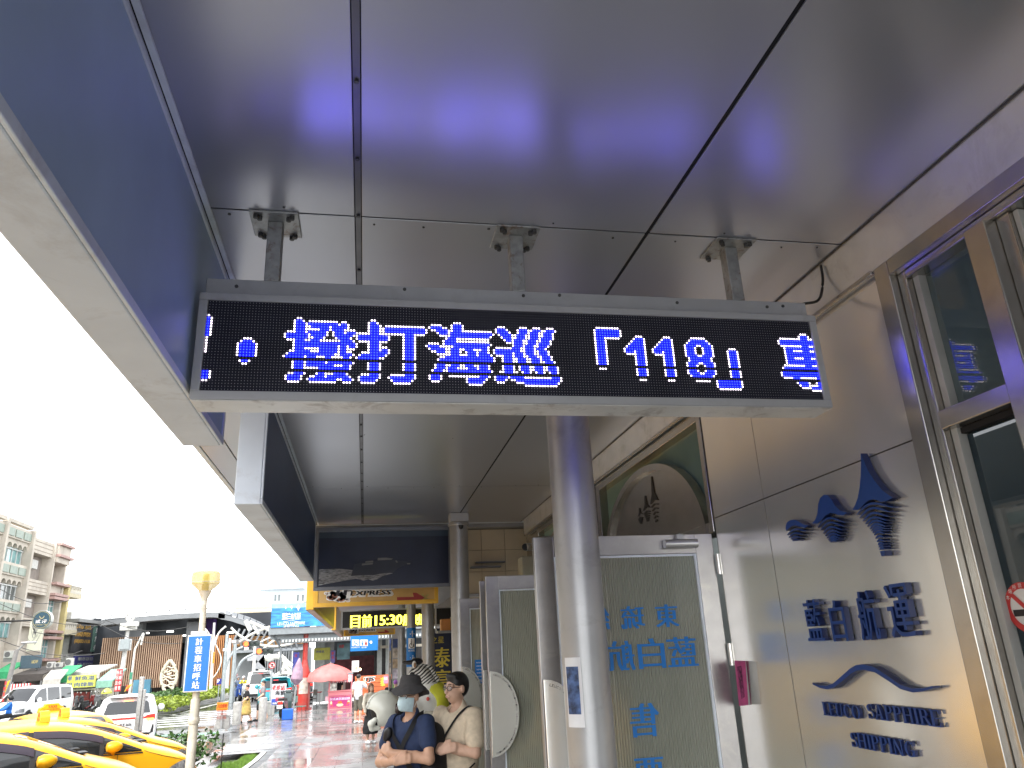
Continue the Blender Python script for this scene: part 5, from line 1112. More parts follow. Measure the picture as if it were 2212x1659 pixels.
c.box('grille', BLKTRIM, 2.24, 2.295, -.35, .35, .55, .68); c.box('bumper_intake', BLKTRIM, 2.23, 2.285, -.5, .5, .28, .42)
for sd in (1, -1): MB().lathe([(0, -.06), (.10, -.045), (.13, 0), (.09, .05), (0, .07)], (.95, sd * 1.05, 1.15), 12, axis='x').build('door_mirror', WPAINT, r, smooth=True)
c.wheel(1.42, .33); c.wheel(-1.38, .33)
r.location = (-17.6, 48, gr(48)); r.rotation_euler = (0, 0, rad(-104))
# ---- scooters
SCM = {k: mat('scooter_' + k, v, .25, 0, .03, coat=.4) for k, v in dict(black=(.02, .02, .024), white=(.62, .62, .62), red=(.12, .015, .015), blue=(.03, .08, .30), grey=(.09, .095, .10)).items()}
def scooter(label, paint, loc, heading, plate=None, group='scooters parked in a row across the street'):
    r = thing('scooter', (0, 0, 0), label, 'scooter', group)
    for x in (.62, -.58):
        t = MB().lathe([(.12, -.05), (.22, -.055), (.25, -.03), (.25, .03), (.22, .055), (.12, .05)], (x, 0, .25), 20, axis='y').build('tyre', TYRE, r, smooth=True)
        MB().lathe([(0, -.04), (.12, -.045), (.12, .045), (0, .04)], (x, 0, .25), 16, axis='y').build('rim', RIM, t, smooth=True)
    f = lambda a, b, d: Vector((a, d, b))
    MB().prism([(-.85, .62), (-.80, .50), (-.45, .32), (-.1, .26), (.28, .26), (.30, .32), (-.08, .34), (-.18, .55), (-.25, .70), (-.80, .72)], -.16, .16, f).build('body', paint, r, bevel=.04, smooth=False)
    MB().prism([(-.78, .722), (-.20, .702), (-.12, .74), (-.30, .80), (-.75, .82), (-.82, .78)], -.13, .13, f).build('seat', BLKTRIM, r, bevel=.03)
    MB().prism([(.28, .28), (.36, .28), (.52, .80), (.50, .98), (.40, 1.0), (.36, .80)], -.19, .19, f).build('leg_shield', paint, r, bevel=.03)
    MB().tube([(.62, 0, .25), (.46, 0, .80), (.40, 0, 1.03)], .03, 8).build('fork', GALV, r)
    MB().tube([(.30, -.34, 1.03), (.40, -.15, 1.04), (.40, .15, 1.04), (.30, .34, 1.03)], .018, 8).build('handlebar', BLKTRIM, r)
    MB().prism([(.36, .97), (.52, .97), (.50, 1.10), (.38, 1.12)], -.13, .13, f).build('headlamp_cowl', paint, r, bevel=.03)
    MB().lathe([(.40, 0), (.55, .04), (.66, .0)], (0, 0, 0), 4) if False else None
    MB().prism([(.42, .46), (.62, .54), (.84, .44), (.86, .38), (.62, .50), (.44, .42)], -.07, .07, f).build('front_mudguard', paint, r, bevel=.015)
    for sd in (1, -1):
        m_ = MB().tube([(.38, sd * .22, 1.05), (.36, sd * .30, 1.24)], .008, 6).build('mirror_stalk', BLKTRIM, r)
        MB().lathe([(0, -.02), (.05, -.015), (.065, 0), (.05, .012), (0, .015)], (.36, sd * .31, 1.27), 12, axis='x').build('mirror', CHROME, m_, smooth=True)
    MB().box(-.89, -.845, -.09, .09, .58, .68).build('tail_lamp', TAIL, r, bevel=.01)
    pl = MB().box(-.93, -.925, -.13, .13, .40, .55).build('number_plate', mat('plate_white', (.6, .6, .6), .4), r)
    MB().prism([(-.86, .56), (-.80, .56), (-.90, .36), (-.94, .36)], -.08, .08, f).build('rear_mudguard', BLKTRIM, r)
    if plate: m_ = MB(); letters(m_, plate, (-.932, 0, .475), -Y_, Z_, .20, .07); m_.build('plate_characters', BLKP, pl)
    MB().tube([(-.30, -.17, .26), (-.75, -.19, .32)], .045, 10).build('exhaust', GALV, r, smooth=True)
    MB().tube([(-.05, .1, .28), (-.1, .26, .0)], .012, 6).build('side_stand', GALV, r)
    r.location = loc; r.rotation_euler = (0, 0, heading); return r
p = atg(*c8m(650, 1040)); scooter('dark green scooter parked in front of the seafood signboard', mat('scooter_dark_green', (.03, .05, .05), .25, 0, .03, coat=.4), p + Vector((.1, .8, 0)), rad(80), 'NQX 0358', group='scooters by the plaza')
for i, (x, col, wd) in enumerate(((800, 'black', 'black scooter leftmost of the row near the lime shop sign'), (880, 'grey', 'grey scooter second of the row near the lime shop sign'), (960, 'black', 'black scooter in the middle of the row left of the white SUV'), (1040, 'red', 'dark red scooter in the row left of the white SUV'), (1110, 'grey', 'grey scooter nearest the white SUV in the row'))):
    p = at(*cLm(x, 495), 52); scooter(wd, SCM[col], (p.x, 52 + (i % 2) * .5, gr(52)), rad(200 + 12 * i))
# ------------------------------------------------------------------ street furniture
def atr(u, v, dz=-.16): return atg(u, v, dz)
POSTC = mat('lamp_post_cream', (.56, .53, .45), .45, 0, .08, 4, dirt=(.34, .30, .24), dirts=6); LAMPGL = mat('lamp_globe_amber', (.60, .48, .12), .2, 0, .05, alpha=.72); SIGNB = mat('sign_blue', (.005, .13, .52), .35, 0, .04)
yl_ = 14.2
lp = thing('lamp_post', (at(413, 1659, yl_).x, yl_, gz(yl_)), 'cream lamp post with a round amber lamp, beside the taxi rank', 'lamp post')
xb = at(415, 1600, yl_).x; 
def lx(v): return at(0, v, yl_).z
z_c = at(440, 1290, yl_).z
zg = at(440, 1277, yl_).z; hg = at(440, 1232, yl_).z - zg
MB().tube([(xb, yl_, gz(yl_) - .1), (xb, yl_, at(425, 1510, yl_).z)], .075, 16).build('lower_post', POSTC, lp, smooth=True)
MB().tube([(xb, yl_, at(425, 1510, yl_).z + .0), (xb, yl_, z_c - .02)], [.058, .050], 16).build('upper_post', POSTC, lp, smooth=True)
MB().lathe([(.085, -.05), (.095, 0), (.085, .05)], (xb, yl_, at(421, 1556, yl_).z), 16).build('post_ring', POSTC, lp, smooth=True)
MB().lathe([(.05, 0), (.055, .04), (.10, .14), (.11, .17), (0, .17)], (xb, yl_, zg - .17), 18).build('lamp_neck', POSTC, lp, smooth=True)
MB().lathe([(.10, 0), (.22, hg * .30), (.235, hg * .38), (.235, hg * .86), (.20, hg * .95), (.10, hg), (0, hg)], (xb, yl_, zg), 24).build('lamp_globe', LAMPGL, lp, smooth=True)
MB().lathe([(.0, 0), (.055, 0), (.06, hg * .35), (.03, hg * .36), (.03, hg * .82), (0, hg * .82)], (xb, yl_, zg + .005), 12).build('lamp_core', POSTC, lp)
m_ = MB()
for i in range(5): m_.lathe([(.03, 0), (.06, .005), (.06, .018), (.03, .022)], (xb, yl_, zg + hg * (.40 + .085 * i)), 14)
m_.build('lamp_louvres', BLKTRIM, lp, kind='stuff')
MB().lathe([(.238, hg * .40), (.242, hg * .41), (.238, hg * .42)], (xb, yl_, zg), 24).build('globe_band', POSTC, lp)
ts = thing('taxi_stand_sign', (xb, yl_ - .1, at(430, 1495, yl_).z), 'blue taxi stand sign with white vertical characters on the cream lamp post', 'sign')
zt_, zb_ = at(430, 1372, yl_).z, at(430, 1494, yl_).z; hw = (at(458, 1400, yl_).x - at(405, 1400, yl_).x) / 2 - .005
tilt = Vector((.0, 0, 1))
pnl = MB().box(xb - hw, xb + hw, yl_ - .105, yl_ - .085, zb_, zt_).build('sign_plate', mat('sign_white_edge', (.62, .63, .63), .4), ts, bevel=.008)
MB().box(xb - hw + .018, xb + hw - .018, yl_ - .109, yl_ - .1055, zb_ + .02, zt_ - .02).build('sign_field', SIGNB, pnl)
m_ = MB(); n = 6; hh = (zt_ - zb_ - .08) / n
for i, ch in enumerate('計程車招呼站'): letters(m_, ch, (xb, yl_ - .111, zt_ - .04 - (i + .5) * hh), X_, Z_, hh * .82, hh * .86, bold=.0035)
m_.build('characters', WHT, pnl)
MB().box(xb - .16, xb + .12, yl_ - .08, yl_ - .065, zt_ - .05, zt_ + .06).box(xb - .05, xb + .05, yl_ - .0645, yl_ - .05, zt_ - .3, zt_ - .2).build('sign_backplate', GALV, ts, bevel=.01, kind='stuff')
MB().tube([(xb, yl_ - .06, zt_ - .1), (xb, yl_ + .06, zt_ - .1)], .075, 14).build('clamp', GALV, ts)
# square galvanised post
yq = 25.0; p = at(300, 1560, yq); z1 = at(303, 1462, yq).z
sq = thing('steel_post', (p.x, yq, gr(yq)), 'bare grey galvanised steel post in front of the white SUV', 'post')
MB().box(p.x - .10, p.x + .02, yq - .05, yq + .05, gr(yq), z1).build('post_channel', GALV, sq, bevel=.01); MB().box(p.x + .025, p.x + .10, yq - .03, yq + .05, gr(yq), z1 - .35).build('post_channel', GALV, sq, bevel=.01)
# orange notice on a stone block
yo = 33.0; a, b = at(*cIm(218, 1655), yo), at(*cIm(408, 1510), yo)
on = thing('orange_notice', ((a.x + b.x) / 2, yo, a.z), 'orange notice board with dark red characters above a stone block', 'notice')
pn = MB().box(a.x, b.x, yo, yo + .03, a.z, b.z).build('panel', mat('notice_orange', (.85, .22, .01), .5), on, bevel=.005)
m_ = MB(); letters(m_, '六合停車', ((a.x + b.x) / 2, yo - .004, b.z - .13), X_, Z_, (b.x - a.x) * .85, .15, bold=.008)
for i, s_ in enumerate(('專營接送船班機車', '附設停車場收費處', '0918321456')): letters(m_, s_, ((a.x + b.x) / 2, yo - .004, b.z - .29 - i * .13), X_, Z_, (b.x - a.x) * .85, .10)
m_.build('characters', mat('print_dark_red', (.35, .03, .0), .5), pn)
MB().box((a.x + b.x) / 2 - .03, (a.x + b.x) / 2 + .03, yo + .031, yo + .08, gz(yo), a.z + .2).build('stake', GALV, on)
g = gz(yo); o = MB().prism([(-.28, 0), (.28, 0), (.25, .45), (.16, .5), (-.2, .48)], -.2, .2, lambda q, z, d: Vector(((a.x + b.x) / 2 + q, yo + .35 + d, g + z))).build('stone_block', CONC, bevel=.02); tag(o, 'squat stone block under the orange notice', 'stone')
# red no parking board on a pole
def vboard(name, mp, x0, y0, x1, y1, Y, m, label, cols, tm, lean=0.0, pole=None, group=None, bold=.015):
    a, b = at(*mp(x0, y1), Y), at(*mp(x1, y0), Y); t = thing(name, ((a.x + b.x) / 2, Y, a.z), label, 'sign', group)
    pn = MB().box(a.x, b.x, Y, Y + .08, a.z, b.z).build('panel', m, t, bevel=.01)
    m_ = MB(); nc = len(cols); W = (b.x - a.x) / nc
    for i, s_ in enumerate(cols):
        H = (b.z - a.z) * .94 / len(s_)
        for j, ch in enumerate(s_): letters(m_, ch, (a.x + (i + .5) * W, Y - .005, b.z - (b.z - a.z) * .03 - (j + .5) * H), X_, Z_, W * .78, H * .80, bold=W * bold)
    m_.build('characters', tm, pn)
    if pole: MB().tube([((a.x + b.x) / 2, Y + .13, gr(Y)), ((a.x + b.x) / 2, Y + .13, b.z - .1)], .05, 8).build('pole', GALV, t)
    return t
vboard('towing_notice', cPm, 228, 942, 345, 1238, 48, mat('sign_red', (.48, .02, .03), .45), 'red notice board with white characters above the white SUV', ('拖吊告發', '紅線停車'), WHT, pole=True)
# ------------------------------------------------------------------ shophouses on the far side, facing the street (plane x = -28)
XS = -28.0
def hp(x, y):   # photo crop -> point on the facade plane
    return atx(*cHm(x, y), XS)
BEIGE = mat('shophouse_render', (.52, .47, .40), .8, 0, .1, .8, dirt=(.40, .35, .29), dirts=.6); PINKT = mat('shophouse_band', (.40, .26, .23), .7, 0, .1); OCHRE = mat('ochre_render', (.50, .42, .20), .8, 0, .1, .8); SHG = mat('green_tile', (.25, .30, .25), .5, 0, .1, 3)
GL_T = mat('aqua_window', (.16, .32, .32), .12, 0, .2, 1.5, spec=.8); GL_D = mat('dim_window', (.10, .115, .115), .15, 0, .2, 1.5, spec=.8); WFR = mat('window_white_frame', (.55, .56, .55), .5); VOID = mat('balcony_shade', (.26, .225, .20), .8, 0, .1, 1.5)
def fbox(mb, ya, yb, z0, z1, x0, x1): return mb.box(XS + x0, XS + x1, ya, yb, z0, z1)
gs = gr(60)
h1 = thing('shophouse', (XS - 5, 68, gs), 'tall beige shophouse with arched windows and pink cornices at the far left', 'building')
z_top = hp(110, 172).z
yA, yB, yC_, yD = 40.0, hp(100, 600).y, hp(285, 500).y, hp(600, 500).y     # arched bays | open balcony bay | corner
z_f = [hp(285, 258).z, hp(285, 330).z, 0]
MB().box(XS - 12, XS - .8, yA, yD, gs, z_top - .2).build('wall', BEIGE, h1)
zf3 = hp(200, 590).z; zf2 = hp(150, 985).z; zf4 = hp(285, 330).z; zf1 = hp(100, 1500).z
storey = (zf4 - zf2) / 2
bays = []
yb0 = yC_
while yb0 > 48: bays.append((yb0 - 5.2, yb0)); yb0 -= 5.2
for bi, (ya, yb) in enumerate(bays):
    MB().box(XS - .8, XS + .15, yb - .35, yb, gs, z_top + .3).build('pier', BEIGE, h1)
    for fi in range(3):
        zt = zf4 - fi * storey
        zb = zt - storey
        # green tiled parapet band, arched lights, glazing
        MB().box(XS - .8, XS - .1, ya, yb - .351, zt, zt + storey * .34).build('parapet', BEIGE, h1)
        for k in range(3):
            w_ = (yb - .35 - ya) / 3; MB().box(XS - .099, XS - .02, ya + k * w_ + .12, ya + (k + 1) * w_ - .12, zt + storey * .05, zt + storey * .26).build('tile_field', SHG, h1)
        wz0, wz1 = zb + storey * .36, zt - storey * .24
        wn_ = MB().box(XS - .7, XS - .62, ya + .1, yb - .45, wz0, zt - .02).build('window', GL_T if (bi + fi) % 2 == 0 else GL_D, h1)
        nA = 5; w_ = (yb - .35 - ya) / nA; m_ = MB()
        for k in range(nA):   # spandrel with arches
            y0 = ya + k * w_; pts = [(y0, zt), (y0, wz1 + .05)] + [(y0 + w_ / 2 - (w_ / 2 - .07) * math.cos(math.pi * q / 8), wz1 + .05 + (zt - wz1 - .35) * math.sin(math.pi * q / 8)) for q in range(9)] + [(y0 + w_, wz1 + .05), (y0 + w_, zt)]
            for q in range(1, len(pts) - 2):
                (a0, b0), (a1, b1) = pts[q], pts[q + 1]; m_.add([(XS - .25, a0, b0), (XS - .25, a1, b1), (XS - .25, a1, zt), (XS - .25, a0, zt), (XS - .6, a0, b0), (XS - .6, a1, b1)], [(0, 1, 2, 3), (0, 4, 5, 1)])
        m_.build('arches', BEIGE, h1)
        for k in range(6): yy = ya + .2 + k * (yb - ya - .75) / 5; MB().box(XS - .619, XS - .55, yy - .04, yy + .04, wz0, wz1).build('mullion', WFR, wn_)
        MB().box(XS - .619, XS - .5, ya + .1, yb - .45, wz1 - .06, wz1 + .05).build('window_head', WFR, wn_)
# parapet with openings
for ya, yb in bays: MB().box(XS - .5, XS + .0, ya, yb - .36, zf4 + storey * .40, zf4 + storey * .5).build('coping', BEIGE, h1)
# open balcony bay
for fi, (zt, zb) in enumerate(((hp(290, 410).z, hp(240, 650).z), (hp(225, 785).z, hp(190, 1020).z))):
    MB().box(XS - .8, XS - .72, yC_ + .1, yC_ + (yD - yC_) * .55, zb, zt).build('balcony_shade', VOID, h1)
    ac = MB().box(XS - .7, XS - .3, yC_ + 1.2, yC_ + 2.4, zb + (zt - zb) * .45, zb + (zt - zb) * .8).build('air_conditioner', mat('ac_white', (.5, .49, .46), .6), h1, bevel=.03)
ysp = yC_ + (yD - yC_) * .56
for zt, zb in ((hp(290, 262).z, hp(290, 408).z), (hp(240, 652).z, hp(225, 783).z), (hp(190, 1022).z, hp(190, 1100).z)):
    pp = MB().box(XS - .8, XS + .1, yC_ + .02, ysp, zb, zt).build('balcony_front', BEIGE, h1)
    for k in range(3): MB().box(XS + .1005, XS + .12, yC_ + .05, ysp - .05, zb + (zt - zb) * (.2 + .28 * k), zb + (zt - zb) * (.2 + .28 * k) + .05).build('groove', mat('stain_brown', (.30, .25, .20), .8), pp)
MB().box(XS - .8, XS + .3, ysp, ysp + .25, gs, z_top - .1).build('pier', BEIGE, h1)
zz = [hp(500, 335).z, hp(520, 455).z, hp(520, 520).z, hp(480, 712).z, hp(460, 812).z, hp(460, 845).z, hp(400, 1155).z, hp(400, 1215).z, hp(385, 1420).z]
MB().box(XS - .8, XS + .5, ysp + .26, yD, zz[2], zz[0]).build('corner_block', BEIGE, h1)
for z in (zz[0], zz[1], zz[3], zz[4], zz[5], zz[6], zz[7], zz[8]): MB().box(XS - .8, XS + .75, ysp + .2, yD + .3, z - .12, z + .12).build('cornice', PINKT, h1, bevel=.03)
MB().box(XS - .8, XS + .3, yD - .4, yD, gs, zz[2]).build('pier', BEIGE, h1)
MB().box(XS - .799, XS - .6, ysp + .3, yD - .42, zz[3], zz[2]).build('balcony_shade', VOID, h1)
MB().box(XS - .799, XS + .2, ysp + .3, yD - .42, zz[4], zz[3] - .12).build('corner_front', BEIGE, h1)
for z1, z0 in ((zz[5] - .13, zz[5] - (zz[4] - zz[6]) * .45), (zz[7] - .13, zz[8] + .15)):
    w_ = MB().box(XS - .799, XS - .2, ysp + .4, yD - .5, z0, z1).build('window', GL_T, h1)
    for k in range(4): yy = ysp + .45 + k * (yD - ysp - 1.0) / 3; MB().box(XS - .199, XS - .15, yy - .05, yy + .05, z0, z1).build('mullion', WFR, w_)
    MB().box(XS - .199, XS - .14, ysp + .4, yD - .5, z0 + (z1 - z0) * .6, z0 + (z1 - z0) * .6 + .08).build('window_bar', WFR, w_)
for dy_, lb in ((-38, 'first beige shophouse outside the left edge'), (-76, 'second beige shophouse outside the left edge')):
    hh_ = copy_tree(h1); hh_.location.y += dy_; hh_['label'] = lb
# ochre house
h2 = thing('shophouse', (XS - 4, yD + 4, gs), 'narrow ochre house with pierced balcony parapets beside the tall beige shophouse', 'building')
yE = hp(720, 760).y; za = hp(590, 712).z; zb_ = hp(585, 800).z
MB().box(XS - 10, XS - 1.6, yD + .05, yE, gs, za - .3).build('wall', OCHRE, h2)
MB().box(XS - 1.6, XS + .6, yD + .31, yD + .9, gs, za).build('side_pier', OCHRE, h2)
for zt, zm, zl in ((za, hp(590, 790).z, hp(590, 830).z), (hp(540, 1062).z, hp(540, 1135).z, hp(535, 1180).z)):
    MB().box(XS - 1.6, XS + .5, yD + .9, yE, zl, zm).build('balcony_slab', mat('pale_ochre', (.52, .46, .32), .8, 0, .1), h2)
    MB().box(XS + .3, XS + .5, yD + .9, yE, zm, zm + (zt - zm) * .15).box(XS + .3, XS + .5, yD + .9, yE, zt - (zt - zm) * .15, zt).build('parapet_rail', mat('pierced_cream', (.50, .47, .40), .8), h2)
    n = 7; L = (yE - yD - .9) / n
    for k in range(n):
        y0 = yD + .9 + k * L; z0, z1 = zm + (zt - zm) * .15, zt - (zt - zm) * .15; zc_ = (z0 + z1) / 2
        MB().prism([(y0 + L * .5, z0), (y0 + L, zc_), (y0 + L * .5, z1), (y0 + L * .0, zc_)][::-1] if False else [(y0 + .05, z0), (y0 + L * .35, zc_), (y0 + .05, z1), (y0 + L * .95, z1), (y0 + L * .65, zc_), (y0 + L * .95, z0)], XS + .32, XS + .46, lambda a, b, d: Vector((d, a, b))).build('pierced_block', mat('pierced_cream', (.50, .47, .40), .8), h2)
MB().box(XS - 1.599, XS - 1.4, yD + 1.0, yE - .2, hp(540, 1400).z, hp(540, 1190).z).build('window', GL_T, h2)
MB().box(XS - .5, XS + .3, yD + 1.2, yD + 2.2, hp(540, 1410).z, hp(540, 1380).z + .1).build('air_conditioner', mat('ac_white', (.5, .49, .46), .6), h2, bevel=.03)
# low shop with painted advertisement wall
h3 = thing('shophouse', (XS - 3, yE + 6, gs), 'low grey shop with dark advertisement boards below the ochre house', 'building')
yF = hp(950, 1100).y; zt3 = hp(690, 1065).z
MB().box(XS - 9, XS, yE + .05, yF, gs, zt3).build('wall', mat('grey_render', (.40, .40, .38), .8, 0, .1), h3)
MB().box(XS - .5, XS + .6, yE, yF + .3, zt3, zt3 + .3).build('roof_edge', mat('roof_grey', (.25, .25, .24), .7), h3)
MB().box(XS - 7, XS - .4, yE + .6, yF - .6, zt3 + .31, hp(700, 965).z).build('upper_storey', mat('white_render', (.62, .62, .60), .7), h3)
def fboard(name, x0, y0, x1, y1, m, label, lines, tm, d=.25, txtm=None):
    p, q = hp(x0, y0), hp(x1, y1); ya, yb = p.y, q.y; zt = (hp((x0 + x1) / 2, y0)).z; zb = hp((x0 + x1) / 2, y1).z
    t = thing(name, (XS + d, (ya + yb) / 2, zb), label, 'sign')
    pn = MB().box(XS + .02, XS + d, ya, yb, zb, zt).build('panel', m, t, bevel=.02)
    H = (zt - zb) / max(1, len(lines))
    m_ = MB()
    for i, s_ in enumerate(lines):
        if s_: letters(m_, s_, (XS + d + .01, (ya + yb) / 2, zt - (i + .5) * H), Y_, Z_, (yb - ya) * .8, H * .62, bold=.03)
    if lines: m_.build('characters', tm, pn)
    return t
fboard('advert_board', 672, 1075, 815, 1355, mat('advert_black', (.05, .05, .055), .5, 0, .4, .7), 'dark advert board with orange numbers on the low grey shop', ('海島', '國際', '(08)832-1138', ''), mat('advert_orange', (.60, .34, .06), .5))
fboard('advert_board', 862, 1105, 945, 1345, mat('advert_green', (.12, .22, .18), .5, 0, .3, .7), 'green advert board at the right end of the low grey shop', ('東港', '旅遊', '船票'), WHT)
fboard('blue_shop_sign', 683, 1382, 885, 1490, mat('shop_indigo', (.06, .06, .22), .5, 0, .1), 'indigo shop sign with pale characters and a phone number', ('順慈靜恩寺', '08-8323151'), mat('print_pale', (.55, .55, .50), .5))
# signs that stick out from the beige shophouse
yS = 62.0
c0 = at(*cHm(388, 1043), yS); rr_ = (at(*cHm(478, 1043), yS).x - at(*cHm(298, 1043), yS).x) / 2
rs = thing('round_shop_sign', (c0.x, yS, c0.z - rr_), 'round navy hanging sign with gold rim on the beige shophouse', 'sign')
MB().lathe([(0, 0), (rr_, 0), (rr_, .5), (0, .5)], (c0.x, yS, c0.z), 36, axis='y').build('drum', mat('sign_pale_rim', (.5, .5, .48), .5), rs, smooth=True)
dn = MB().lathe([(0, -.02), (rr_ * .97, -.02), (rr_ * .97, -.001)], (c0.x, yS, c0.z), 36, axis='y').build('disc', mat('sign_deep_navy', (.03, .07, .10), .45), rs)
GOLD = mat('print_gold_sign', (.50, .42, .20), .5)
MB().lathe([(rr_ * .86, -.03), (rr_ * .90, -.03)], (c0.x, yS, c0.z), 36, axis='y').build('gold_ring', GOLD, dn)
m_ = MB(); letters(m_, '貳 泙', (c0.x, yS - .03, c0.z - rr_ * .18), X_, Z_, rr_ * 1.1, rr_ * .38, bold=.02); m_.build('characters', WHT, dn)
m_ = MB(); letters(m_, 'Formosa Tea', (c0.x, yS - .03, c0.z - rr_ * .52), X_, Z_, rr_ * 1.2, rr_ * .18); 
for k in range(10): a0, a1 = math.pi + math.pi * k / 10, math.pi + math.pi * (k + 1) / 10; m_.quad(*[Vector((c0.x + r_ * math.cos(t_), yS - .03, c0.z + rr_ * .42 + r_ * 1.2 * math.sin(t_))) for r_, t_ in ((rr_ * .20, a0), (rr_ * .26, a0), (rr_ * .26, a1), (rr_ * .20, a1))])
m_.build('emblem', GOLD, dn, kind='stuff')
MB().tube([(c0.x, yS + .3, c0.z), (XS, yS + .6, c0.z)], .06, 8).build('bracket', BLKTRIM, rs)
yS = 63.0
a, b = at(*cHm(205, 1335), yS), at(*cHm(380, 1020), yS)
vb = thing('tall_shop_banner', ((a.x + b.x) / 2, yS, a.z), 'tall cream advert panel below the round navy sign', 'sign'); pn = MB().box(a.x, b.x, yS + .7, yS + .9, a.z, b.z).build('panel', mat('advert_cream', (.60, .60, .48), .6, 0, .12, .8), vb)
m_ = MB(); 
for k in range(14): 
    z0 = a.z + (b.z - a.z) * random.uniform(.15, .75); x0 = a.x + (b.x - a.x) * random.uniform(.2, .6); m_.quad((x0, yS + .69, z0), (x0 + .06, yS + .69, z0), (x0 + random.uniform(-.4, .6), yS + .69, z0 + random.uniform(.5, 1.6)))
m_.build('line_drawing', mat('print_grey', (.25, .25, .24), .6), pn, kind='stuff')
a, b = at(*cHm(140, 1505), yS), at(*cHm(355, 1370), yS)
sn = thing('navy_shop_sign', ((a.x + b.x) / 2, yS, a.z), 'square navy shop sign with pale characters below the cream panel', 'sign'); pn = MB().box(a.x, b.x, yS + .65, yS + .95, a.z, b.z).build('panel', mat('sign_slate_navy', (.07, .11, .14), .5), sn, bevel=.03)
m_ = MB(); letters(m_, '貳泙', ((a.x + b.x) / 2 + .3, yS + .64, (a.z + b.z) / 2), X_, Z_, (b.x - a.x) * .3, (b.z - a.z) * .25, bold=.02); m_.build('characters', GOLD, pn)
# ---- ground floor: awnings, shop fronts and the lime sign
def awning(x0, x1, y0, y1, Y, m, label, depth=2.5):
    a, b = at(*cHm(x0, y1), Y), at(*cHm(x1, y0), Y); t = thing('shop_awning', ((a.x + b.x) / 2, Y, a.z), label, 'awning', 'awnings along the far shops')
    MB().add([(a.x, Y, a.z), (b.x, Y, a.z), (b.x, Y + depth, b.z + .4), (a.x, Y + depth, b.z + .4), (a.x, Y, a.z + .1), (b.x, Y, a.z + .1), (b.x, Y + depth, b.z + .5), (a.x, Y + depth, b.z + .5)], [(0, 3, 2, 1), (4, 5, 6, 7), (0, 1, 5, 4), (1, 2, 6, 5), (2, 3, 7, 6), (3, 0, 4, 7)]).build('cover', m, t)
    MB().add([(a.x, Y - .02, a.z - .35), (b.x, Y - .02, a.z - .35), (b.x, Y - .02, a.z + .08), (a.x, Y - .02, a.z + .08)], [(0, 1, 2, 3)]).build('valance', m, t)
    for x in (a.x + .1, b.x - .1): MB().tube([(x, Y + .05, gr(Y)), (x, Y + .05, a.z)], .05, 8).build('post', GALV, t)
GRA = mat('awning_green', (.04, .34, .14), .6, 0, .1); GRP = mat('awning_pale_green', (.22, .42, .34), .6, 0, .1); DKA = mat('awning_dark', (.07, .06, .055), .6); CRA = mat('awning_cream', (.48, .46, .42), .6, 0, .1)
def shopfront(x0, x1, y0, y1, Y, m, label):
    a, b = at(*cLm(x0, y1), Y), at(*cLm(x1, y0), Y); t = thing('shop', ((a.x + b.x) / 2, Y, gr(Y)), label, 'shop')
    MB().box(a.x, b.x, Y + .5, Y + 3, gr(Y), b.z).build('interior', m, t)
    n = max(2, int((b.x - a.x) / 2.2))
    for k in range(n + 1): x = a.x + (b.x - a.x) * k / n; MB().box(x - .1, x + .1, Y + .3, Y + .49, gr(Y), b.z).build('post', mat('shop_post', (.30, .28, .26), .7), t)
    for k in range(n):
        x = a.x + (b.x - a.x) * (k + .5) / n; MB().box(x - .7, x + .7, Y + .2, Y + .45, gr(Y), gr(Y) + 1.0 + .2 * (k % 3)).build('display_stand', mat('stand_%d' % (k % 4), ((.25, .05, .04), (.35, .33, .28), (.10, .12, .13), (.30, .20, .08))[k % 4], .6, 0, .3, 2), t)
YSH = 66.0
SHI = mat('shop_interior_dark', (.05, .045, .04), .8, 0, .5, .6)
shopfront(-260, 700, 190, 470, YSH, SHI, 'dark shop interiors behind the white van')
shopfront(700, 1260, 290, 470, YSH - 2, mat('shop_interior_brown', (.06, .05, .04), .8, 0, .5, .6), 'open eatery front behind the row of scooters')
awning(-60, 90, 1510, 1550, 62, GRA, 'bright green awning at the left edge')
awning(110, 405, 1545, 1575, 62, DKA, 'dark awning under the square navy sign', 4)
awning(400, 570, 1580, 1615, 60, CRA, 'cream rolled awning in front of the dark shops', 1.2)
awning(480, 640, 1540, 1585, 61, GRA, 'bright green awning left of the lime shop sign')
awning(640, 935, 1530, 1555, 63, CRA, 'cream tin awning above the lime shop sign', 4)
awning(900, 1055, 1575, 1630, 60, GRP, 'pale green awning right of the lime shop sign', 3)
t, pn = board('lime_shop_sign', cLm, 718, 155, 1045, 305, 58, LIME, 'lime shop sign with large dark characters for fish soup and rice', txt=(('鮮魚湯', 815, 165, 1030, 222, DBL), ('肉燥飯', 808, 232, 1022, 288, DBL), ('華', 735, 170, 790, 225, DBL), ('姐', 725, 242, 790, 292, DBL)), th=.2)
t, pn = board('lime_shop_skirt', cLm, 715, 306, 1040, 335, 58.3, mat('corrugated_cream', (.46, .46, .36), .6, 0, .15, 2), 'corrugated skirt below the lime shop sign', 'panel')
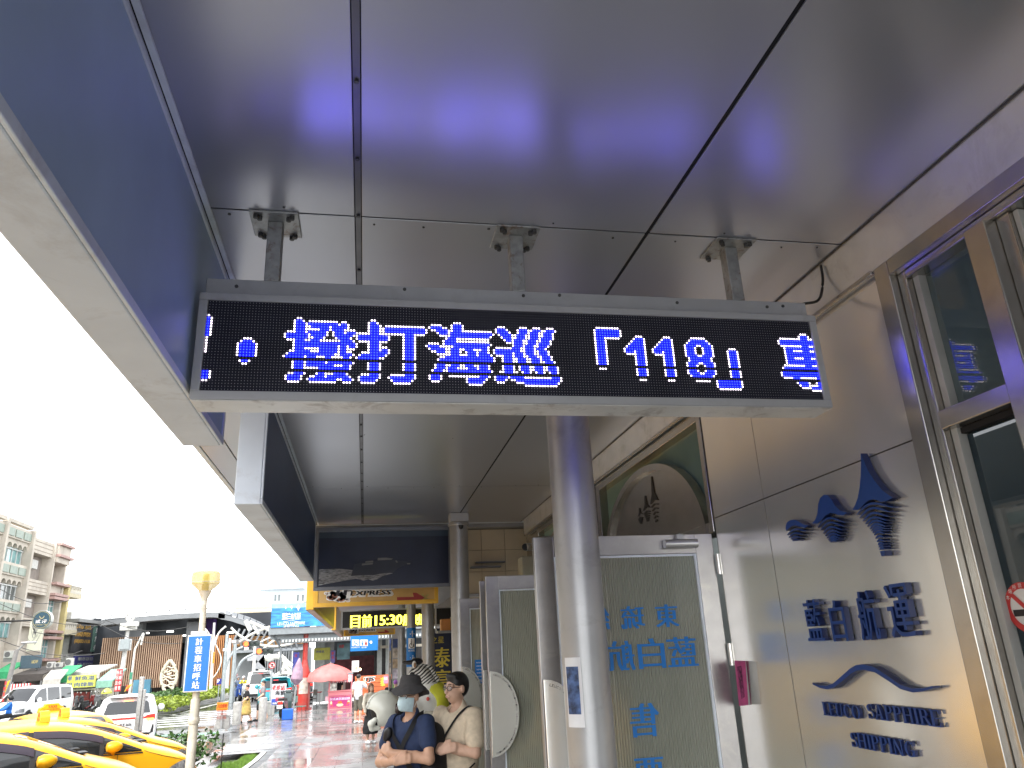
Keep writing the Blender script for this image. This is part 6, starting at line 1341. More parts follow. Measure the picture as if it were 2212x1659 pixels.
# red and white striped stall roof
a, b = at(*cLm(100, 355), 55), at(*cLm(330, 300), 55); st = thing('striped_stall', ((a.x + b.x) / 2, 55, gr(55)), 'small stall with a red and white striped roof at the left edge', 'stall')
n = 14
for k in range(n):
    x0 = a.x + (b.x - a.x) * k / n; x1 = a.x + (b.x - a.x) * (k + 1) / n
    m_ = MB().add([(x0, 55, a.z), (x1, 55, a.z), (x1, 55, a.z + .5), (x0, 55, a.z + .5), (x1 * .9 + (a.x + b.x) * .05, 57, b.z), (x0 * .9 + (a.x + b.x) * .05, 57, b.z)], [(0, 1, 2, 3), (3, 2, 4, 5)]); m_.build('roof_stripe', REDT if k % 2 else WHT, st)
MB().box(a.x + .2, b.x - .2, 55.2, 56.8, gr(55), gr(55) + 1.0).build('counter', mat('stall_counter', (.35, .30, .26), .6), st)
for x in (a.x + .1, b.x - .1): MB().tube([(x, 55.1, gr(55)), (x, 55.1, a.z)], .04, 8).build('post', GALV, st)
# lime parasol, yellow flags, slanted street pole with lamp, utility poles
p = at(*cLm(1163, 345), 57); um2 = thing('market_umbrella', (p.x, 57, gr(57)), 'lime parasol right of the lime shop sign', 'umbrella')
zt_ = at(*cLm(1163, 300), 57).z; rr2 = at(*cLm(1222, 345), 57).x - p.x
MB().lathe([(.02, zt_), (rr2 * .6, zt_ - (zt_ - p.z) * .4), (rr2, p.z), (rr2, p.z - .1)], (p.x, 57, 0), 10).build('canopy', LIME, um2); MB().tube([(p.x, 57, gr(57)), (p.x, 57, zt_)], .04, 8).build('pole', GALV, um2)
def flag(x0, y0, x1, y1, Y, label, s_):
    a, b = at(*cLm(x0, y1), Y), at(*cLm(x1, y0), Y); t = thing('shop_flag', (b.x, Y, gr(Y)), label, 'flag')
    MB().add([(a.x, Y, a.z), (b.x - .2, Y + .1, a.z + .1), (b.x + .1, Y, b.z), (a.x + .1, Y + .1, b.z - .1)], [(0, 1, 2, 3)]).build('cloth', mat('flag_yellow', (.75, .48, .04), .6), t)
    m_ = MB(); n = len(s_)
    for i, ch in enumerate(s_): letters(m_, ch, ((a.x + b.x) / 2, Y - .05, b.z - (b.z - a.z) * (i + .6) / (n + .2)), X_, Z_, (b.x - a.x) * .55, (b.z - a.z) * .7 / n, bold=.02)
    m_.build('characters', REDT, t); MB().tube([(b.x + .1, Y + .05, gr(Y)), (b.x + .12, Y + .05, b.z + .1)], .03, 6).build('pole', GALV, t)
flag(10, 210, 92, 470, 46, 'yellow flag with red characters above the blue rider', '海鮮風味')
flag(1352, 258, 1425, 345, 60, 'small yellow flag right of the red notice board', '停車')
sp = thing('utility_pole', (at(*cHm(100, 1600), 50).x, 50, gr(50)), 'leaning grey utility pole with a lamp arm left of the shops', 'pole')
pa, pb = at(*cHm(80, 1640), 50), at(*cHm(158, 1320), 50)
MB().tube([(pa.x - .2, 50, gr(50)), (pb.x, 50, pb.z)], [.16, .12], 12).build('mast', mat('pole_grey', (.22, .21, .20), .6), sp, smooth=True)
pc = at(*cHm(325, 1252), 50); MB().tube([(pb.x, 50, pb.z - .1), ((pb.x + pc.x) / 2, 50, (pb.z + pc.z) / 2 + .2), (pc.x, 50, pc.z)], .045, 8).build('lamp_arm', GALV, sp, smooth=True)
MB().box(pc.x - .7, pc.x + .1, 49.9, 50.1, pc.z - .06, pc.z + .04).build('lamp_head', GALV, sp, bevel=.03)
# air conditioners on brackets along the row (each its own unit)
for x0, y0, x1, y1, w_ in ((25, 1330, 130, 1405, 'leftmost, above the green awning'), (430, 1435, 500, 1495, 'right of the navy square sign'), (500, 1440, 590, 1490, 'under the ochre house'), (605, 1400, 675, 1480, 'left of the indigo shop sign'), (330, 1435, 362, 1490, 'on the edge of the navy square sign')):
    a, b = at(*cHm(x0, y1), 64), at(*cHm(x1, y0), 64); t = thing('air_conditioner', ((a.x + b.x) / 2, 64, a.z), 'off-white outdoor air conditioner, ' + w_, 'air conditioner', 'air conditioners on the far shops')
    MB().box(a.x, b.x, 64, 64.5, a.z, b.z).build('case', mat('ac_case', (.52, .51, .48), .6, 0, .1), t, bevel=.03)
    r_ = (b.z - a.z) * .36; MB().lathe([(0, -.01), (r_, -.01), (r_, 0)], ((a.x * .6 + b.x * .4), 64, (a.z + b.z) / 2), 16, axis='y').build('fan_grille', mat('ac_fan', (.14, .14, .14), .6), t)
    MB().box(a.x, b.x, 64.1, 64.2, a.z - .25, a.z - .002).build('bracket', GALV, t)
# ------------------------------------------------------------------ parking building with timber fins
YPK = 84.0
pk = thing('parking_building', (at(400, 1450, YPK).x, YPK, gr(80)), 'parking building with brown vertical fins and a curved grey roof', 'building')
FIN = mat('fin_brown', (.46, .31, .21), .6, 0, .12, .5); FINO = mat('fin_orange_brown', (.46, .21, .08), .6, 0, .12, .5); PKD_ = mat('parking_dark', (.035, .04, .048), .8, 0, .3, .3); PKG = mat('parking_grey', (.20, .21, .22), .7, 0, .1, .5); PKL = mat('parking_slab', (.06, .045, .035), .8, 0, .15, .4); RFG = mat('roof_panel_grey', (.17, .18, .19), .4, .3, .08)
def pp_(x, y): return at(*cPm(x, y), YPK)
xL, xM, xR = pp_(70, 700).x, pp_(1090, 700).x, pp_(1800, 700).x
g_ = gr(80)
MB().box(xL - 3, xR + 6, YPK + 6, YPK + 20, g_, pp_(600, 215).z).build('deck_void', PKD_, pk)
# slabs / ramps behind the fins
for (xa, ya, xb_, yb_, h_) in ((50, 610, 1090, 600, 120), (50, 760, 1090, 735, 60), (50, 940, 1090, 880, 300)):
    a, b = pp_(xa, ya), pp_(xb_, yb_); MB().add([(a.x, YPK + .6, a.z), (b.x, YPK + .6, b.z), (b.x, YPK + .6, b.z - h_ * .027), (a.x, YPK + .6, a.z - h_ * .027), (a.x, YPK + 6, a.z), (b.x, YPK + 6, b.z)], [(0, 3, 2, 1), (0, 1, 5, 4)]).build('ramp_slab', PKL, pk)
for i, x in enumerate((250, 1080)): a = pp_(x, 1240); MB().box(a.x, a.x + 1.6, YPK + .65, YPK + 2, g_, pp_(x, 330).z).build('pier', PKG, pk)
# fins
z_a, z_b = pp_(300, 530).z, g_ + .6
fin_me = None
def fins(x0, x1, n, zt, zb, Y, m, w=.16):
    global fin_me
    for i in range(n):
        x = x0 + (x1 - x0) * i / (n - 1)
        o = MB().box(x - w / 2, x + w / 2, Y, Y + .45, zb(x) if callable(zb) else zb, zt(x) if callable(zt) else zt).build('fin', m, pk)
fins(xL, xM, 38, z_a, z_b, YPK, FIN, .09)
fins(pp_(1490, 0).x, pp_(1800, 0).x + .5, 17, pp_(1600, 510).z, g_, YPK - 1, FINO, .08)
MB().box(pp_(1490, 0).x, pp_(1830, 0).x, YPK - .4, YPK + 1, g_, pp_(1600, 505).z).build('fin_backing', mat('fin_backing', (.16, .07, .03), .8), pk)
a, b = pp_(1060, 520), pp_(1310, 265); MB().box(a.x, b.x, YPK + 4, YPK + 6, a.z, b.z).build('lift_core', PKG, pk)
a, b = pp_(1300, 480), pp_(1435, 262); MB().box(a.x, b.x, YPK + 3.9, YPK + 5.9, a.z - 1, b.z).build('lift_core', mat('purple_panel', (.16, .08, .34), .6), pk)
for x, y, w_ in ((960, 258, 75), (750, 433, 70), (630, 508, 75), (955, 488, 50), (170, 538, 75), (1620, 225, 70), (1590, 445, 75), (465, 452, 25)):
    a = pp_(x, y); MB().box(a.x, a.x + w_ * .009, YPK + 5.2, YPK + 5.5, a.z - .08, a.z + .06).build('tube_lamp', TUBE, pk)
# bright gaps of far daylight between decks
# curved roof edge made of panels
edge = [(130, 262), (250, 240), (400, 228), (600, 208), (800, 190), (1000, 175), (1200, 163), (1400, 155), (1560, 148), (1720, 165)]
Pe = [pp_(x, y) for x, y in edge] + [at(*cIm(x, y), YPK) for x, y in ((300, 0), (500, 40), (700, 105), (900, 190), (1020, 260))]
rf = MB()
for a, b in zip(Pe[:-1], Pe[1:]): rf.add([(a.x, YPK - 1.5, a.z - .5), (b.x, YPK - 1.5, b.z - .5), (b.x, YPK + 14, b.z - .3), (a.x, YPK + 14, a.z - .3)], [(0, 1, 2, 3)])
rf = rf.build('roof', PKG, pk)
for a, b in zip(Pe[:-1], Pe[1:]):
    n = max(2, int((b - a).length / 1.4))
    for k in range(n):
        p, q = a.lerp(b, (k + .06) / n), a.lerp(b, (k + .94) / n)
        MB().add([(p.x, YPK - 1.6, p.z - .42), (q.x, YPK - 1.6, q.z - .42), (q.x, YPK - 1.3, q.z), (p.x, YPK - 1.3, p.z), (p.x, YPK + 1, p.z), (q.x, YPK + 1, q.z)], [(0, 1, 2, 3), (3, 2, 5, 4)]).build('roof_panel', RFG, rf)
    MB().add([(a.x, YPK - 1.55, a.z - .95), (b.x, YPK - 1.55, b.z - .95), (b.x, YPK - 1.55, b.z - .46), (a.x, YPK - 1.55, a.z - .46), (a.x, YPK + 1, a.z - .95), (b.x, YPK + 1, b.z - .95)], [(0, 1, 2, 3), (0, 4, 5, 1)]).build('eave', PKG, rf)
# blue door and fish shaped ornament
a, b = pp_(480, 1245), pp_(722, 1075); MB().box(a.x, b.x, YPK - .3, YPK + .5, a.z - .5, b.z).build('door', mat('gate_blue', (.10, .26, .36), .5, 0, .2, .6), pk)
FISH = mat('fish_cream', (.66, .62, .48), .5)
f_ = thing('fish_ornament', (pp_(970, 1240).x, YPK - .8, g_), 'tall cream fish shaped ornament with three leaping fish on the brown fins', 'ornament')
out = [(985, 825), (1045, 905), (1070, 985), (1072, 1050), (1050, 1130), (1015, 1190), (985, 1245)]; out2 = [(985, 825), (920, 910), (880, 990), (868, 1060), (880, 1140), (905, 1200), (925, 1245)]
for ln in (out, out2): MB().tube([pp_(x, y) + Vector((0, -.8, 0)) for x, y in ln], .16, 8).build('outline', FISH, f_, smooth=True)
wv = [[(910, 930), (960, 910), (1010, 930), (1055, 915)], [(895, 960), (950, 985), (1000, 960), (1062, 975)], [(885, 1010), (940, 1050), (1000, 1030), (1068, 1020)], [(878, 1060), (940, 1040), (1010, 1070), (1065, 1060)], [(880, 1100), (930, 1070), (980, 1110), (1055, 1100)], [(890, 1140), (950, 1160), (1000, 1130), (1040, 1120)], [(900, 1180), (950, 1150), (990, 1180), (1020, 1170)], [(960, 940), (920, 990), (890, 1000)]]
for ln in wv: MB().tube([pp_(x, y) + Vector((0, -.8, 0)) for x, y in ln], .07, 6).build('wave', FISH, f_, smooth=True)
for cx, cy, s_ in ((1010, 965, 1), (950, 1005, -1), (975, 1135, 1)):
    m_ = MB(); flat(m_, [(cx - 40 * s_, cy - 18), (cx, cy - 16), (cx + 32 * s_, cy - 4), (cx + 38 * s_, cy + 14), (cx + 10 * s_, cy + 22), (cx - 12 * s_, cy + 8)], YPK - .9, cPm); m_.build('small_fish', FISH, f_)
# elevated timber walkway, white tubes and the white lattice ring
def pi_(x, y, Y=YPK - 8): return at(*cIm(x, y), Y)
YW = 74.0
wk = thing('footbridge', (pi_(1000, 600, YW).x, YW, g_), 'elevated walkway with orange timber cladding and grey ribs', 'bridge')
a, b = pi_(470, 610, YW), pi_(1660, 400, YW); TIM = mat('timber_orange', (.50, .25, .08), .6, 0, .25, 1.2)
n = 7
for k in range(n):
    z0 = a.z + (b.z - a.z) * k / n; z1 = a.z + (b.z - a.z) * (k + 1) / n; MB().box(a.x + .3 * k, b.x, YW, YW + .3, z0 + .03, z1 - .03).build('plank', TIM, wk)
MB().box(a.x, b.x, YW + .31, YW + 3, a.z - .3, b.z - .2).build('deck', PKG, wk)
for k in range(12):
    p0, p1 = pi_(545 + k * 90, 650 - k * 3, YW), pi_(600 + k * 88, 315 + (k * 8), YW); MB().tube([(p0.x, YW - .1, p0.z), (p0.x * .6 + p1.x * .4 - .25, YW - .25, p0.z * .5 + p1.z * .5), (p1.x, YW - .1, p1.z)], .09, 6).build('rib', PKG, wk)
MB().box(a.x, b.x, YW - .1, YW + 3, pi_(1000, 690, YW).z, a.z - .31).build('underside_beam', mat('beam_grey', (.26, .28, .30), .6), wk)
for x, w_ in ((500, 1.4), (1560, 1.0)): q = pi_(x, 700, YW); MB().box(q.x, q.x + w_, YW + 1, YW + 2.4, g_, a.z - .3).build('pier', PKG, wk)
for ln in ([(455, 295), (560, 400), (720, 500), (850, 555), (1000, 590), (1200, 600), (1350, 580), (1470, 550)], [(590, 530), (760, 420), (920, 345), (1090, 280)], [(980, 650), (1100, 545), (1250, 440), (1380, 380)]):
    MB().tube(crv([pi_(x, y, YW - 1.5) for x, y in ln], 5), .10, 8).build('white_tube', mat('tube_cream', (.66, .63, .56), .5), wk, smooth=True)
lt = thing('lattice_ring', (pi_(1150, 1100, 70).x, 70, g_), 'white curved lattice ring under the elevated walkway', 'sculpture')
WL = mat('lattice_white', (.72, .72, .66), .5)
for ln, r_ in (([(985, 790), (1080, 790), (1180, 770), (1290, 790), (1370, 870), (1450, 930)], .34), ([(1290, 800), (1330, 880), (1310, 960), (1240, 1050), (1130, 1100), (1040, 1090), (980, 1000), (950, 870)], .26), ([(1040, 1095), (980, 1060), (920, 960)], .22), ([(930, 950), (950, 1040), (980, 1130)], .24), ([(1180, 770), (1090, 820), (1010, 800)], .26), ([(1340, 920), (1400, 990), (1440, 1090)], .24), ([(1180, 1090), (1280, 1040), (1400, 1040), (1450, 1080)], .24), ([(1240, 690), (1280, 770), (1320, 850)], .22), ([(1060, 700), (1090, 780)], .18), ([(690, 180), (770, 350)], .3), ([(820, 260), (900, 400)], .2), ([(760, 200), (1000, 300), (1100, 360)], .2)):
    Y = 70 if ln[0][1] > 600 else 76
    MB().tube(crv([at(*cIm(x, y), Y) for x, y in ln], 5), r_ * .62, 8).build('lattice_member', WL, lt, smooth=True)
MB().box(pi_(960, 700, 73).x, pi_(1450, 700, 73).x, 73.2, 74, g_, pi_(1000, 700, 73).z).build('glass_wall', mat('lobby_glass', (.07, .09, .10), .15, 0, .3, .4), lt)
for k in range(12): q = pi_(970 + k * 42, 900, 73); MB().box(q.x - .06, q.x + .06, 73.0, 73.19, g_, pi_(1000, 700, 73).z).build('glazing_bar', PKG, lt)
# pale building far behind
hb = thing('pale_office_block', (at(600, 1300, 150).x, 150, g_), 'pale stepped office block rising behind the parking building', 'building')
PAL = mat('office_pale', (.52, .56, .58), .7, 0, .06, .2); PAB = mat('office_band', (.52, .42, .28), .7)
for x0, y0, x1, y1, Y in ((135, 345, 720, 640, 150), (355, 235, 760, 350, 156), (440, 165, 720, 240, 160)):
    a, b = at(*c2m(x0, y1), Y), at(*c2m(x1, y0), Y); MB().box(a.x, b.x, Y, Y + 12, g_ if y1 > 600 else a.z - 1, b.z).build('block', PAL if y0 > 200 else mat('rooftop_glass', (.30, .55, .58), .2), hb)
for y in (380, 410, 440):
    a, b = at(*c2m(140, y + 6), 150), at(*c2m(720, y), 150); MB().box(a.x, b.x, 149.9, 150, a.z, b.z).build('band', PAB, hb)
a, b = at(*c2m(335, 245), 155), at(*c2m(700, 228), 155); MB().box(a.x, b.x, 154.5, 168, a.z, b.z).build('cornice', PAL, hb)
for x in (462, 492, 640, 680):
    a, b = at(*c2m(x, 335), 156), at(*c2m(x + 18, 285), 156); MB().box(a.x, b.x, 155.9, 156, a.z, b.z).build('window', GL_D, hb)
for k in range(9): a, b = at(*c2m(448 + k * 26, 218), 160), at(*c2m(451 + k * 26, 165), 160); MB().box(a.x, b.x, 159.9, 160, a.z, b.z).build('glazing_bar', PAL, hb)
# ------------------------------------------------------------------ island, hedge, road paint, poles and signals
isl = MB(); g0 = gr(60)
isl.prism([(-12.2, 44), (-11.9, 46), (-9.6, 74), (-14, 78), (-20, 60), (-14.5, 45)], g0, g0 + .16, lambda a, b, d: Vector((a, b, d)))
tag(isl.build('traffic_island', KERB), kind='structure')
isl = MB(); isl.prism([(-12.3, 45), (-12.1, 46.5), (-9.95, 73), (-14, 77), (-19.5, 60), (-14.4, 46)], g0 + .161, g0 + .20, lambda a, b, d: Vector((a, b, d))); tag(isl.build('island_soil', SOIL), kind='structure')
rp = MB()
for (x0, y0, x1, y1, w_) in ((-10.9, 36, -8.6, 72, .15), (-3.9, 27, -4.6, 60, .15)): rp.quad((x0 - w_, y0, g0 + .004), (x0 + w_, y0, g0 + .004), (x1 + w_, y1, g0 + .004), (x1 - w_, y1, g0 + .004))
for k in range(7): rp.quad((-11.5, 38 + k * 1.6, g0 + .004), (-5.2, 38.6 + k * 1.6, g0 + .004), (-5.2, 39.3 + k * 1.6, g0 + .004), (-11.5, 38.7 + k * 1.6, g0 + .004))
tag(rp.build('road_marking', PAINTW), kind='structure')
rp = MB(); rp.quad((-12, 34, g0 + .005), (-5.5, 33, g0 + .005), (-5.5, 33.8, g0 + .005), (-12, 35, g0 + .005)); rp.quad((-12.5, 30, g0 + .005), (-9, 29.5, g0 + .005), (-9, 30.4, g0 + .005), (-12.5, 31, g0 + .005)); tag(rp.build('green_road_marking', PAINTG), kind='structure')
LEAFY = mat('hedge_leaf_yellow_green', (.20, .26, .025), .5, 0, .4, 9); LEAFG = mat('hedge_leaf_green', (.05, .11, .025), .5, 0, .4, 9); STEM = mat('stem_brown', (.10, .07, .04), .8)
LEAFG.node_tree.nodes['Principled BSDF'].inputs['Subsurface Weight'].default_value = 0
def foliage(n, rx, ry, rz, leaf, lumps=7):
    V = []; F = []
    L = [(random.uniform(-.55, .55) * rx, random.uniform(-.55, .55) * ry, random.uniform(-.1, .5) * rz, random.uniform(.42, .7)) for _ in range(lumps)]
    for i in range(n):
        lx_, ly, lz, lr = random.choice(L); d = Vector((random.gauss(0, 1), random.gauss(0, 1), random.gauss(0, 1))).normalized() * random.uniform(.55, 1.0) ** .5
        c = Vector((lx_ + d.x * rx * lr, ly + d.y * ry * lr, rz * .55 + lz * .8 + d.z * rz * lr * .7))
        if c.z < .03: continue
        a = Vector((random.gauss(0, 1), random.gauss(0, 1), random.gauss(0, .6))).normalized(); b = a.cross(Vector((random.gauss(0, 1), random.gauss(0, 1), random.gauss(0, 1)))).normalized()
        s_ = leaf * random.uniform(.6, 1.3); k = len(V)
        V += [c - a * s_, c + b * s_ * .45, c + a * s_, c - b * s_ * .45]; F.append((k, k + 1, k + 2, k + 3))
    return V, F
def shrub(label, loc, r, m, group, n=900, leaf=.09, proto=None):
    t = thing('shrub', loc, label, 'shrub', group)
    V, F = foliage(n, r[0], r[1], r[2], leaf); m_ = MB(); m_.add([Vector(v) + Vector(loc) for v in V], F); m_.build('foliage', m, t)
    m_ = MB()
    for k in range(6): a = k * 1.05; m_.tube([Vector(loc), Vector(loc) + Vector((.4 * r[0] * math.cos(a), .4 * r[1] * math.sin(a), r[2] * .8))], [.03, .012], 5)
    m_.build('stems', STEM, t)
hb_ = [(700, 1360, 1.0, 'Y', 46.5), (860, 1350, 1.1, 'Y', 49), (1000, 1335, 1.2, 'Y', 52), (1130, 1320, 1.2, 'Y', 55.5), (1260, 1300, 1.2, 'Y', 59), (1370, 1285, 1.1, 'Y', 62), (1470, 1270, 1.0, 'Y', 65), (1560, 1255, 1.0, 'Y', 68), (720, 1270, 1.5, 'G', 54), (830, 1260, 1.3, 'G', 58), (1090, 1250, 1.2, 'G', 62)]
wd = ['first bright shrub, nearest the white SUV', 'second bright shrub along the island', 'third bright shrub, below the fish ornament', 'fourth bright shrub, left of the blue taxi sign', 'fifth bright shrub, hidden partly by the blue taxi sign', 'sixth bright shrub, right of the lamp post', 'seventh bright shrub toward the signal poles', 'last bright shrub by the signal poles', 'tall dark shrub above the white SUV', 'dark shrub left of the fish ornament', 'dark shrub right of the fish ornament']
for (x, y, r_, kd, Y), w_ in zip(hb_, wd):
    p = at(*cPm(x, y), Y); shrub(w_, (p.x, Y, g0 + .2), (1.5 * r_, 1.6, .50 if kd == 'Y' else .58), LEAFY if kd == 'Y' else LEAFG, 'shrubs on the traffic island', 1100, .13)
# shrub between taxi and lamp post, grass strip
p = at(*cLm(1850, 960), 18.8); shrub('small leafy shrub between the third taxi and the lamp post', (-4.1, 20.4, gr(20)), (.85, .6, .85), LEAFG, None, 700, .075)
GRASS = mat('grass_green', (.15, .27, .04), .6, 0, .35, 14)
gb = MB()
for i in range(9000):
    y = random.uniform(13, 23.2); x = random.uniform(-3.42, -2.78) if y < 22 else random.uniform(-3.1, -2.78); z = gz(y) - .02; h_ = random.uniform(.04, .11); a = random.uniform(0, 6.28); dx, dy = .008 * math.cos(a), .008 * math.sin(a); lx_, ly = random.gauss(0, .025), random.gauss(0, .025)
    gb.add([(x - dx, y - dy, z), (x + dx, y + dy, z), (x + lx_, y + ly, z + h_)], [(0, 1, 2)])
tag(gb.build('grass', GRASS, kind='stuff'), 'short green grass strip beside the taxi rank', 'grass')
# bent wire stake in the grass
p = at(*c2m(45, 1590), 19.5); o = MB().tube([(p.x, 19.5, gz(19.5) - .05), (p.x, 19.5, at(*c2m(50, 1385), 19.5).z), (p.x + .28, 19.5, at(*c2m(50, 1380), 19.5).z)], .012, 6).build('garden_stake', BLK); tag(o, 'thin black bent stake at the end of the grass', 'stake')
# ---- signal poles
PG = mat('signal_grey', (.36, .40, .41), .45, .3, .06); PW = mat('pole_white', (.62, .61, .58), .5, 0, .1, 3)
def pole(name, label, pts, r, m, cat='pole'):
    t = thing(name, (pts[0][0], pts[0][1], pts[0][2]), label, cat); MB().tube(pts, r, 10).build('mast', m, t, smooth=True); return t
def ipt(x, y, Y): return at(*cIm(x, y), Y)
SIGR = mat('signal_red_lit', (.6, .05, .02), .3, emit=(1, .07, .012), es=1.6); SIGD = mat('signal_body', (.06, .07, .07), .5)
def signal(label, xm, y_top, y_arm, x_end, xs, Y, m):
    b = ipt(xm, 1330, Y); t = thing('traffic_signal', (b.x, Y, gr(Y)), label, 'traffic light', 'red traffic lights over the road')
    top = ipt(xm, y_top, Y); MB().tube([(b.x, Y, gr(Y)), (b.x, Y, top.z)], [.16, .10], 12).build('mast', m, t, smooth=True)
    e = ipt(x_end, y_arm, Y); MB().tube(crv([(b.x, Y, e.z - 2.0), (b.x + .5, Y, e.z - .6), (b.x + 1.6, Y, e.z - .05), (e.x, Y, e.z)]), .08, 8).build('arm', m, t, smooth=True)
    s_ = ipt(xs, y_arm, Y); hd = MB().box(s_.x - .25, s_.x + .95, Y - .15, Y + .15, s_.z - .2, s_.z + .2).build('signal_head', SIGD, t, bevel=.05)
    MB().lathe([(0, -.03), (.17, -.02), (.18, 0)], (s_.x - .02, Y - .155, s_.z), 18, axis='y').build('red_light', SIGR, hd)
    for k in (1, 2): MB().lathe([(0, -.03), (.15, -.02), (.16, 0)], (s_.x - .02 + .38 * k, Y - .155, s_.z), 14, axis='y').build('dark_lens', mat('lens_dark', (.03, .05, .04), .2), hd)
    for k in range(3): MB().lathe([(.18, -.2), (.185, 0)], (s_.x - .02 + .38 * k, Y - .155, s_.z), 14, axis='y', a0=0, a1=math.pi).build('hood', SIGD, hd)
    for x in (e.x - 1.2, e.x - 2.6): MB().box(x, x + .3, Y - .1, Y + .1, e.z + .1, e.z + .3).build('arm_camera', PW, t, bevel=.03)
signal('upper red traffic light on a grey arm above the teal car', 320, 400, 560, 740, 712, 62, PG)
signal('lower red traffic light on a grey arm, left of the white lattice ring', 470, 560, 680, 960, 925, 58, PG)
# white street lights and poles
def pole_at(x, y0, y1, Y, r, m, label, name='street_pole', lean=0):
    a, b = ipt(x, y0, Y), ipt(x + lean, y1, Y); return pole(name, label, [(a.x, Y, gr(Y) if y0 > 1250 else a.z), (b.x, Y, b.z)], r, m), b
t, b = pole_at(130, 1290, 215, 64, [.13, .08], PW, 'cream street lamp with two curved arms right of the taxi sign', 'street_lamp', 52)
for s_, ex, ey in ((-1, -10, 285), (1, 370, 275)):
    e = ipt(ex, ey, 64); MB().tube(crv([(b.x, 64, b.z - 2.0), ((b.x * .6 + e.x * .4), 64, e.z - .55), (e.x, 64, e.z)]), [.09] * 6 + [.07] * 6 + [.10], 8).build('lamp_arm', PW, t, smooth=True)
MB().tube(crv([(b.x, 64, b.z - 1.2), (b.x + .7, 64, b.z - 2.6), (b.x + .5, 64, b.z - 3.6), (b.x, 64, b.z - 4.2)]), .05, 6).build('ornament_loop', PW, t, smooth=True)
a, c = ipt(150, 878, 63.8), ipt(190, 695, 63.8); pn = MB().box(a.x, c.x, 63.8, 63.85, a.z, c.z).build('orange_plate', mat('plate_orange', (.75, .35, .02), .5), t)
m_ = MB()
for i, ch in enumerate('前面路口'): letters(m_, ch, ((a.x + c.x) / 2, 63.79, c.z - (c.z - a.z) * (i + .5) / 4), X_, Z_, (c.x - a.x) * .6, (c.z - a.z) * .18)
m_.build('plate_characters', BLKP, pn)
for x, y1, lb, ln in ((340, 560, 'left white pole of the pair beside the island end', 60), (378, 470, 'right white pole of the pair beside the island end', 62)): pole_at(x, 1330, y1, 66, [.17, .10], PW, lb, 'street_pole', ln)
t, b = pole_at(812, 1260, 500, 64, [.15, .10], PW, 'white pole in front of the white lattice ring', 'street_pole', 40)
MB().tube(crv([(b.x, 64, b.z - .4), (b.x + 1.0, 64, b.z + .1), (b.x + 1.9, 64, b.z + .0)]), .06, 6).build('arm', PW, t, smooth=True)
a, c = ipt(716, 845, 66), ipt(830, 742, 66); o = MB().box(a.x, c.x, 66, 66.1, a.z, c.z).build('road_sign', mat('sign_back_grey', (.40, .41, .43), .5, .3), bevel=.03); tag(o, 'blank grey sign back left of the white pole', 'sign')
a, c = ipt(780, 980, 68), ipt(985, 740, 68); o = MB().prism([(a.x, c.z), (c.x, c.z), (c.x - .9, a.z), (a.x + 1.2, a.z)], 68, 68.1, lambda p_, q_, d: Vector((p_, d, q_))).build('road_sign', mat('sign_back_dark', (.34, .35, .37), .5, .3), bevel=.03); tag(o, 'large darker grey sign back behind the white pole', 'sign')
def round_sign(label, x, y, r_px, Y, ych, txt):
    c_ = ipt(x, y, Y); r_ = ipt(x + r_px, y, Y).x - c_.x; t = thing('round_road_sign', (c_.x, Y, gr(Y)), label, 'sign', 'round red ringed road signs')
    MB().lathe([(0, .03), (r_, .03), (r_, 0), (0, 0)], (c_.x, Y, c_.z), 28, axis='y').build('disc', WHT, t)
    MB().lathe([(r_ * .76, -.01), (r_, -.01), (r_, 0)], (c_.x, Y, c_.z), 28, axis='y').build('red_ring', REDT, t)
    MB().obox((c_.x, Y - .012, c_.z), (r_ * .72 * .7, 0, -r_ * .72 * .7), (0, .003, 0), (r_ * .07, 0, r_ * .07)).build('red_bar', REDT, t)
    m_ = MB(); letters(m_, txt, (c_.x, Y - .006, c_.z), X_, Z_, r_ * .8, r_ * 1.0, bold=.02); m_.build('symbol', BLKP, t)
    MB().tube([(c_.x, Y + .08, gr(Y)), (c_.x, Y + .08, c_.z + r_ * .5)], .05, 8).build('post', PG, t)
round_sign('larger round no-entry sign left of the white lattice ring centre', 1125, 910, 55, 44, 0, '禁')
round_sign('small round no-parking sign near the motor scooters', 537, 1065, 22, 60, 0, '!')
t = thing('parking_sign', (ipt(262, 1170, 60).x, 60, gr(60)), 'dark blue parking sign with a white P beside the island', 'sign')
a, c = ipt(218, 1222, 60), ipt(303, 1128, 60); pn = MB().box(a.x, c.x, 60, 60.05, a.z, c.z).build('panel', mat('parking_blue', (.02, .03, .25), .4), t)
m_ = MB(); letters(m_, 'P', (a.x * .65 + c.x * .35, 59.99, a.z * .4 + c.z * .6), X_, Z_, (c.x - a.x) * .35, (c.z - a.z) * .6, bold=.03); m_.build('letter', WHT, pn); MB().tube([((a.x + c.x) / 2, 60.1, gr(60)), ((a.x + c.x) / 2, 60.1, c.z)], .04, 6).build('post', PG, t)
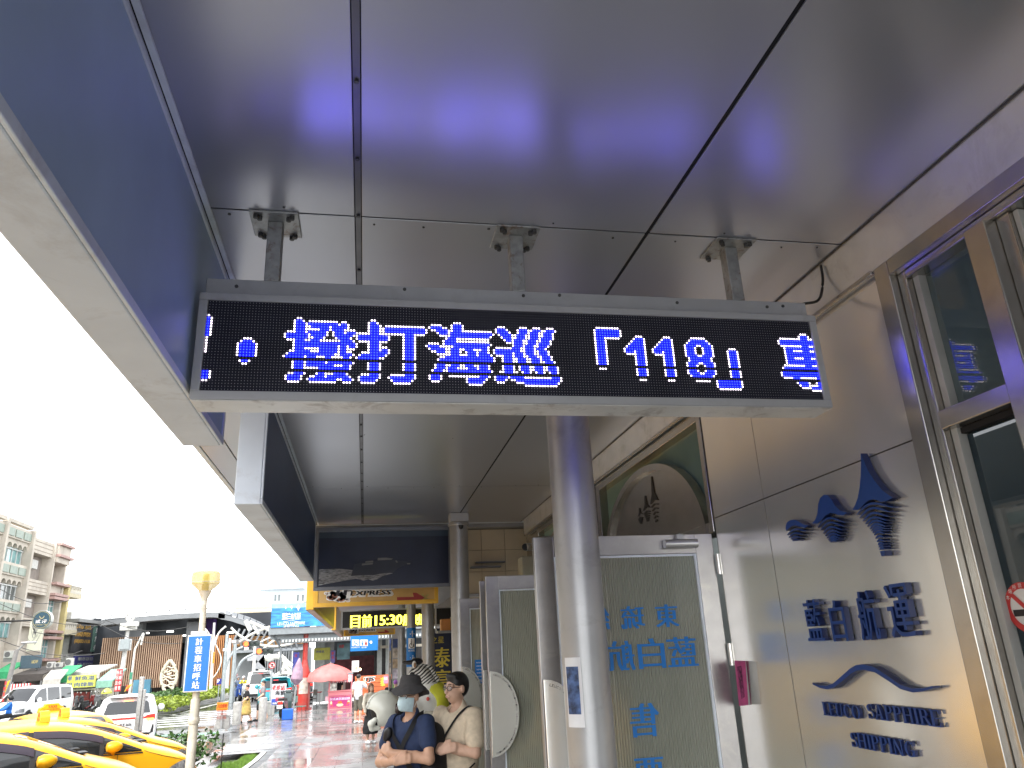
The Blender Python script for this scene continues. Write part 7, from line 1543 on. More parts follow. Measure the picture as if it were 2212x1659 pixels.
# tall white ornamental lamp left of the taxi sign with cameras, and small street lamp
def ppt(x, y, Y=72): return at(*cPm(x, y), Y)
a, b = ppt(345, 900), ppt(465, 30)
t = thing('street_lamp', (a.x - .4, 72, gr(72)), 'tall white ornamental lamp post with a camera, in front of the parking building', 'street lamp')
MB().tube([(a.x - .35, 72, gr(72)), (a.x, 72, a.z), (b.x, 72, b.z)], [.26, .20, .10], 10).build('mast', PW, t, smooth=True)
for s_ in (1, -1): MB().tube(crv([ppt(440 + 0 * s_, 210), ppt(440 + 50 * s_, 245), ppt(440 + 40 * s_, 290), ppt(430, 330)]), .10, 8).build('ornament_loop', PW, t, smooth=True)
MB().prism([(ppt(380, 150).x, ppt(380, 150).z), (ppt(415, 185).x, ppt(415, 185).z), (ppt(400, 225).x, ppt(400, 225).z)], 71.8, 71.9, lambda p_, q_, d: Vector((p_, d, q_))).build('sail_ornament', PG, t)
q = ppt(465, 360); MB().box(q.x - .3, q.x + .6, 71.4, 71.9, q.z - .18, q.z + .18).build('camera', PW, t, bevel=.05)
q = ppt(420, 392); MB().box(q.x - .6, q.x + .6, 71.6, 72.4, q.z - .3, q.z + .3).build('junction_box', PW, t, bevel=.05)
a, b = ppt(300, 710), ppt(490, 552); t2 = thing('road_sign', ((a.x + b.x) / 2, 71.5, a.z), 'pale ribbed back of a road sign on the ornamental lamp post', 'sign'); MB().box(a.x, b.x, 71.45, 71.55, a.z, b.z).build('panel', mat('sign_back_pale', (.42, .43, .43), .5), t2, bevel=.15)
for k in range(4): z_ = a.z + (b.z - a.z) * (.15 + .22 * k); MB().box(a.x + .15, b.x - .15, 71.38, 71.449, z_, z_ + .2).build('stiffener', PG, t2)
a, b = ppt(465, 940, 66), ppt(500, 690, 66); e = ppt(580, 628, 66); t = pole('street_lamp', 'slim white street lamp with one bent arm before the parking building', [(a.x, 66, gr(66)), (b.x, 66, b.z)], [.11, .07], PW, 'street lamp'); MB().tube(crv([(b.x, 66, b.z), (b.x + .5, 66, b.z + 1.2), (e.x, 66, e.z)]), .07, 8).build('lamp_arm', PW, t, smooth=True)
a, b = ppt(425, 1080, 62), ppt(470, 985, 62); o = MB().box(a.x, b.x, 62, 62.1, a.z, b.z).build('street_name_sign', mat('sign_green', (.06, .25, .16), .5)); tag(o, 'small green street sign right of the red notice board', 'sign')
# overhead wires
WIRE = mat('overhead_wire', (.05, .05, .05), .6)
for i, (p0, p1, Y) in enumerate((((0, 660), (640, 790), 58), ((200, 830), (640, 770), 57), ((120, 940), (500, 945), 56), ((640, 760), (1150, 800), 60), ((600, 780), (1100, 900), 59), ((0, 570), (420, 640), 55), ((0, 880), (640, 960), 56.5))):
    a, b = at(*c1m(*p0), Y), at(*c1m(*p1), Y); pts = [a.lerp(b, k / 8) - Vector((0, 0, .5 * math.sin(math.pi * k / 8))) for k in range(9)]
    o = MB().tube(pts, .022, 5).build('overhead_wire', WIRE); tag(o, 'thin overhead wire sagging ' + ('across the arched windows', 'below the round navy sign', 'in front of the square navy sign', 'to the ornamental lamp post from the right', 'toward the blue taxi sign', 'across the tall beige house, uppermost', 'from the left edge to the lime sign')[i], 'wire', 'overhead wires')
# birds in the sky
for i, (x, y) in enumerate(((1595, 430), (1568, 436), (1560, 485), (1575, 532), (690, 672), (905, 665))):
    p = at(*c1m(x, y), 120); o = MB().add([(p.x - .7, 120, p.z + .1), (p.x, 119.8, p.z), (p.x, 120.3, p.z), (p.x + .7, 120, p.z + .12), (p.x, 120, p.z - .1)], [(0, 1, 4), (0, 4, 2), (3, 4, 1), (3, 2, 4), (0, 2, 1), (3, 1, 2)]).build('bird', BLKTRIM); tag(o, 'small bird in the white sky, ' + ('uppermost of the flock near the light box', 'second highest of the flock near the light box', 'third of the flock near the light box', 'lowest of the flock near the light box', 'left of the tall ornamental lamp', 'right of the tall ornamental lamp')[i], 'bird', 'birds in the sky')
# ------------------------------------------------------------------ people: one smooth skin per body, clothing on top
def _cap(P, a, b, ra, rb):
    a = np.array(a); b = np.array(b); d = b - a; L2 = max(1e-9, d @ d); t = np.clip(((P - a) @ d) / L2, 0, 1)
    return np.linalg.norm(P - a - t[..., None] * d, axis=-1) - (ra + (rb - ra) * t)
def _ell(P, c, r, rz=0.0):
    Q = P - np.array(c)
    if rz: cs, sn = math.cos(rz), math.sin(rz); Q = np.stack([Q[..., 0] * cs + Q[..., 1] * sn, -Q[..., 0] * sn + Q[..., 1] * cs, Q[..., 2]], -1)
    r = np.array(r); k0 = np.linalg.norm(Q / r, axis=-1); k1 = np.linalg.norm(Q / r ** 2, axis=-1) + 1e-9
    return k0 * (k0 - 1) / k1
def blend(prims, h, k=.02, clip=None, fold=0.0, cut=()):
    lo = np.full(3, 1e9); hi = np.full(3, -1e9); bb = []
    for p in prims:
        if p[0] == 'c': a, b, r = np.array(p[1]), np.array(p[2]), max(p[3], p[4]); l_, h_ = np.minimum(a, b) - r, np.maximum(a, b) + r
        else: c_ = np.array(p[1]); r = max(p[2]) if len(p) > 3 else np.array(p[2]); l_, h_ = c_ - r, c_ + r
        bb.append((l_ - 3 * k - 2 * h, h_ + 3 * k + 2 * h)); lo = np.minimum(lo, l_); hi = np.maximum(hi, h_)
    lo = lo - 3 * h; hi = hi + 3 * h; n = np.ceil((hi - lo) / h).astype(int) + 1
    ax = [lo[i] + h * np.arange(n[i]) for i in range(3)]; D = np.full(tuple(n), 10.0)
    for p, (l_, h_) in zip(prims, bb):
        i0 = np.maximum(0, np.floor((l_ - lo) / h).astype(int)); i1 = np.minimum(n, np.ceil((h_ - lo) / h).astype(int) + 1)
        sl = tuple(slice(a, b) for a, b in zip(i0, i1)); P = np.stack(np.meshgrid(ax[0][sl[0]], ax[1][sl[1]], ax[2][sl[2]], indexing='ij'), -1)
        d = _cap(P, *p[1:5]) if p[0] == 'c' else _ell(P, p[1], p[2], p[3] if len(p) > 3 else 0.0)
        c = D[sl]; q = np.clip(.5 + .5 * (c - d) / k, 0, 1); D[sl] = c * (1 - q) + d * q - k * q * (1 - q)
    P = None
    if fold or clip or cut:
        P = np.stack(np.meshgrid(*ax, indexing='ij'), -1)
        if fold: D = D + fold * (np.sin(23 * P[..., 0] + 9 * P[..., 2] + 4 * np.sin(7 * P[..., 2])) * np.sin(17 * P[..., 2] + 12 * P[..., 1]) + .6 * np.sin(41 * P[..., 2] - 22 * P[..., 0] + 6 * P[..., 1]))
        for (nx, ny, nz, d0) in (clip or ()): D = np.maximum(D, P[..., 0] * nx + P[..., 1] * ny + P[..., 2] * nz - d0)
        for p in cut:
            d = _cap(P, *p[1:5]) if p[0] == 'c' else _ell(P, p[1], p[2], p[3] if len(p) > 3 else 0.0); D = np.maximum(D, -d)
    S = D < 0
    c8 = [(i, j, l) for i in (0, 1) for j in (0, 1) for l in (0, 1)]; N = tuple(x - 1 for x in D.shape)
    sub = lambda A, o: A[o[0]:o[0] + N[0], o[1]:o[1] + N[1], o[2]:o[2] + N[2]]
    cnt = sum(sub(S, o).astype(int) for o in c8); act = (cnt > 0) & (cnt < 8); idx = np.argwhere(act); vid = -np.ones(N, int); vid[act] = np.arange(len(idx))
    acc = np.zeros((len(idx), 3)); num = np.zeros(len(idx)); I = idx.T
    for a_ in range(8):
        for ax_ in range(3):
            o = c8[a_]
            if o[ax_]: continue
            o2 = list(o); o2[ax_] = 1; d1 = D[I[0] + o[0], I[1] + o[1], I[2] + o[2]]; d2 = D[I[0] + o2[0], I[1] + o2[1], I[2] + o2[2]]
            m_ = (d1 < 0) != (d2 < 0); t = np.where(m_, d1 / np.where(m_, d1 - d2, 1), 0); pt = np.tile(np.array(o, float), (len(idx), 1)); pt[:, ax_] += t
            acc += pt * m_[:, None]; num += m_
    V = lo + h * (idx + acc / num[:, None]); F = []
    for ax_ in range(3):
        o = [0, 0, 0]; o[ax_] = 1; A = S[:S.shape[0] - o[0], :S.shape[1] - o[1], :S.shape[2] - o[2]]; B = S[o[0]:, o[1]:, o[2]:]; e = np.argwhere(A != B)
        u, v = [(1, 2), (2, 0), (0, 1)][ax_]
        ok = (e[:, u] > 0) & (e[:, v] > 0) & (e[:, u] < N[u]) & (e[:, v] < N[v]) & (e[:, ax_] < N[ax_]); e = e[ok]
        if len(e) == 0: continue
        q = []
        for du, dv in ((-1, -1), (0, -1), (0, 0), (-1, 0)):
            f = e.copy(); f[:, u] += du; f[:, v] += dv; q.append(vid[f[:, 0], f[:, 1], f[:, 2]])
        q = np.stack(q, 1); fl = ~S[e[:, 0], e[:, 1], e[:, 2]]; q[fl] = q[fl][:, ::-1]; F.append(q)
    F = np.concatenate(F); F = F[(F >= 0).all(1)]
    return V, F
def skin_obj(name, VF, m, parent):
    V, F = VF; me = bpy.data.meshes.new(name); me.from_pydata([tuple(map(float, v)) for v in V], [], [tuple(map(int, f)) for f in F]); me.materials.append(m)
    me.polygons.foreach_set('use_smooth', [True] * len(me.polygons)); me.update()
    o = bpy.data.objects.new(name, me); COL.objects.link(o); o.parent = parent; return o
SKIN = mat('skin', (.50, .29, .19), .5, 0, .06, 20); SKIN2 = mat('skin_pale', (.56, .35, .25), .5, 0, .06, 20); HAIR = mat('hair_black', (.012, .010, .010), .45, 0, .2, 60); HAIRB = mat('hair_brown', (.22, .10, .05), .5, 0, .2, 40)
def rotz(p, a, c=(0, 0)): x, y = p[0] - c[0], p[1] - c[1]; return (c[0] + x * math.cos(a) - y * math.sin(a), c[1] + x * math.sin(a) + y * math.cos(a), p[2])
def hand(w, d, n, side, sz=1.0):
    "palm and five fingers; w wrist, d direction of the fingers, n back-of-hand normal, side: thumb side direction"
    w = Vector(w); d = Vector(d).normalized(); n = Vector(n).normalized(); s_ = d.cross(n).normalized() * side; out = []
    for k in (-1, 0, 1): out.append(('c', tuple(w + s_ * .022 * k), tuple(w + d * .085 * sz + s_ * .026 * k), .017, .014))
    for k, L in zip((-1.5, -.5, .5, 1.5), (.060, .072, .076, .066)):
        b = w + d * .085 * sz + s_ * .0185 * k; m_ = b + d * L * .55 - n * .010; e = m_ + d * L * .40 - n * .030
        out += [('c', tuple(b), tuple(m_), .0095, .009), ('c', tuple(m_), tuple(e), .009, .0075)]
    b = w + d * .025 + s_ * .028; m_ = b + d * .035 + s_ * .026; e = m_ + d * .035 + s_ * .004
    out += [('c', tuple(b), tuple(m_), .013, .011), ('c', tuple(m_), tuple(e), .011, .009)]
    return out
def head_prims(c, yaw, s=1.0):
    H = lambda x, y, z: rotz((c[0] + x * s, c[1] + y * s, c[2] + z * s), yaw, c[:2])
    return [('e', H(0, .012, .03), (.076 * s, .094 * s, .095 * s), yaw), ('e', H(0, -.020, -.045), (.060 * s, .070 * s, .072 * s), yaw), ('c', H(0, -.045, -.092), H(0, -.055, -.088), .026 * s, .022 * s),
            ('c', H(0, -.088, .012), H(0, -.106, -.028), .009 * s, .014 * s), ('e', H(.078, .012, -.01), (.012 * s, .022 * s, .032 * s), yaw), ('e', H(-.078, .012, -.01), (.012 * s, .022 * s, .032 * s), yaw),
            ('c', H(-.018, -.090, -.062), H(.018, -.090, -.062), .010 * s, .010 * s), ('c', H(-.05, -.075, .022), H(.05, -.075, .022), .013 * s, .013 * s)], H
def face(root, H, yaw, s=1.0, mouth=True):
    for sx in (-1, 1):
        c = Vector(H(sx * .031, -.0835, .004)); m_ = MB(); m_.v = []
        R_ = Matrix.Rotation(yaw, 3, 'Z')
        def e_(rx, rz, dy, m, nm):
            q = MB(); q.quad(*[root.matrix_basis @ (c + R_ @ Vector((rx * math.cos(a), dy - .0 + .006 * (math.cos(a) ** 2), rz * math.sin(a)))) for a in [2 * math.pi * k / 12 for k in range(12)]]); return q.build(nm, m, root)
        e = e_(.014 * s, .007 * s, -.004, WHT, 'eye'); e_(.0065 * s, .0065 * s, -.0065, BLKP, 'iris')
        b = [root.matrix_basis @ (Vector(H(sx * x, -.093 + .006 * (abs(x) / .05) ** 2 * 2, .028 + z))) for x, z in ((.012, 0), (.03, .006), (.05, .0), (.05, .006), (.03, .013), (.012, .007))]
        MB().quad(*b).build('eyebrow', HAIR, root)
    if mouth:
        q = [root.matrix_basis @ Vector(H(x, -.1015 + abs(x) * .25, -.062 + z)) for x, z in ((-.022, 0), (0, .005), (.022, 0), (0, -.006))]; MB().quad(*q).build('lips', mat('lip', (.36, .13, .11), .5), root)
def glasses(root, H, m):
    g = None
    for sx in (-1, 1):
        pts = [Vector(H(sx * .034 + .027 * math.cos(a), -.103 + .014 * abs(sx * .034 + .027 * math.cos(a)) / .06, .004 + .020 * math.sin(a))) for a in [2 * math.pi * k / 14 for k in range(15)]]
        o = MB().tube([root.matrix_basis @ p for p in pts], .0027, 6).build('glasses_rim', m, root)
        MB().quad(*[root.matrix_basis @ p for p in pts[:-1]]).build('glasses_lens', mat('lens_clear', (.5, .52, .55), .05, 0, .02, spec=.9, alpha=.25), root)
        MB().tube([root.matrix_basis @ Vector(H(sx * .060, -.088, .008)), root.matrix_basis @ Vector(H(sx * .080, .01, .010))], .0028, 6).build('glasses_arm', m, root)
    MB().tube([root.matrix_basis @ Vector(H(-.008, -.105, .006)), root.matrix_basis @ Vector(H(.008, -.105, .006))], .0027, 6).build('glasses_bridge', m, root)
def bodyprims(J, arms, legs=True, slim=1.0):
    B = [('c', (0, .015, 1.40), (0, .005, 1.53), .056, .054), ('e', (0, 0, 1.27), (.155 * slim, .10 * slim, .20)), ('e', (0, .005, 1.02), (.145 * slim, .10 * slim, .17)), ('e', (0, .01, .92), (.155 * slim, .11 * slim, .12)), ('c', (-.15, 0, 1.40), (.15, 0, 1.40), .052, .052)]
    for sh, el, wr in arms: B += [('c', sh, el, .052, .042), ('c', el, tuple(Vector(el).lerp(Vector(wr), .35)), .043, .043), ('c', tuple(Vector(el).lerp(Vector(wr), .35)), wr, .043, .027)]
    if legs:
        for hp_, kn, an in J: B += [('c', hp_, kn, .085 * slim, .056), ('c', kn, tuple(Vector(kn).lerp(Vector(an), .35)), .055, .056), ('c', tuple(Vector(kn).lerp(Vector(an), .35)), an, .056, .036), ('c', an, (an[0], an[1] - .13, an[2] - .045), .036, .030)]
    return B
LEGS0 = [((-.09, 0, .92), (-.10, -.01, .50), (-.10, .02, .09)), ((.09, 0, .92), (.10, -.01, .50), (.10, .02, .09))]
def shoes(root, an, m, rz=0):
    for a in an:
        skin_obj('shoe', blend([('c', (a[0], a[1] + .03, .045), (a[0], a[1] - .15, .038), .048, .042), ('e', (a[0], a[1] - .06, .06), (.045, .08, .045))], .014, .02, clip=[(0, 0, -1, -.004)]), m, root)
# ---- man in navy shirt, arms crossed
def navy_man():
    r = thing('person', (.392, 6.95, 0), 'man in navy t-shirt, dark bucket hat and face mask with crossed arms', 'person', rz=rad(-44)); hy = rad(-6)
    bpy.context.view_layer.update()
    h = .008; hc = (0.0, -.01, 1.615)
    shR, elR, wrR = (-.185, 0, 1.405), (-.265, -.10, 1.115), (.055, -.255, 1.150)
    shL, elL, wrL = (.185, 0, 1.405), (.285, -.09, 1.150), (-.045, -.225, 1.205)
    hp_, H = head_prims(hc, hy)
    arms = [(shR, elR, wrR), (shL, elL, wrL)]
    B = bodyprims(LEGS0, arms) + hp_ + hand(wrR, (.85, .35, .15), (.3, -.9, .3), -1) + hand(wrL, (-.85, .25, .25), (-.3, -.8, .5), 1)
    skin_obj('body', blend(B, h, .016), SKIN, r)
    NV = mat('shirt_navy', (.020, .034, .085), .85, 0, .1, 25, bump=.25, bs=90)
    T = [('e', (0, 0, 1.27), (.185, .128, .22)), ('e', (0, .005, 1.05), (.170, .128, .22)), ('c', (-.15, 0, 1.395), (.15, 0, 1.395), .070, .070), ('e', (0, .005, .90), (.178, .135, .16)), ('c', (0, .01, 1.40), (0, .005, 1.47), .085, .072)]
    for sh, el in ((shR, elR), (shL, elL)): e_ = Vector(sh).lerp(Vector(el), .54); T += [('c', sh, tuple(e_), .072, .073)]
    dn = [Vector(sh).lerp(Vector(el), .60) for sh, el in ((shR, elR), (shL, elL))]
    skin_obj('t_shirt', blend(T, .009, .03, clip=[(0, 0, -1, -.80)], fold=.0035, cut=[('c', (0, -.03, 1.455), (0, -.06, 1.60), .066, .085)]), NV, r)
    SH = mat('shorts_dark', (.03, .032, .036), .9, 0, .1)
    skin_obj('shorts', blend([('e', (0, .005, .90), (.172, .13, .13)), ('c', (-.09, 0, .88), (-.105, -.01, .52), .10, .085), ('c', (.09, 0, .88), (.105, -.01, .52), .10, .085)], .012, .03, clip=[(0, 0, -1, -.50)], fold=.003), SH, r)
    shoes(r, [L[2] for L in LEGS0], mat('shoe_dark', (.03, .03, .03), .6))
    skin_obj('hair', blend([('e', tuple(H(0, .03, .035)), (.082, .088, .088), hy)], .010, .01, clip=[(0, 0, -1, -1.60)]), HAIR, r)
    HAT = mat('hat_charcoal', (.055, .052, .053), .9, 0, .1, 30, bump=.2, bs=120); HATI = HAT
    m_ = MB(); V = []; prof = [(.0, .124), (.05, .123), (.080, .114), (.092, .085), (.099, .05), (.102, .042), (.135, .020), (.166, -.012), (.164, -.018), (.132, .012), (.100, .034)]
    n = 32
    for rr_, z in prof:
        for k in range(n):
            a = 2 * math.pi * k / n; wob = (.018 * math.sin(2 * a + .6) + .008 * math.sin(5 * a)) * max(0, (rr_ - .10) / .07)
            back = -.035 * max(0, math.sin(a)) * max(0, (rr_ - .10) / .07)
            V.append(root_pt(r, H(rr_ * .95 * math.cos(a), .008 + rr_ * 1.08 * math.sin(a), z + .046 + wob + back)))
    F = [(i * n + k, i * n + (k + 1) % n, (i + 1) * n + (k + 1) % n, (i + 1) * n + k) for i in range(len(prof) - 1) for k in range(n)]
    m_.add(V, F).build('bucket_hat', HAT, r, smooth=True)
    face(r, H, hy, mouth=False); glasses(r, H, BLKP)
    MSK = mat('face_mask_blue', (.52, .66, .70), .8, 0, .05, 30, bump=.15, bs=60); m_ = MB(); V = []; nu, nv = 14, 10
    for j in range(nv + 1):
        for i in range(nu + 1):
            a = rad(-80 + 160 * i / nu); t = j / nv; z = -.116 + .104 * t + .012 * t * math.cos(a) ** 2; ry = .108 + .030 * math.sin(math.pi * t) * math.cos(a); V.append(root_pt(r, H(.078 * math.sin(a) * (1 - .34 * (1 - t) ** 1.6), .0 - ry * math.cos(a) + (.014 if j == 0 else 0), z - .015 * (1 - math.cos(a)) * (1 - t) + (.003 if j % 3 == 0 else 0))))
    m_.add(V, [(j * (nu + 1) + i, j * (nu + 1) + i + 1, (j + 1) * (nu + 1) + i + 1, (j + 1) * (nu + 1) + i) for j in range(nv) for i in range(nu)]).build('face_mask', MSK, r, smooth=True)
    for sx in (-1, 1):
        for z in (.0, -.085): MB().tube([root_pt(r, H(sx * .074, -.018, z)), root_pt(r, H(sx * .088, .022, -.012))], .002, 5).build('mask_loop', WHT, r)
    STR = mat('strap_black', (.012, .012, .013), .8)
    def strap(pts, w, nm='bag_strap'):
        P = crv(pts, 8); q = MB(); V = []
        for i, p in enumerate(P):
            t = (P[min(i + 1, len(P) - 1)] - P[max(i - 1, 0)]).normalized(); nn = Vector((p.x, p.y * 1.3, 0)).normalized(); s_ = t.cross(nn).normalized() * w / 2
            V += [root_pt(r, p - s_), root_pt(r, p + s_)]
        q.add(V, [(2 * i, 2 * i + 1, 2 * i + 3, 2 * i + 2) for i in range(len(P) - 1)]); return q.build(nm, STR, r, smooth=True)
    strap([(.10, .06, 1.482), (.125, -.065, 1.45), (.10, -.125, 1.36), (.03, -.142, 1.25), (.0, -.145, 1.12)], .040)
    strap([(-.115, .06, 1.475), (-.135, -.06, 1.44), (-.10, -.128, 1.34), (-.02, -.145, 1.25), (.06, -.146, 1.16), (.12, -.12, 1.05)], .045)
    skin_obj('strap_pouch', blend([('e', (-.145, -.135, 1.335), (.045, .03, .045)), ('c', (-.16, -.14, 1.30), (-.125, -.14, 1.36), .030, .026)], .010, .015), BLK, r)
    r.scale = (.95, .95, 1)
    skin_obj('back_bag', blend([('c', (.16, .10, 1.30), (.17, .10, 1.02), .11, .13), ('c', (.22, .0, 1.05), (.24, .02, .92), .09, .10), ('c', (.05, -.16, .98), (.20, -.10, .96), .07, .08)], .014, .04), mat('bag_black', (.010, .010, .012), .7), r)
    return r
def root_pt(r, p): return r.matrix_basis @ Vector(p)
navy_man()
def beige_man():
    r = thing('person', (.790, 6.98, 0), 'man in a beige t-shirt with glasses and crossed arms, facing left', 'person', rz=rad(-48)); hy = rad(-12)
    h = .008; hc = (0.0, -.01, 1.655)
    up = .04
    shR, elR, wrR = (-.19, 0, 1.435), (-.26, -.11, 1.16), (.05, -.27, 1.20)
    shL, elL, wrL = (.19, 0, 1.435), (.28, -.10, 1.17), (-.05, -.25, 1.235)
    hp_, H = head_prims(hc, hy)
    B = [tuple([p[0]] + [tuple(np.array(q) + (0, 0, up)) if isinstance(q, tuple) and len(q) == 3 and i == 1 or (p[0] == 'c' and i == 2) else q for i, q in enumerate(p[1:], 1)]) for p in bodyprims(LEGS0, [])] + [x for sh, el, wr in ((shR, elR, wrR), (shL, elL, wrL)) for x in bodyprims([], [(sh, el, wr)], False)[5:]] + hp_ + hand(wrR, (.8, .35, .2), (.3, -.9, .3), -1) + hand(wrL, (-.85, .10, -.15), (-.3, -.85, .3), 1, 1.1)
    skin_obj('body', blend(B, h, .016), SKIN2, r)
    BG = mat('shirt_beige', (.60, .50, .37), .85, 0, .08, 25, bump=.25, bs=90)
    T = [('e', (0, 0, 1.30), (.195, .14, .23)), ('e', (0, -.005, 1.07), (.185, .15, .23)), ('c', (-.155, 0, 1.43), (.155, 0, 1.43), .072, .072), ('e', (0, .0, .90), (.190, .15, .18)), ('c', (0, .01, 1.43), (0, .005, 1.515), .085, .070)]
    for sh, el in ((shR, elR), (shL, elL)): e_ = Vector(sh).lerp(Vector(el), .66); T += [('c', sh, tuple(e_), .078, .084)]
    skin_obj('t_shirt', blend(T, .009, .03, clip=[(0, 0, -1, -.78)], fold=.004, cut=[('c', (0, -.03, 1.50), (0, -.06, 1.64), .064, .085)]), BG, r)
    skin_obj('trousers', blend([('e', (0, .005, .93), (.172, .13, .13)), ('c', (-.09, 0, .90), (-.105, -.01, .10), .10, .075), ('c', (.09, 0, .90), (.105, -.01, .10), .10, .075)], .014, .03, clip=[(0, 0, -1, -.06)], fold=.003), mat('trousers_dark', (.05, .05, .055), .9), r)
    shoes(r, [L[2] for L in LEGS0], mat('shoe_dark', (.03, .03, .03), .6))
    cutf = [('e', tuple(H(0, -.085, -.02)), (.075, .055, .075), hy)]
    skin_obj('hair', blend([('e', tuple(H(0, .020, .050)), (.084, .102, .086), hy), ('c', tuple(H(-.03, -.050, .098)), tuple(H(.045, -.045, .095)), .026, .022), ('e', tuple(H(0, .05, .0)), (.078, .065, .075), hy)], .008, .02, fold=.002, cut=cutf, clip=None), HAIR, r)
    face(r, H, hy); glasses(r, H, mat('frame_brown', (.05, .03, .025), .4))
    STR = mat('strap_black', (.012, .012, .013), .8)
    P = crv([(.13, .10, 1.47), (.135, .0, 1.508), (.10, -.10, 1.45), (.02, -.158, 1.32), (-.05, -.165, 1.22)], 8); MB().tube([root_pt(r, p) for p in P], .009, 6).build('bag_strap', STR, r, smooth=True)
    P = crv([(.13, .10, 1.47), (.19, .15, 1.2), (.23, .13, .95), (.26, .10, .75)], 8); MB().tube([root_pt(r, p) for p in P], .013, 6).build('bag_strap', STR, r, smooth=True)
    P = crv([(.20, -.02, 1.08), (.17, -.12, 1.03), (.10, -.175, 1.04), (.05, -.18, 1.0)], 6); MB().tube([root_pt(r, p) for p in P], .006, 6).build('key_chain', STR, r, smooth=True)
    MB().lathe([(.012, -.003), (.018, 0), (.012, .003)], root_pt(r, (.05, -.19, .975)), 12, axis='y').build('key_ring', BLKTRIM, r)
    return r
beige_man()
# ---- simpler figures further off
def figure(label, loc, rz, H_=1.70, top=None, bottom=None, skirt=None, hair=HAIR, pose='stand', long_hair=False, sleeve=.6, voxel=.016, shoe=None, skin=SKIN2, helmet=None, extra=None, lean=0.0):
    r = thing('person', loc, label, 'person', rz=rz); s = H_ / 1.75
    legs = LEGS0; shift = 0.0
    if pose == 'walk': legs = [((-.09, 0, .92), (-.10, -.14, .52), (-.10, -.18, .09)), ((.09, 0, .92), (.09, .10, .50), (.10, .26, .12))]
    if pose == 'ride': legs = [((-.10, .05, .80), (-.15, -.38, .74), (-.15, -.36, .34)), ((.10, .05, .80), (.15, -.38, .74), (.15, -.36, .34))]; shift = -.12
    arms = {'stand': [((-.185, 0, 1.40), (-.23, .02, 1.13), (-.22, -.06, .90)), ((.185, 0, 1.40), (.23, .02, 1.13), (.22, -.06, .90))],
            'walk': [((-.185, 0, 1.40), (-.23, .06, 1.13), (-.21, -.10, .93)), ((.185, 0, 1.40), (.23, -.02, 1.13), (.20, -.22, 1.0))],
            'phone': [((-.185, 0, 1.40), (-.24, -.05, 1.15), (-.08, -.28, 1.20)), ((.185, 0, 1.40), (.23, .02, 1.13), (.22, -.06, .92))],
            'raise': [((-.185, 0, 1.40), (-.30, -.12, 1.22), (-.16, -.14, 1.50)), ((.185, 0, 1.40), (.23, .02, 1.13), (.22, -.06, .92))],
            'ride': [((-.185, 0, 1.28), (-.28, -.22, 1.08), (-.30, -.48, 1.02)), ((.185, 0, 1.28), (.28, -.22, 1.08), (.30, -.48, 1.02))]}[pose if pose in ('stand', 'walk', 'phone', 'raise', 'ride') else 'stand']
    B = bodyprims(legs, []) 
    dz = shift
    def mv(p): return tuple([p[0]] + [tuple(np.array(q) + (0, 0, dz)) if isinstance(q, tuple) and (i == 1 or (p[0] == 'c' and i == 2)) else q for i, q in enumerate(p[1:], 1)])
    B = [mv(p) for p in B[:5]] + B[5:]
    for a in arms: B += bodyprims([], [a], False)[5:]
    hp_, Hf = head_prims((0, -.01, 1.615 + dz), 0.0); B += hp_
    for a, sd in zip(arms, (-1, 1)): d = Vector(a[2]) - Vector(a[1]); B += [('c', a[2], tuple(Vector(a[2]) + d.normalized() * .09), .026, .020)]
    skin_obj('body', blend(B, voxel, .02), skin, r)
    if top:
        T = [mv(p) for p in [('e', (0, 0, 1.27), (.18, .125, .22)), ('e', (0, .005, 1.05), (.165, .125, .2)), ('c', (-.15, 0, 1.395), (.15, 0, 1.395), .068, .068)]] 
        if not skirt: T.append(mv(('e', (0, .005, .92), (.172, .13, .14))))
        for a in arms: 
            e_ = Vector(a[0]).lerp(Vector(a[1]), min(1, sleeve)); T.append(('c', a[0], tuple(e_), .068, .066))
            if sleeve > 1: T.append(('c', a[1], tuple(Vector(a[1]).lerp(Vector(a[2]), sleeve - 1)), .062, .045))
        skin_obj('top', blend(T, voxel, .03, clip=[(0, 0, -1, -(.82 + dz))], fold=.003), top, r)
    if bottom:
        T = [mv(('e', (0, .005, .92), (.17, .13, .12)))]
        for hq, kn, an in legs: T += [('c', hq, kn, .10, .085)] + ([('c', kn, an, .08, .065)] if bottom[1] else [])
        skin_obj('trousers', blend(T, voxel, .03, clip=None, fold=.002), bottom[0], r)
    if skirt:
        T = [('c', (0, .0, 1.05), (0, 0, .93), .155, .165), ('c', (0, .0, .93), (0, .0, skirt[1] + .12), .165, skirt[2])]
        skin_obj('skirt', blend(T, voxel, .03, clip=[(0, 0, -1, -skirt[1]), (0, 0, 1, skirt[3] if len(skirt) > 3 else 1.08)], fold=.006), skirt[0], r)
    if hair and not helmet:
        T = [('e', Hf(0, .022, .045), (.086, .100, .088))]
        if long_hair: T += [('c', Hf(0, .06, .03), Hf(0, .075, -.22), .078, .065), ('c', Hf(-.06, .02, .0), Hf(-.07, .02, -.16), .035, .03), ('c', Hf(.06, .02, .0), Hf(.07, .02, -.16), .035, .03)]
        skin_obj('hair', blend(T, voxel * .8, .02, cut=[('e', Hf(0, -.10, -.03), (.068, .07, .085))]), hair, r)
    if helmet: skin_obj('helmet', blend([('e', Hf(0, .01, .035), (.115, .13, .118))], voxel * .8, .01, cut=[('e', Hf(0, -.14, -.02), (.09, .085, .07))]), helmet, r)
    if pose != 'ride' or True: shoes(r, [(l[2][0], l[2][1], l[2][2]) for l in legs] if pose != 'ride' else [], shoe or BLK)
    if extra: extra(r)
    r.scale = (s, s, s); return r
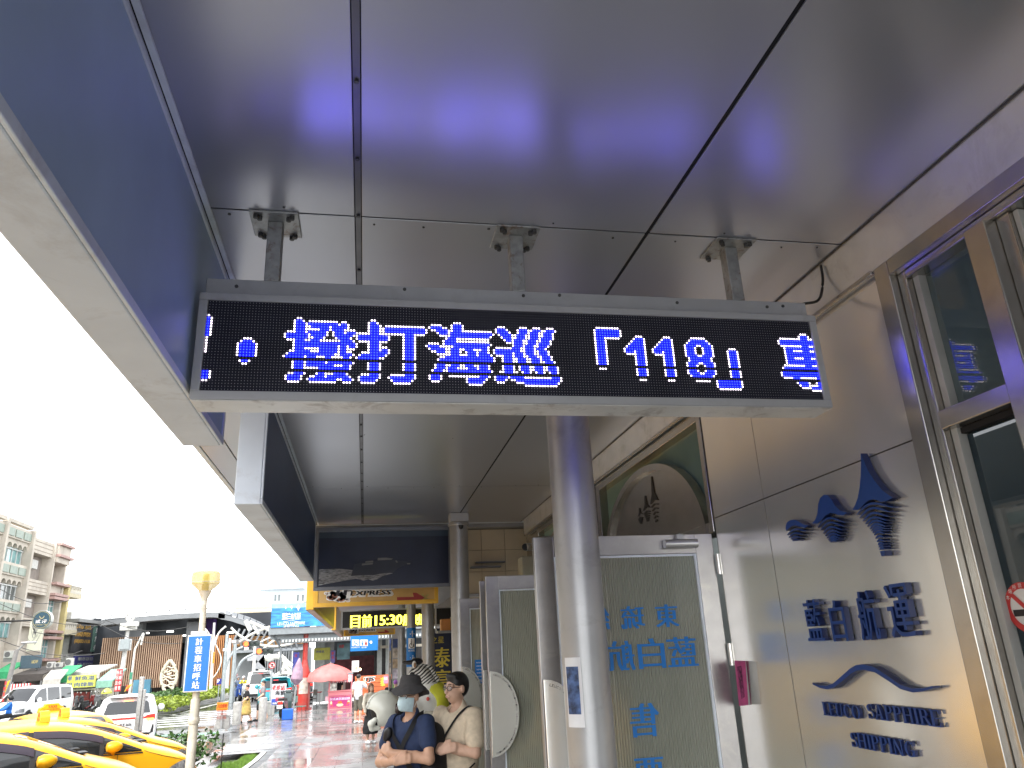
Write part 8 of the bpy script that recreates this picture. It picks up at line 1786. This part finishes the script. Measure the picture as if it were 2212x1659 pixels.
CLW = mat('cloth_white', (.66, .64, .68), .85, 0, .05); CLB = mat('cloth_black', (.014, .014, .016), .85, 0, .1); CLG = mat('cloth_grey', (.22, .21, .22), .85); CLM = mat('cloth_mustard', (.42, .29, .09), .85, 0, .1); CLC = mat('cloth_cream', (.58, .53, .44), .85, 0, .06); CLK = mat('cloth_khaki', (.12, .11, .085), .85); SHW = mat('shoe_white', (.70, .70, .70), .6)
def wx(r):
    MB().box(-.30, -.235, -.16, -.15, .80, .93).build('ticket', WHT, r); 
    MB().tube([(.12, .08, 1.46), (.10, -.10, 1.42), (-.02, -.15, 1.2), (-.16, -.1, 1.0)], .008, 6).build('bag_strap', mat('strap_brown', (.16, .09, .05), .7), r)
p = atg(800, 1606)
figure('woman in cream cardigan, long black skirt and white trainers', (p.x, p.y, p.z), rad(28), 1.62, top=CLC, skirt=(CLB, .28, .25, 1.30), hair=HAIRB, long_hair=True, sleeve=1.9, shoe=SHW, pose='stand')
p = atg(773, 1562); figure('man in a white t-shirt and khaki shorts raising a hand, right of the pink cart', (p.x, p.y, p.z), rad(150), 1.74, top=CLW, bottom=(CLK, False), pose='raise', shoe=SHW)
pc = at(530, 1556, 38.0); g38 = gr(38)
def um_(r): 
    MB().tube([(-.27, -.1, .95), (-.28, -.1, .62), (-.28, -.1, .10)], [.02, .10, .01], 8).build('folded_umbrella', mat('umbrella_yellow', (.62, .42, .03), .6), r); MB().lathe([(0, -.18), (.15, -.12), (.19, 0), (.14, .12), (.05, .16)], (-.26, -.12, 1.02), 12).build('handbag', mat('bag_taupe', (.30, .20, .16), .6), r)
figure('woman in black top and mustard dress with a yellow umbrella', (pc.x, 38.0, g38), rad(-70), 1.58, top=CLB, skirt=(CLM, .36, .25, 1.25), pose='walk', long_hair=False, extra=um_)
def bag_(r): skin_obj('shopping_bag', blend([('c', (.27, -.05, .74), (.27, -.05, .60), .06, .10)], .02, .02), CLW, r)
figure('man in grey t-shirt walking behind the woman in the mustard dress', (pc.x + .62, 38.5, g38), rad(-75), 1.72, top=CLG, bottom=(CLB, False), pose='walk', extra=bag_)
cx_ = (xl + xr) / 2; figure('cart seller in black leaning over the pink dessert cart', (cx_ - .1, YC + .62, gz(YC)), rad(-30), 1.55, top=CLB, bottom=(CLB, True), pose='phone', voxel=.024)
for x, y, Y, m, lb in ((845, 1487, 27, mat('hat_purple', (.30, .10, .38), .7), 'person with a purple hat behind the white helmet'), (835, 1487, 28, HAIR, 'person in black behind the white helmet, beside the purple hat')):
    q = at(x + 10, y, Y); figure(lb, (q.x, Y, gz(Y)), rad(160), 1.60, top=CLB, bottom=(CLB, True), hair=m, voxel=.024)
# riders
for x, y, Y, tm, hm, sc, lb in ((650, 1300, 60, mat('raincoat_yellow', (.70, .55, .02), .5), CLW, 'white', 'rider in a yellow raincoat on a white scooter'), (560, 1310, 60, mat('raincoat_blue_grey', (.10, .14, .22), .5), CLG, 'blue', 'rider in dark blue left of the yellow raincoat'), (775, 1310, 61, mat('shirt_checked', (.20, .24, .32), .6, 0, .5, 30), CLB, 'black', 'rider in a checked shirt right of the yellow raincoat')):
    q = at(*cIm(x, y), Y); figure(lb, (q.x, Y, gr(Y)), rad(20), 1.72, top=tm, bottom=(tm, True), pose='ride', helmet=hm, sleeve=1.9, voxel=.024); scooter(lb.replace('rider in', 'scooter under the rider in'), SCM[sc], (q.x + .05, Y - .15, gr(Y)), rad(-70), group='scooters being ridden')
q = at(*cLm(95, 560), 40); figure('scooter rider in a blue jacket and dark helmet at the left edge', (q.x, 40, gr(40)), rad(-60), 1.72, top=mat('jacket_blue', (.01, .12, .45), .6, 0, .1), bottom=(CLB, True), pose='ride', helmet=BLK, sleeve=1.9, voxel=.02); scooter('dark scooter under the rider in the blue jacket', SCM['black'], (q.x - .1, 39.9, gr(40)), rad(-150), group='scooters being ridden')
# pale suitcase behind the helmet
p = atg(818, 1572); sc_ = thing('suitcase', p, 'pale cabin suitcase on wheels below the white helmet', 'suitcase')
MB().box(p.x - .05, p.x + .40, p.y, p.y + .24, p.z + .07, p.z + .52).build('shell', mat('suitcase_cream', (.50, .46, .38), .5), sc_, bevel=.05)
for dx in (0, .34):
    for dy in (.03, .2): MB().lathe([(0, -.015), (.03, -.015), (.03, .015), (0, .015)], (p.x + dx, p.y + dy, p.z + .031), 12, axis='x').build('wheel', BLK, sc_)
# ---- zebra statue with safety vest, and the big white helmet it holds
YZ = 12.2
def zp(x, y, Y=YZ): return at(*c2m(x, y), Y)
zs = thing('zebra_statue', (zp(1700, 1100).x, YZ, gz(YZ)), 'life-size zebra statue in a yellow safety vest and black cap', 'statue')
zb = bpy.data.materials.new('zebra_stripes'); zb.use_nodes = True; _N = zb.node_tree.nodes; _L = zb.node_tree.links; _b = _N['Principled BSDF']; _b.inputs['Roughness'].default_value = .35
_g = _N.new('ShaderNodeNewGeometry'); _mp = _N.new('ShaderNodeMapping'); _mp.inputs['Rotation'].default_value = (0, rad(35), 0); _L.new(_g.outputs['Position'], _mp.inputs['Vector'])
_w = _N.new('ShaderNodeTexWave'); _w.wave_type = 'BANDS'; _w.bands_direction = 'Z'; _w.inputs['Scale'].default_value = 7.5; _w.inputs['Distortion'].default_value = 3.2; _w.inputs['Detail'].default_value = 1; _w.inputs['Detail Scale'].default_value = .9; _L.new(_mp.outputs[0], _w.inputs['Vector'])
_r = _N.new('ShaderNodeValToRGB'); _r.color_ramp.interpolation = 'CONSTANT'; _r.color_ramp.elements[0].color = (.012, .012, .014, 1); _r.color_ramp.elements[1].position = .46; _r.color_ramp.elements[1].color = (.66, .66, .62, 1); _L.new(_w.outputs['Fac'], _r.inputs['Fac']); _L.new(_r.outputs[0], _b.inputs['Base Color'])
def T3(x, y, dy=0.0): p = zp(x, y); return (p.x - zs.location.x, dy, p.z - zs.location.z)
Z = [('e', T3(1610, 930), (.16, .12, .15)), ('c', T3(1600, 930), T3(1500, 1000), .12, .085), ('c', T3(1640, 920), T3(1700, 1060), .13, .16)]
skin_obj('head', blend(Z, .014, .04), zb, zs)
for dy in (-.10, .10): e_ = skin_obj('ear', blend([('e', T3(1567, 838 if dy < 0 else 815, dy), (.035, .02, .055))], .008, .01), mat('zebra_white', (.68, .67, .62), .4), zs); skin_obj('inner_ear', blend([('e', T3(1571, 842 if dy < 0 else 818, dy - .014), (.020, .012, .038))], .006, .01), mat('ear_brown', (.32, .17, .09), .5), zs)
M_ = [('c', T3(1620, 845), T3(1700, 870), .035, .045), ('c', T3(1700, 870), T3(1745, 960), .045, .05), ('c', T3(1745, 960), T3(1760, 1040), .05, .04)]
skin_obj('mane', blend(M_, .012, .02), zb, zs)
for dy in (-.112,): p = T3(1550, 915, dy - .02); skin_obj('eye', blend([('e', p, (.038, .015, .036))], .006, .01), BLK, zs)
skin_obj('cap', blend([('e', T3(1560, 820), (.15, .10, .03)), ('e', T3(1590, 812), (.09, .08, .05)), ('c', T3(1490, 822), T3(1530, 824), .02, .03)], .010, .02), mat('cap_black', (.015, .015, .02), .4), zs)
ZW = mat('zebra_white', (.68, .67, .62), .4)
Bz = [('c', T3(1690, 1080), T3(1690, 1300), .22, .26), ('e', T3(1660, 1150, -.08), (.16, .16, .16)), ('c', T3(1660, 1150, -.12), T3(1560, 1180, -.22), .13, .11), ('c', T3(1560, 1180, -.22), T3(1480, 1150, -.24), .11, .09)]
zf = gz(YZ) - zs.location.z
Bz += [('c', T3(1650, 1300), (T3(1650, 1300)[0], 0, zf + .12), .12, .11), ('c', T3(1740, 1300), (T3(1740, 1300)[0], 0, zf + .12), .12, .11), ('c', T3(1690, 1060), T3(1690, 1120), .16, .2)]
skin_obj('torso', blend(Bz, .02, .05), ZW, zs)
skin_obj('safety_vest', blend([('c', T3(1715, 1090), T3(1720, 1330), .235, .275), ('c', T3(1700, 1060, .1), T3(1760, 1080, -.1), .12, .12)], .018, .04, cut=[('e', T3(1650, 1150, -.20), (.17, .2, .18)), ('c', T3(1690, 960), T3(1690, 1080), .15, .17)], clip=None), mat('vest_yellow', (.62, .62, .05), .6, 0, .05), zs)
m_ = MB(); 
for y0, mm in ((1210, 'vest_grey_band'),):
    c0_ = zp(1717, y0); MB().lathe([(.29, -.03), (.29, .03)], (c0_.x, YZ, c0_.z), 28).build('reflective_band', mat('vest_band', (.30, .28, .22), .4), zs, smooth=True)
skin_obj('arm_mark', blend([('e', T3(1668, 1103, -.262), (.025, .01, .03))], .006, .01), mat('mark_red', (.6, .08, .06), .5), zs)
YH = 11.6
hc_ = at(*c2m(1330, 1190), YH); rH = (at(*c2m(1460, 1190), YH).x - at(*c2m(1190, 1190), YH).x) / 2 * 1.02
hm = thing('giant_helmet', (hc_.x, YH, hc_.z - rH), 'oversized white open-face helmet held out by the zebra statue', 'helmet')
HW = mat('helmet_white', (.66, .67, .60), .3, 0, .03, coat=.3)
hv = blend([('e', (0, 0, rH), (rH, rH * .95, rH))], .014, .01, cut=[('e', (0, 0, rH), (rH * .86, rH * .81, rH * .86)), ('c', (-rH * .85, -rH * 1.1, rH * .62), (-rH * .85, rH * 1.1, rH * .62), rH * .44, rH * .44), ('c', (-rH * .75, -rH * 1.1, rH * .18), (-rH * .75, rH * 1.1, rH * .18), rH * .40, rH * .40)], clip=[(0, 0, -1, -rH * .10)])
skin_obj('shell', hv, HW, hm)
skin_obj('chin_guard', blend([('c', (-rH * .50, -rH * .70, rH * .50), (-rH * .72, -rH * .66, rH * .30), .035, .045), ('c', (-rH * .72, -rH * .66, rH * .30), (-rH * .66, -rH * .55, rH * .06), .045, .04), ('c', (-rH * .66, -rH * .55, rH * .06), (-rH * .3, -rH * .55, rH * .05), .04, .03)], .012, .02), HW, hm)
skin_obj('lining', blend([('e', (rH * .03, 0, rH), (rH * .80, rH * .76, rH * .80))], .016, .01), mat('helmet_lining', (.018, .017, .017), .8), hm)
q = [Vector((hc_.x + rH * .97 * math.cos(rad(a)) * 1.0, YH - rH * .30, hc_.z - rH + rH + rH * .97 * math.sin(rad(a)))) for a in range(75, 176, 8)]
MB().tube([v + Vector((0, -.0, 0)) for v in q], .018, 8).build('brow_trim', HW, hm, smooth=True)
MB().lathe([(0, -.03), (.05, -.028), (.075, -.01), (.08, .03)], (hc_.x + rH * .80, YH - rH * .62, hc_.z), 18, axis='y').build('visor_boss', mat('boss_dark', (.05, .035, .03), .25, .5), hm, smooth=True)
# ---- small notices
p = at(1212, 1512, 3.59)
def notice(label, name, m, build): pass
nt = thing('paper_notice', (.945, 3.62, 1.60), 'white paper notice with a blue picture wrapped on the near round column', 'notice')
m_ = MB().lathe([(.1135, 1.60), (.1135, 1.90)], (1.04, 3.71, 0), 12, a0=rad(196), a1=rad(243)); m_.build('paper', mat('paper_white', (.68, .68, .68), .7), nt, smooth=True)
MB().lathe([(.1142, 1.655), (.1142, 1.86)], (1.04, 3.71, 0), 10, a0=rad(200), a1=rad(236)).build('picture', mat('picture_blue', (.05, .09, .20), .5, 0, .5, 30), nt, smooth=True)
pp = thing('pink_leaflet', (1.90, 3.6, 1.52), 'pink leaflet with dark print stuck on the steel wall panel beside the door', 'notice')
def wp(u, v): return atx(u, v, 1.915)
P = [wp(1588, 1427), wp(1612, 1428), wp(1618, 1522), wp(1598, 1525)]
MB().quad(*[v + Vector((-.004, 0, 0)) for v in P]).build('leaflet', mat('leaflet_pink', (.62, .10, .28), .6, 0, .1, 20), pp)
Q = [wp(1612, 1428), wp(1621, 1430), wp(1631, 1523), wp(1618, 1522)]; MB().quad(*[v + Vector((-.004 - .02 * (i in (1, 2)), 0, 0)) for i, v in enumerate(Q)]).build('folded_edge', mat('paper_white', (.68, .68, .68), .7), pp)
m_ = MB(); Q = [wp(1594, 1440), wp(1604, 1438), wp(1611, 1505), wp(1604, 1510)]; MB().quad(*[v + Vector((-.006, 0, 0)) for v in Q]).build('leaflet_print', mat('print_dark_pink', (.20, .03, .10), .6, 0, .8, 60), pp)
ns = thing('no_smoking_sticker', (1.985, 1.80, 2.0), 'round red no smoking sticker on the window glass at the right edge', 'sticker')
c_ = atx(2216, 1312, 1.984); rS = .075
f_ = lambda a, b, d: Vector((1.984 - d, c_.y + a, c_.z + b))
m_ = MB(); m_.quad(*[f_(rS * math.cos(t), rS * 1.0 * math.sin(t), .0) for t in [2 * math.pi * k / 28 for k in range(28)]][::-1]); m_.build('disc', WHT, ns)
m_ = MB()
for k in range(28):
    a0, a1 = 2 * math.pi * k / 28, 2 * math.pi * (k + 1) / 28; m_.quad(*[f_(r_ * math.cos(t), r_ * math.sin(t), .0015) for r_, t in ((rS * .74, a0), (rS, a0), (rS, a1), (rS * .74, a1))])
m_.quad(f_(.055, .045, .0018), f_(.045, .055, .0018), f_(-.055, -.045, .0018), f_(-.045, -.055, .0018)); m_.build('red_ring', REDT, ns)
m_ = MB(); m_.quad(f_(.05, -.005, .0012), f_(.05, -.025, .0012), f_(-.03, -.025, .0012), f_(-.03, -.005, .0012)); m_.quad(f_(-.034, -.005, .0012), f_(-.034, -.025, .0012), f_(-.05, -.025, .0012), f_(-.05, -.005, .0012)); m_.build('cigarette', BLKP, ns)
m_ = MB(); 
for i, ch in enumerate('本場所禁止吸菸'): a = rad(150 - i * 20); letters(m_, ch, f_(-rS * .87 * math.cos(a) * -1 * -1, rS * .87 * math.sin(a), .002), (0, -1, 0), Z_, .014, .014)
m_.build('characters', WHT, ns)
ws_ = thing('paper_slip', (1.985, 1.9, 2.0), 'small white paper slip with characters left of the no smoking sticker', 'notice')
Q = [atx(2148, 1285, 1.986), atx(2180, 1280, 1.986), atx(2188, 1330, 1.986), atx(2156, 1335, 1.986)]; MB().quad(*Q).build('paper', mat('paper_white', (.68, .68, .68), .7), ws_)
m_ = MB(); cq = atx(2160, 1300, 1.984); letters(m_, '直', (1.983, cq.y, cq.z), (0, -1, 0), Z_, .02, .025); letters(m_, '封', (1.983, cq.y - .004, cq.z - .03), (0, -1, 0), Z_, .02, .025); m_.build('characters', BLKP, ws_)
# cctv bullet and speaker box by the transom
cv = thing('bullet_camera', (1.45, 6.4, 2.62), 'bullet security camera above the second glass door', 'camera')
p = at(1135, 1182, 6.9); MB().tube([(p.x, 6.9, p.z), (p.x + .10, 7.0, p.z + .015)], .035, 14).build('barrel', GALV, cv, smooth=True); MB().lathe([(0, -.006), (.028, -.006), (.033, 0)], (p.x - .002, 6.893, p.z), 14, axis='y').build('lens', BLK, cv); MB().tube([(p.x + .08, 6.98, p.z + .02), (p.x + .14, 7.05, p.z + .10), (1.93, 7.05, p.z + .12)], .012, 8).build('bracket', GALV, cv)
MB().box(p.x + .0, p.x + .2, 7.1, 7.3, p.z - .28, p.z - .06).build('junction_box', mat('box_olive', (.30, .29, .22), .5), cv, bevel=.01)
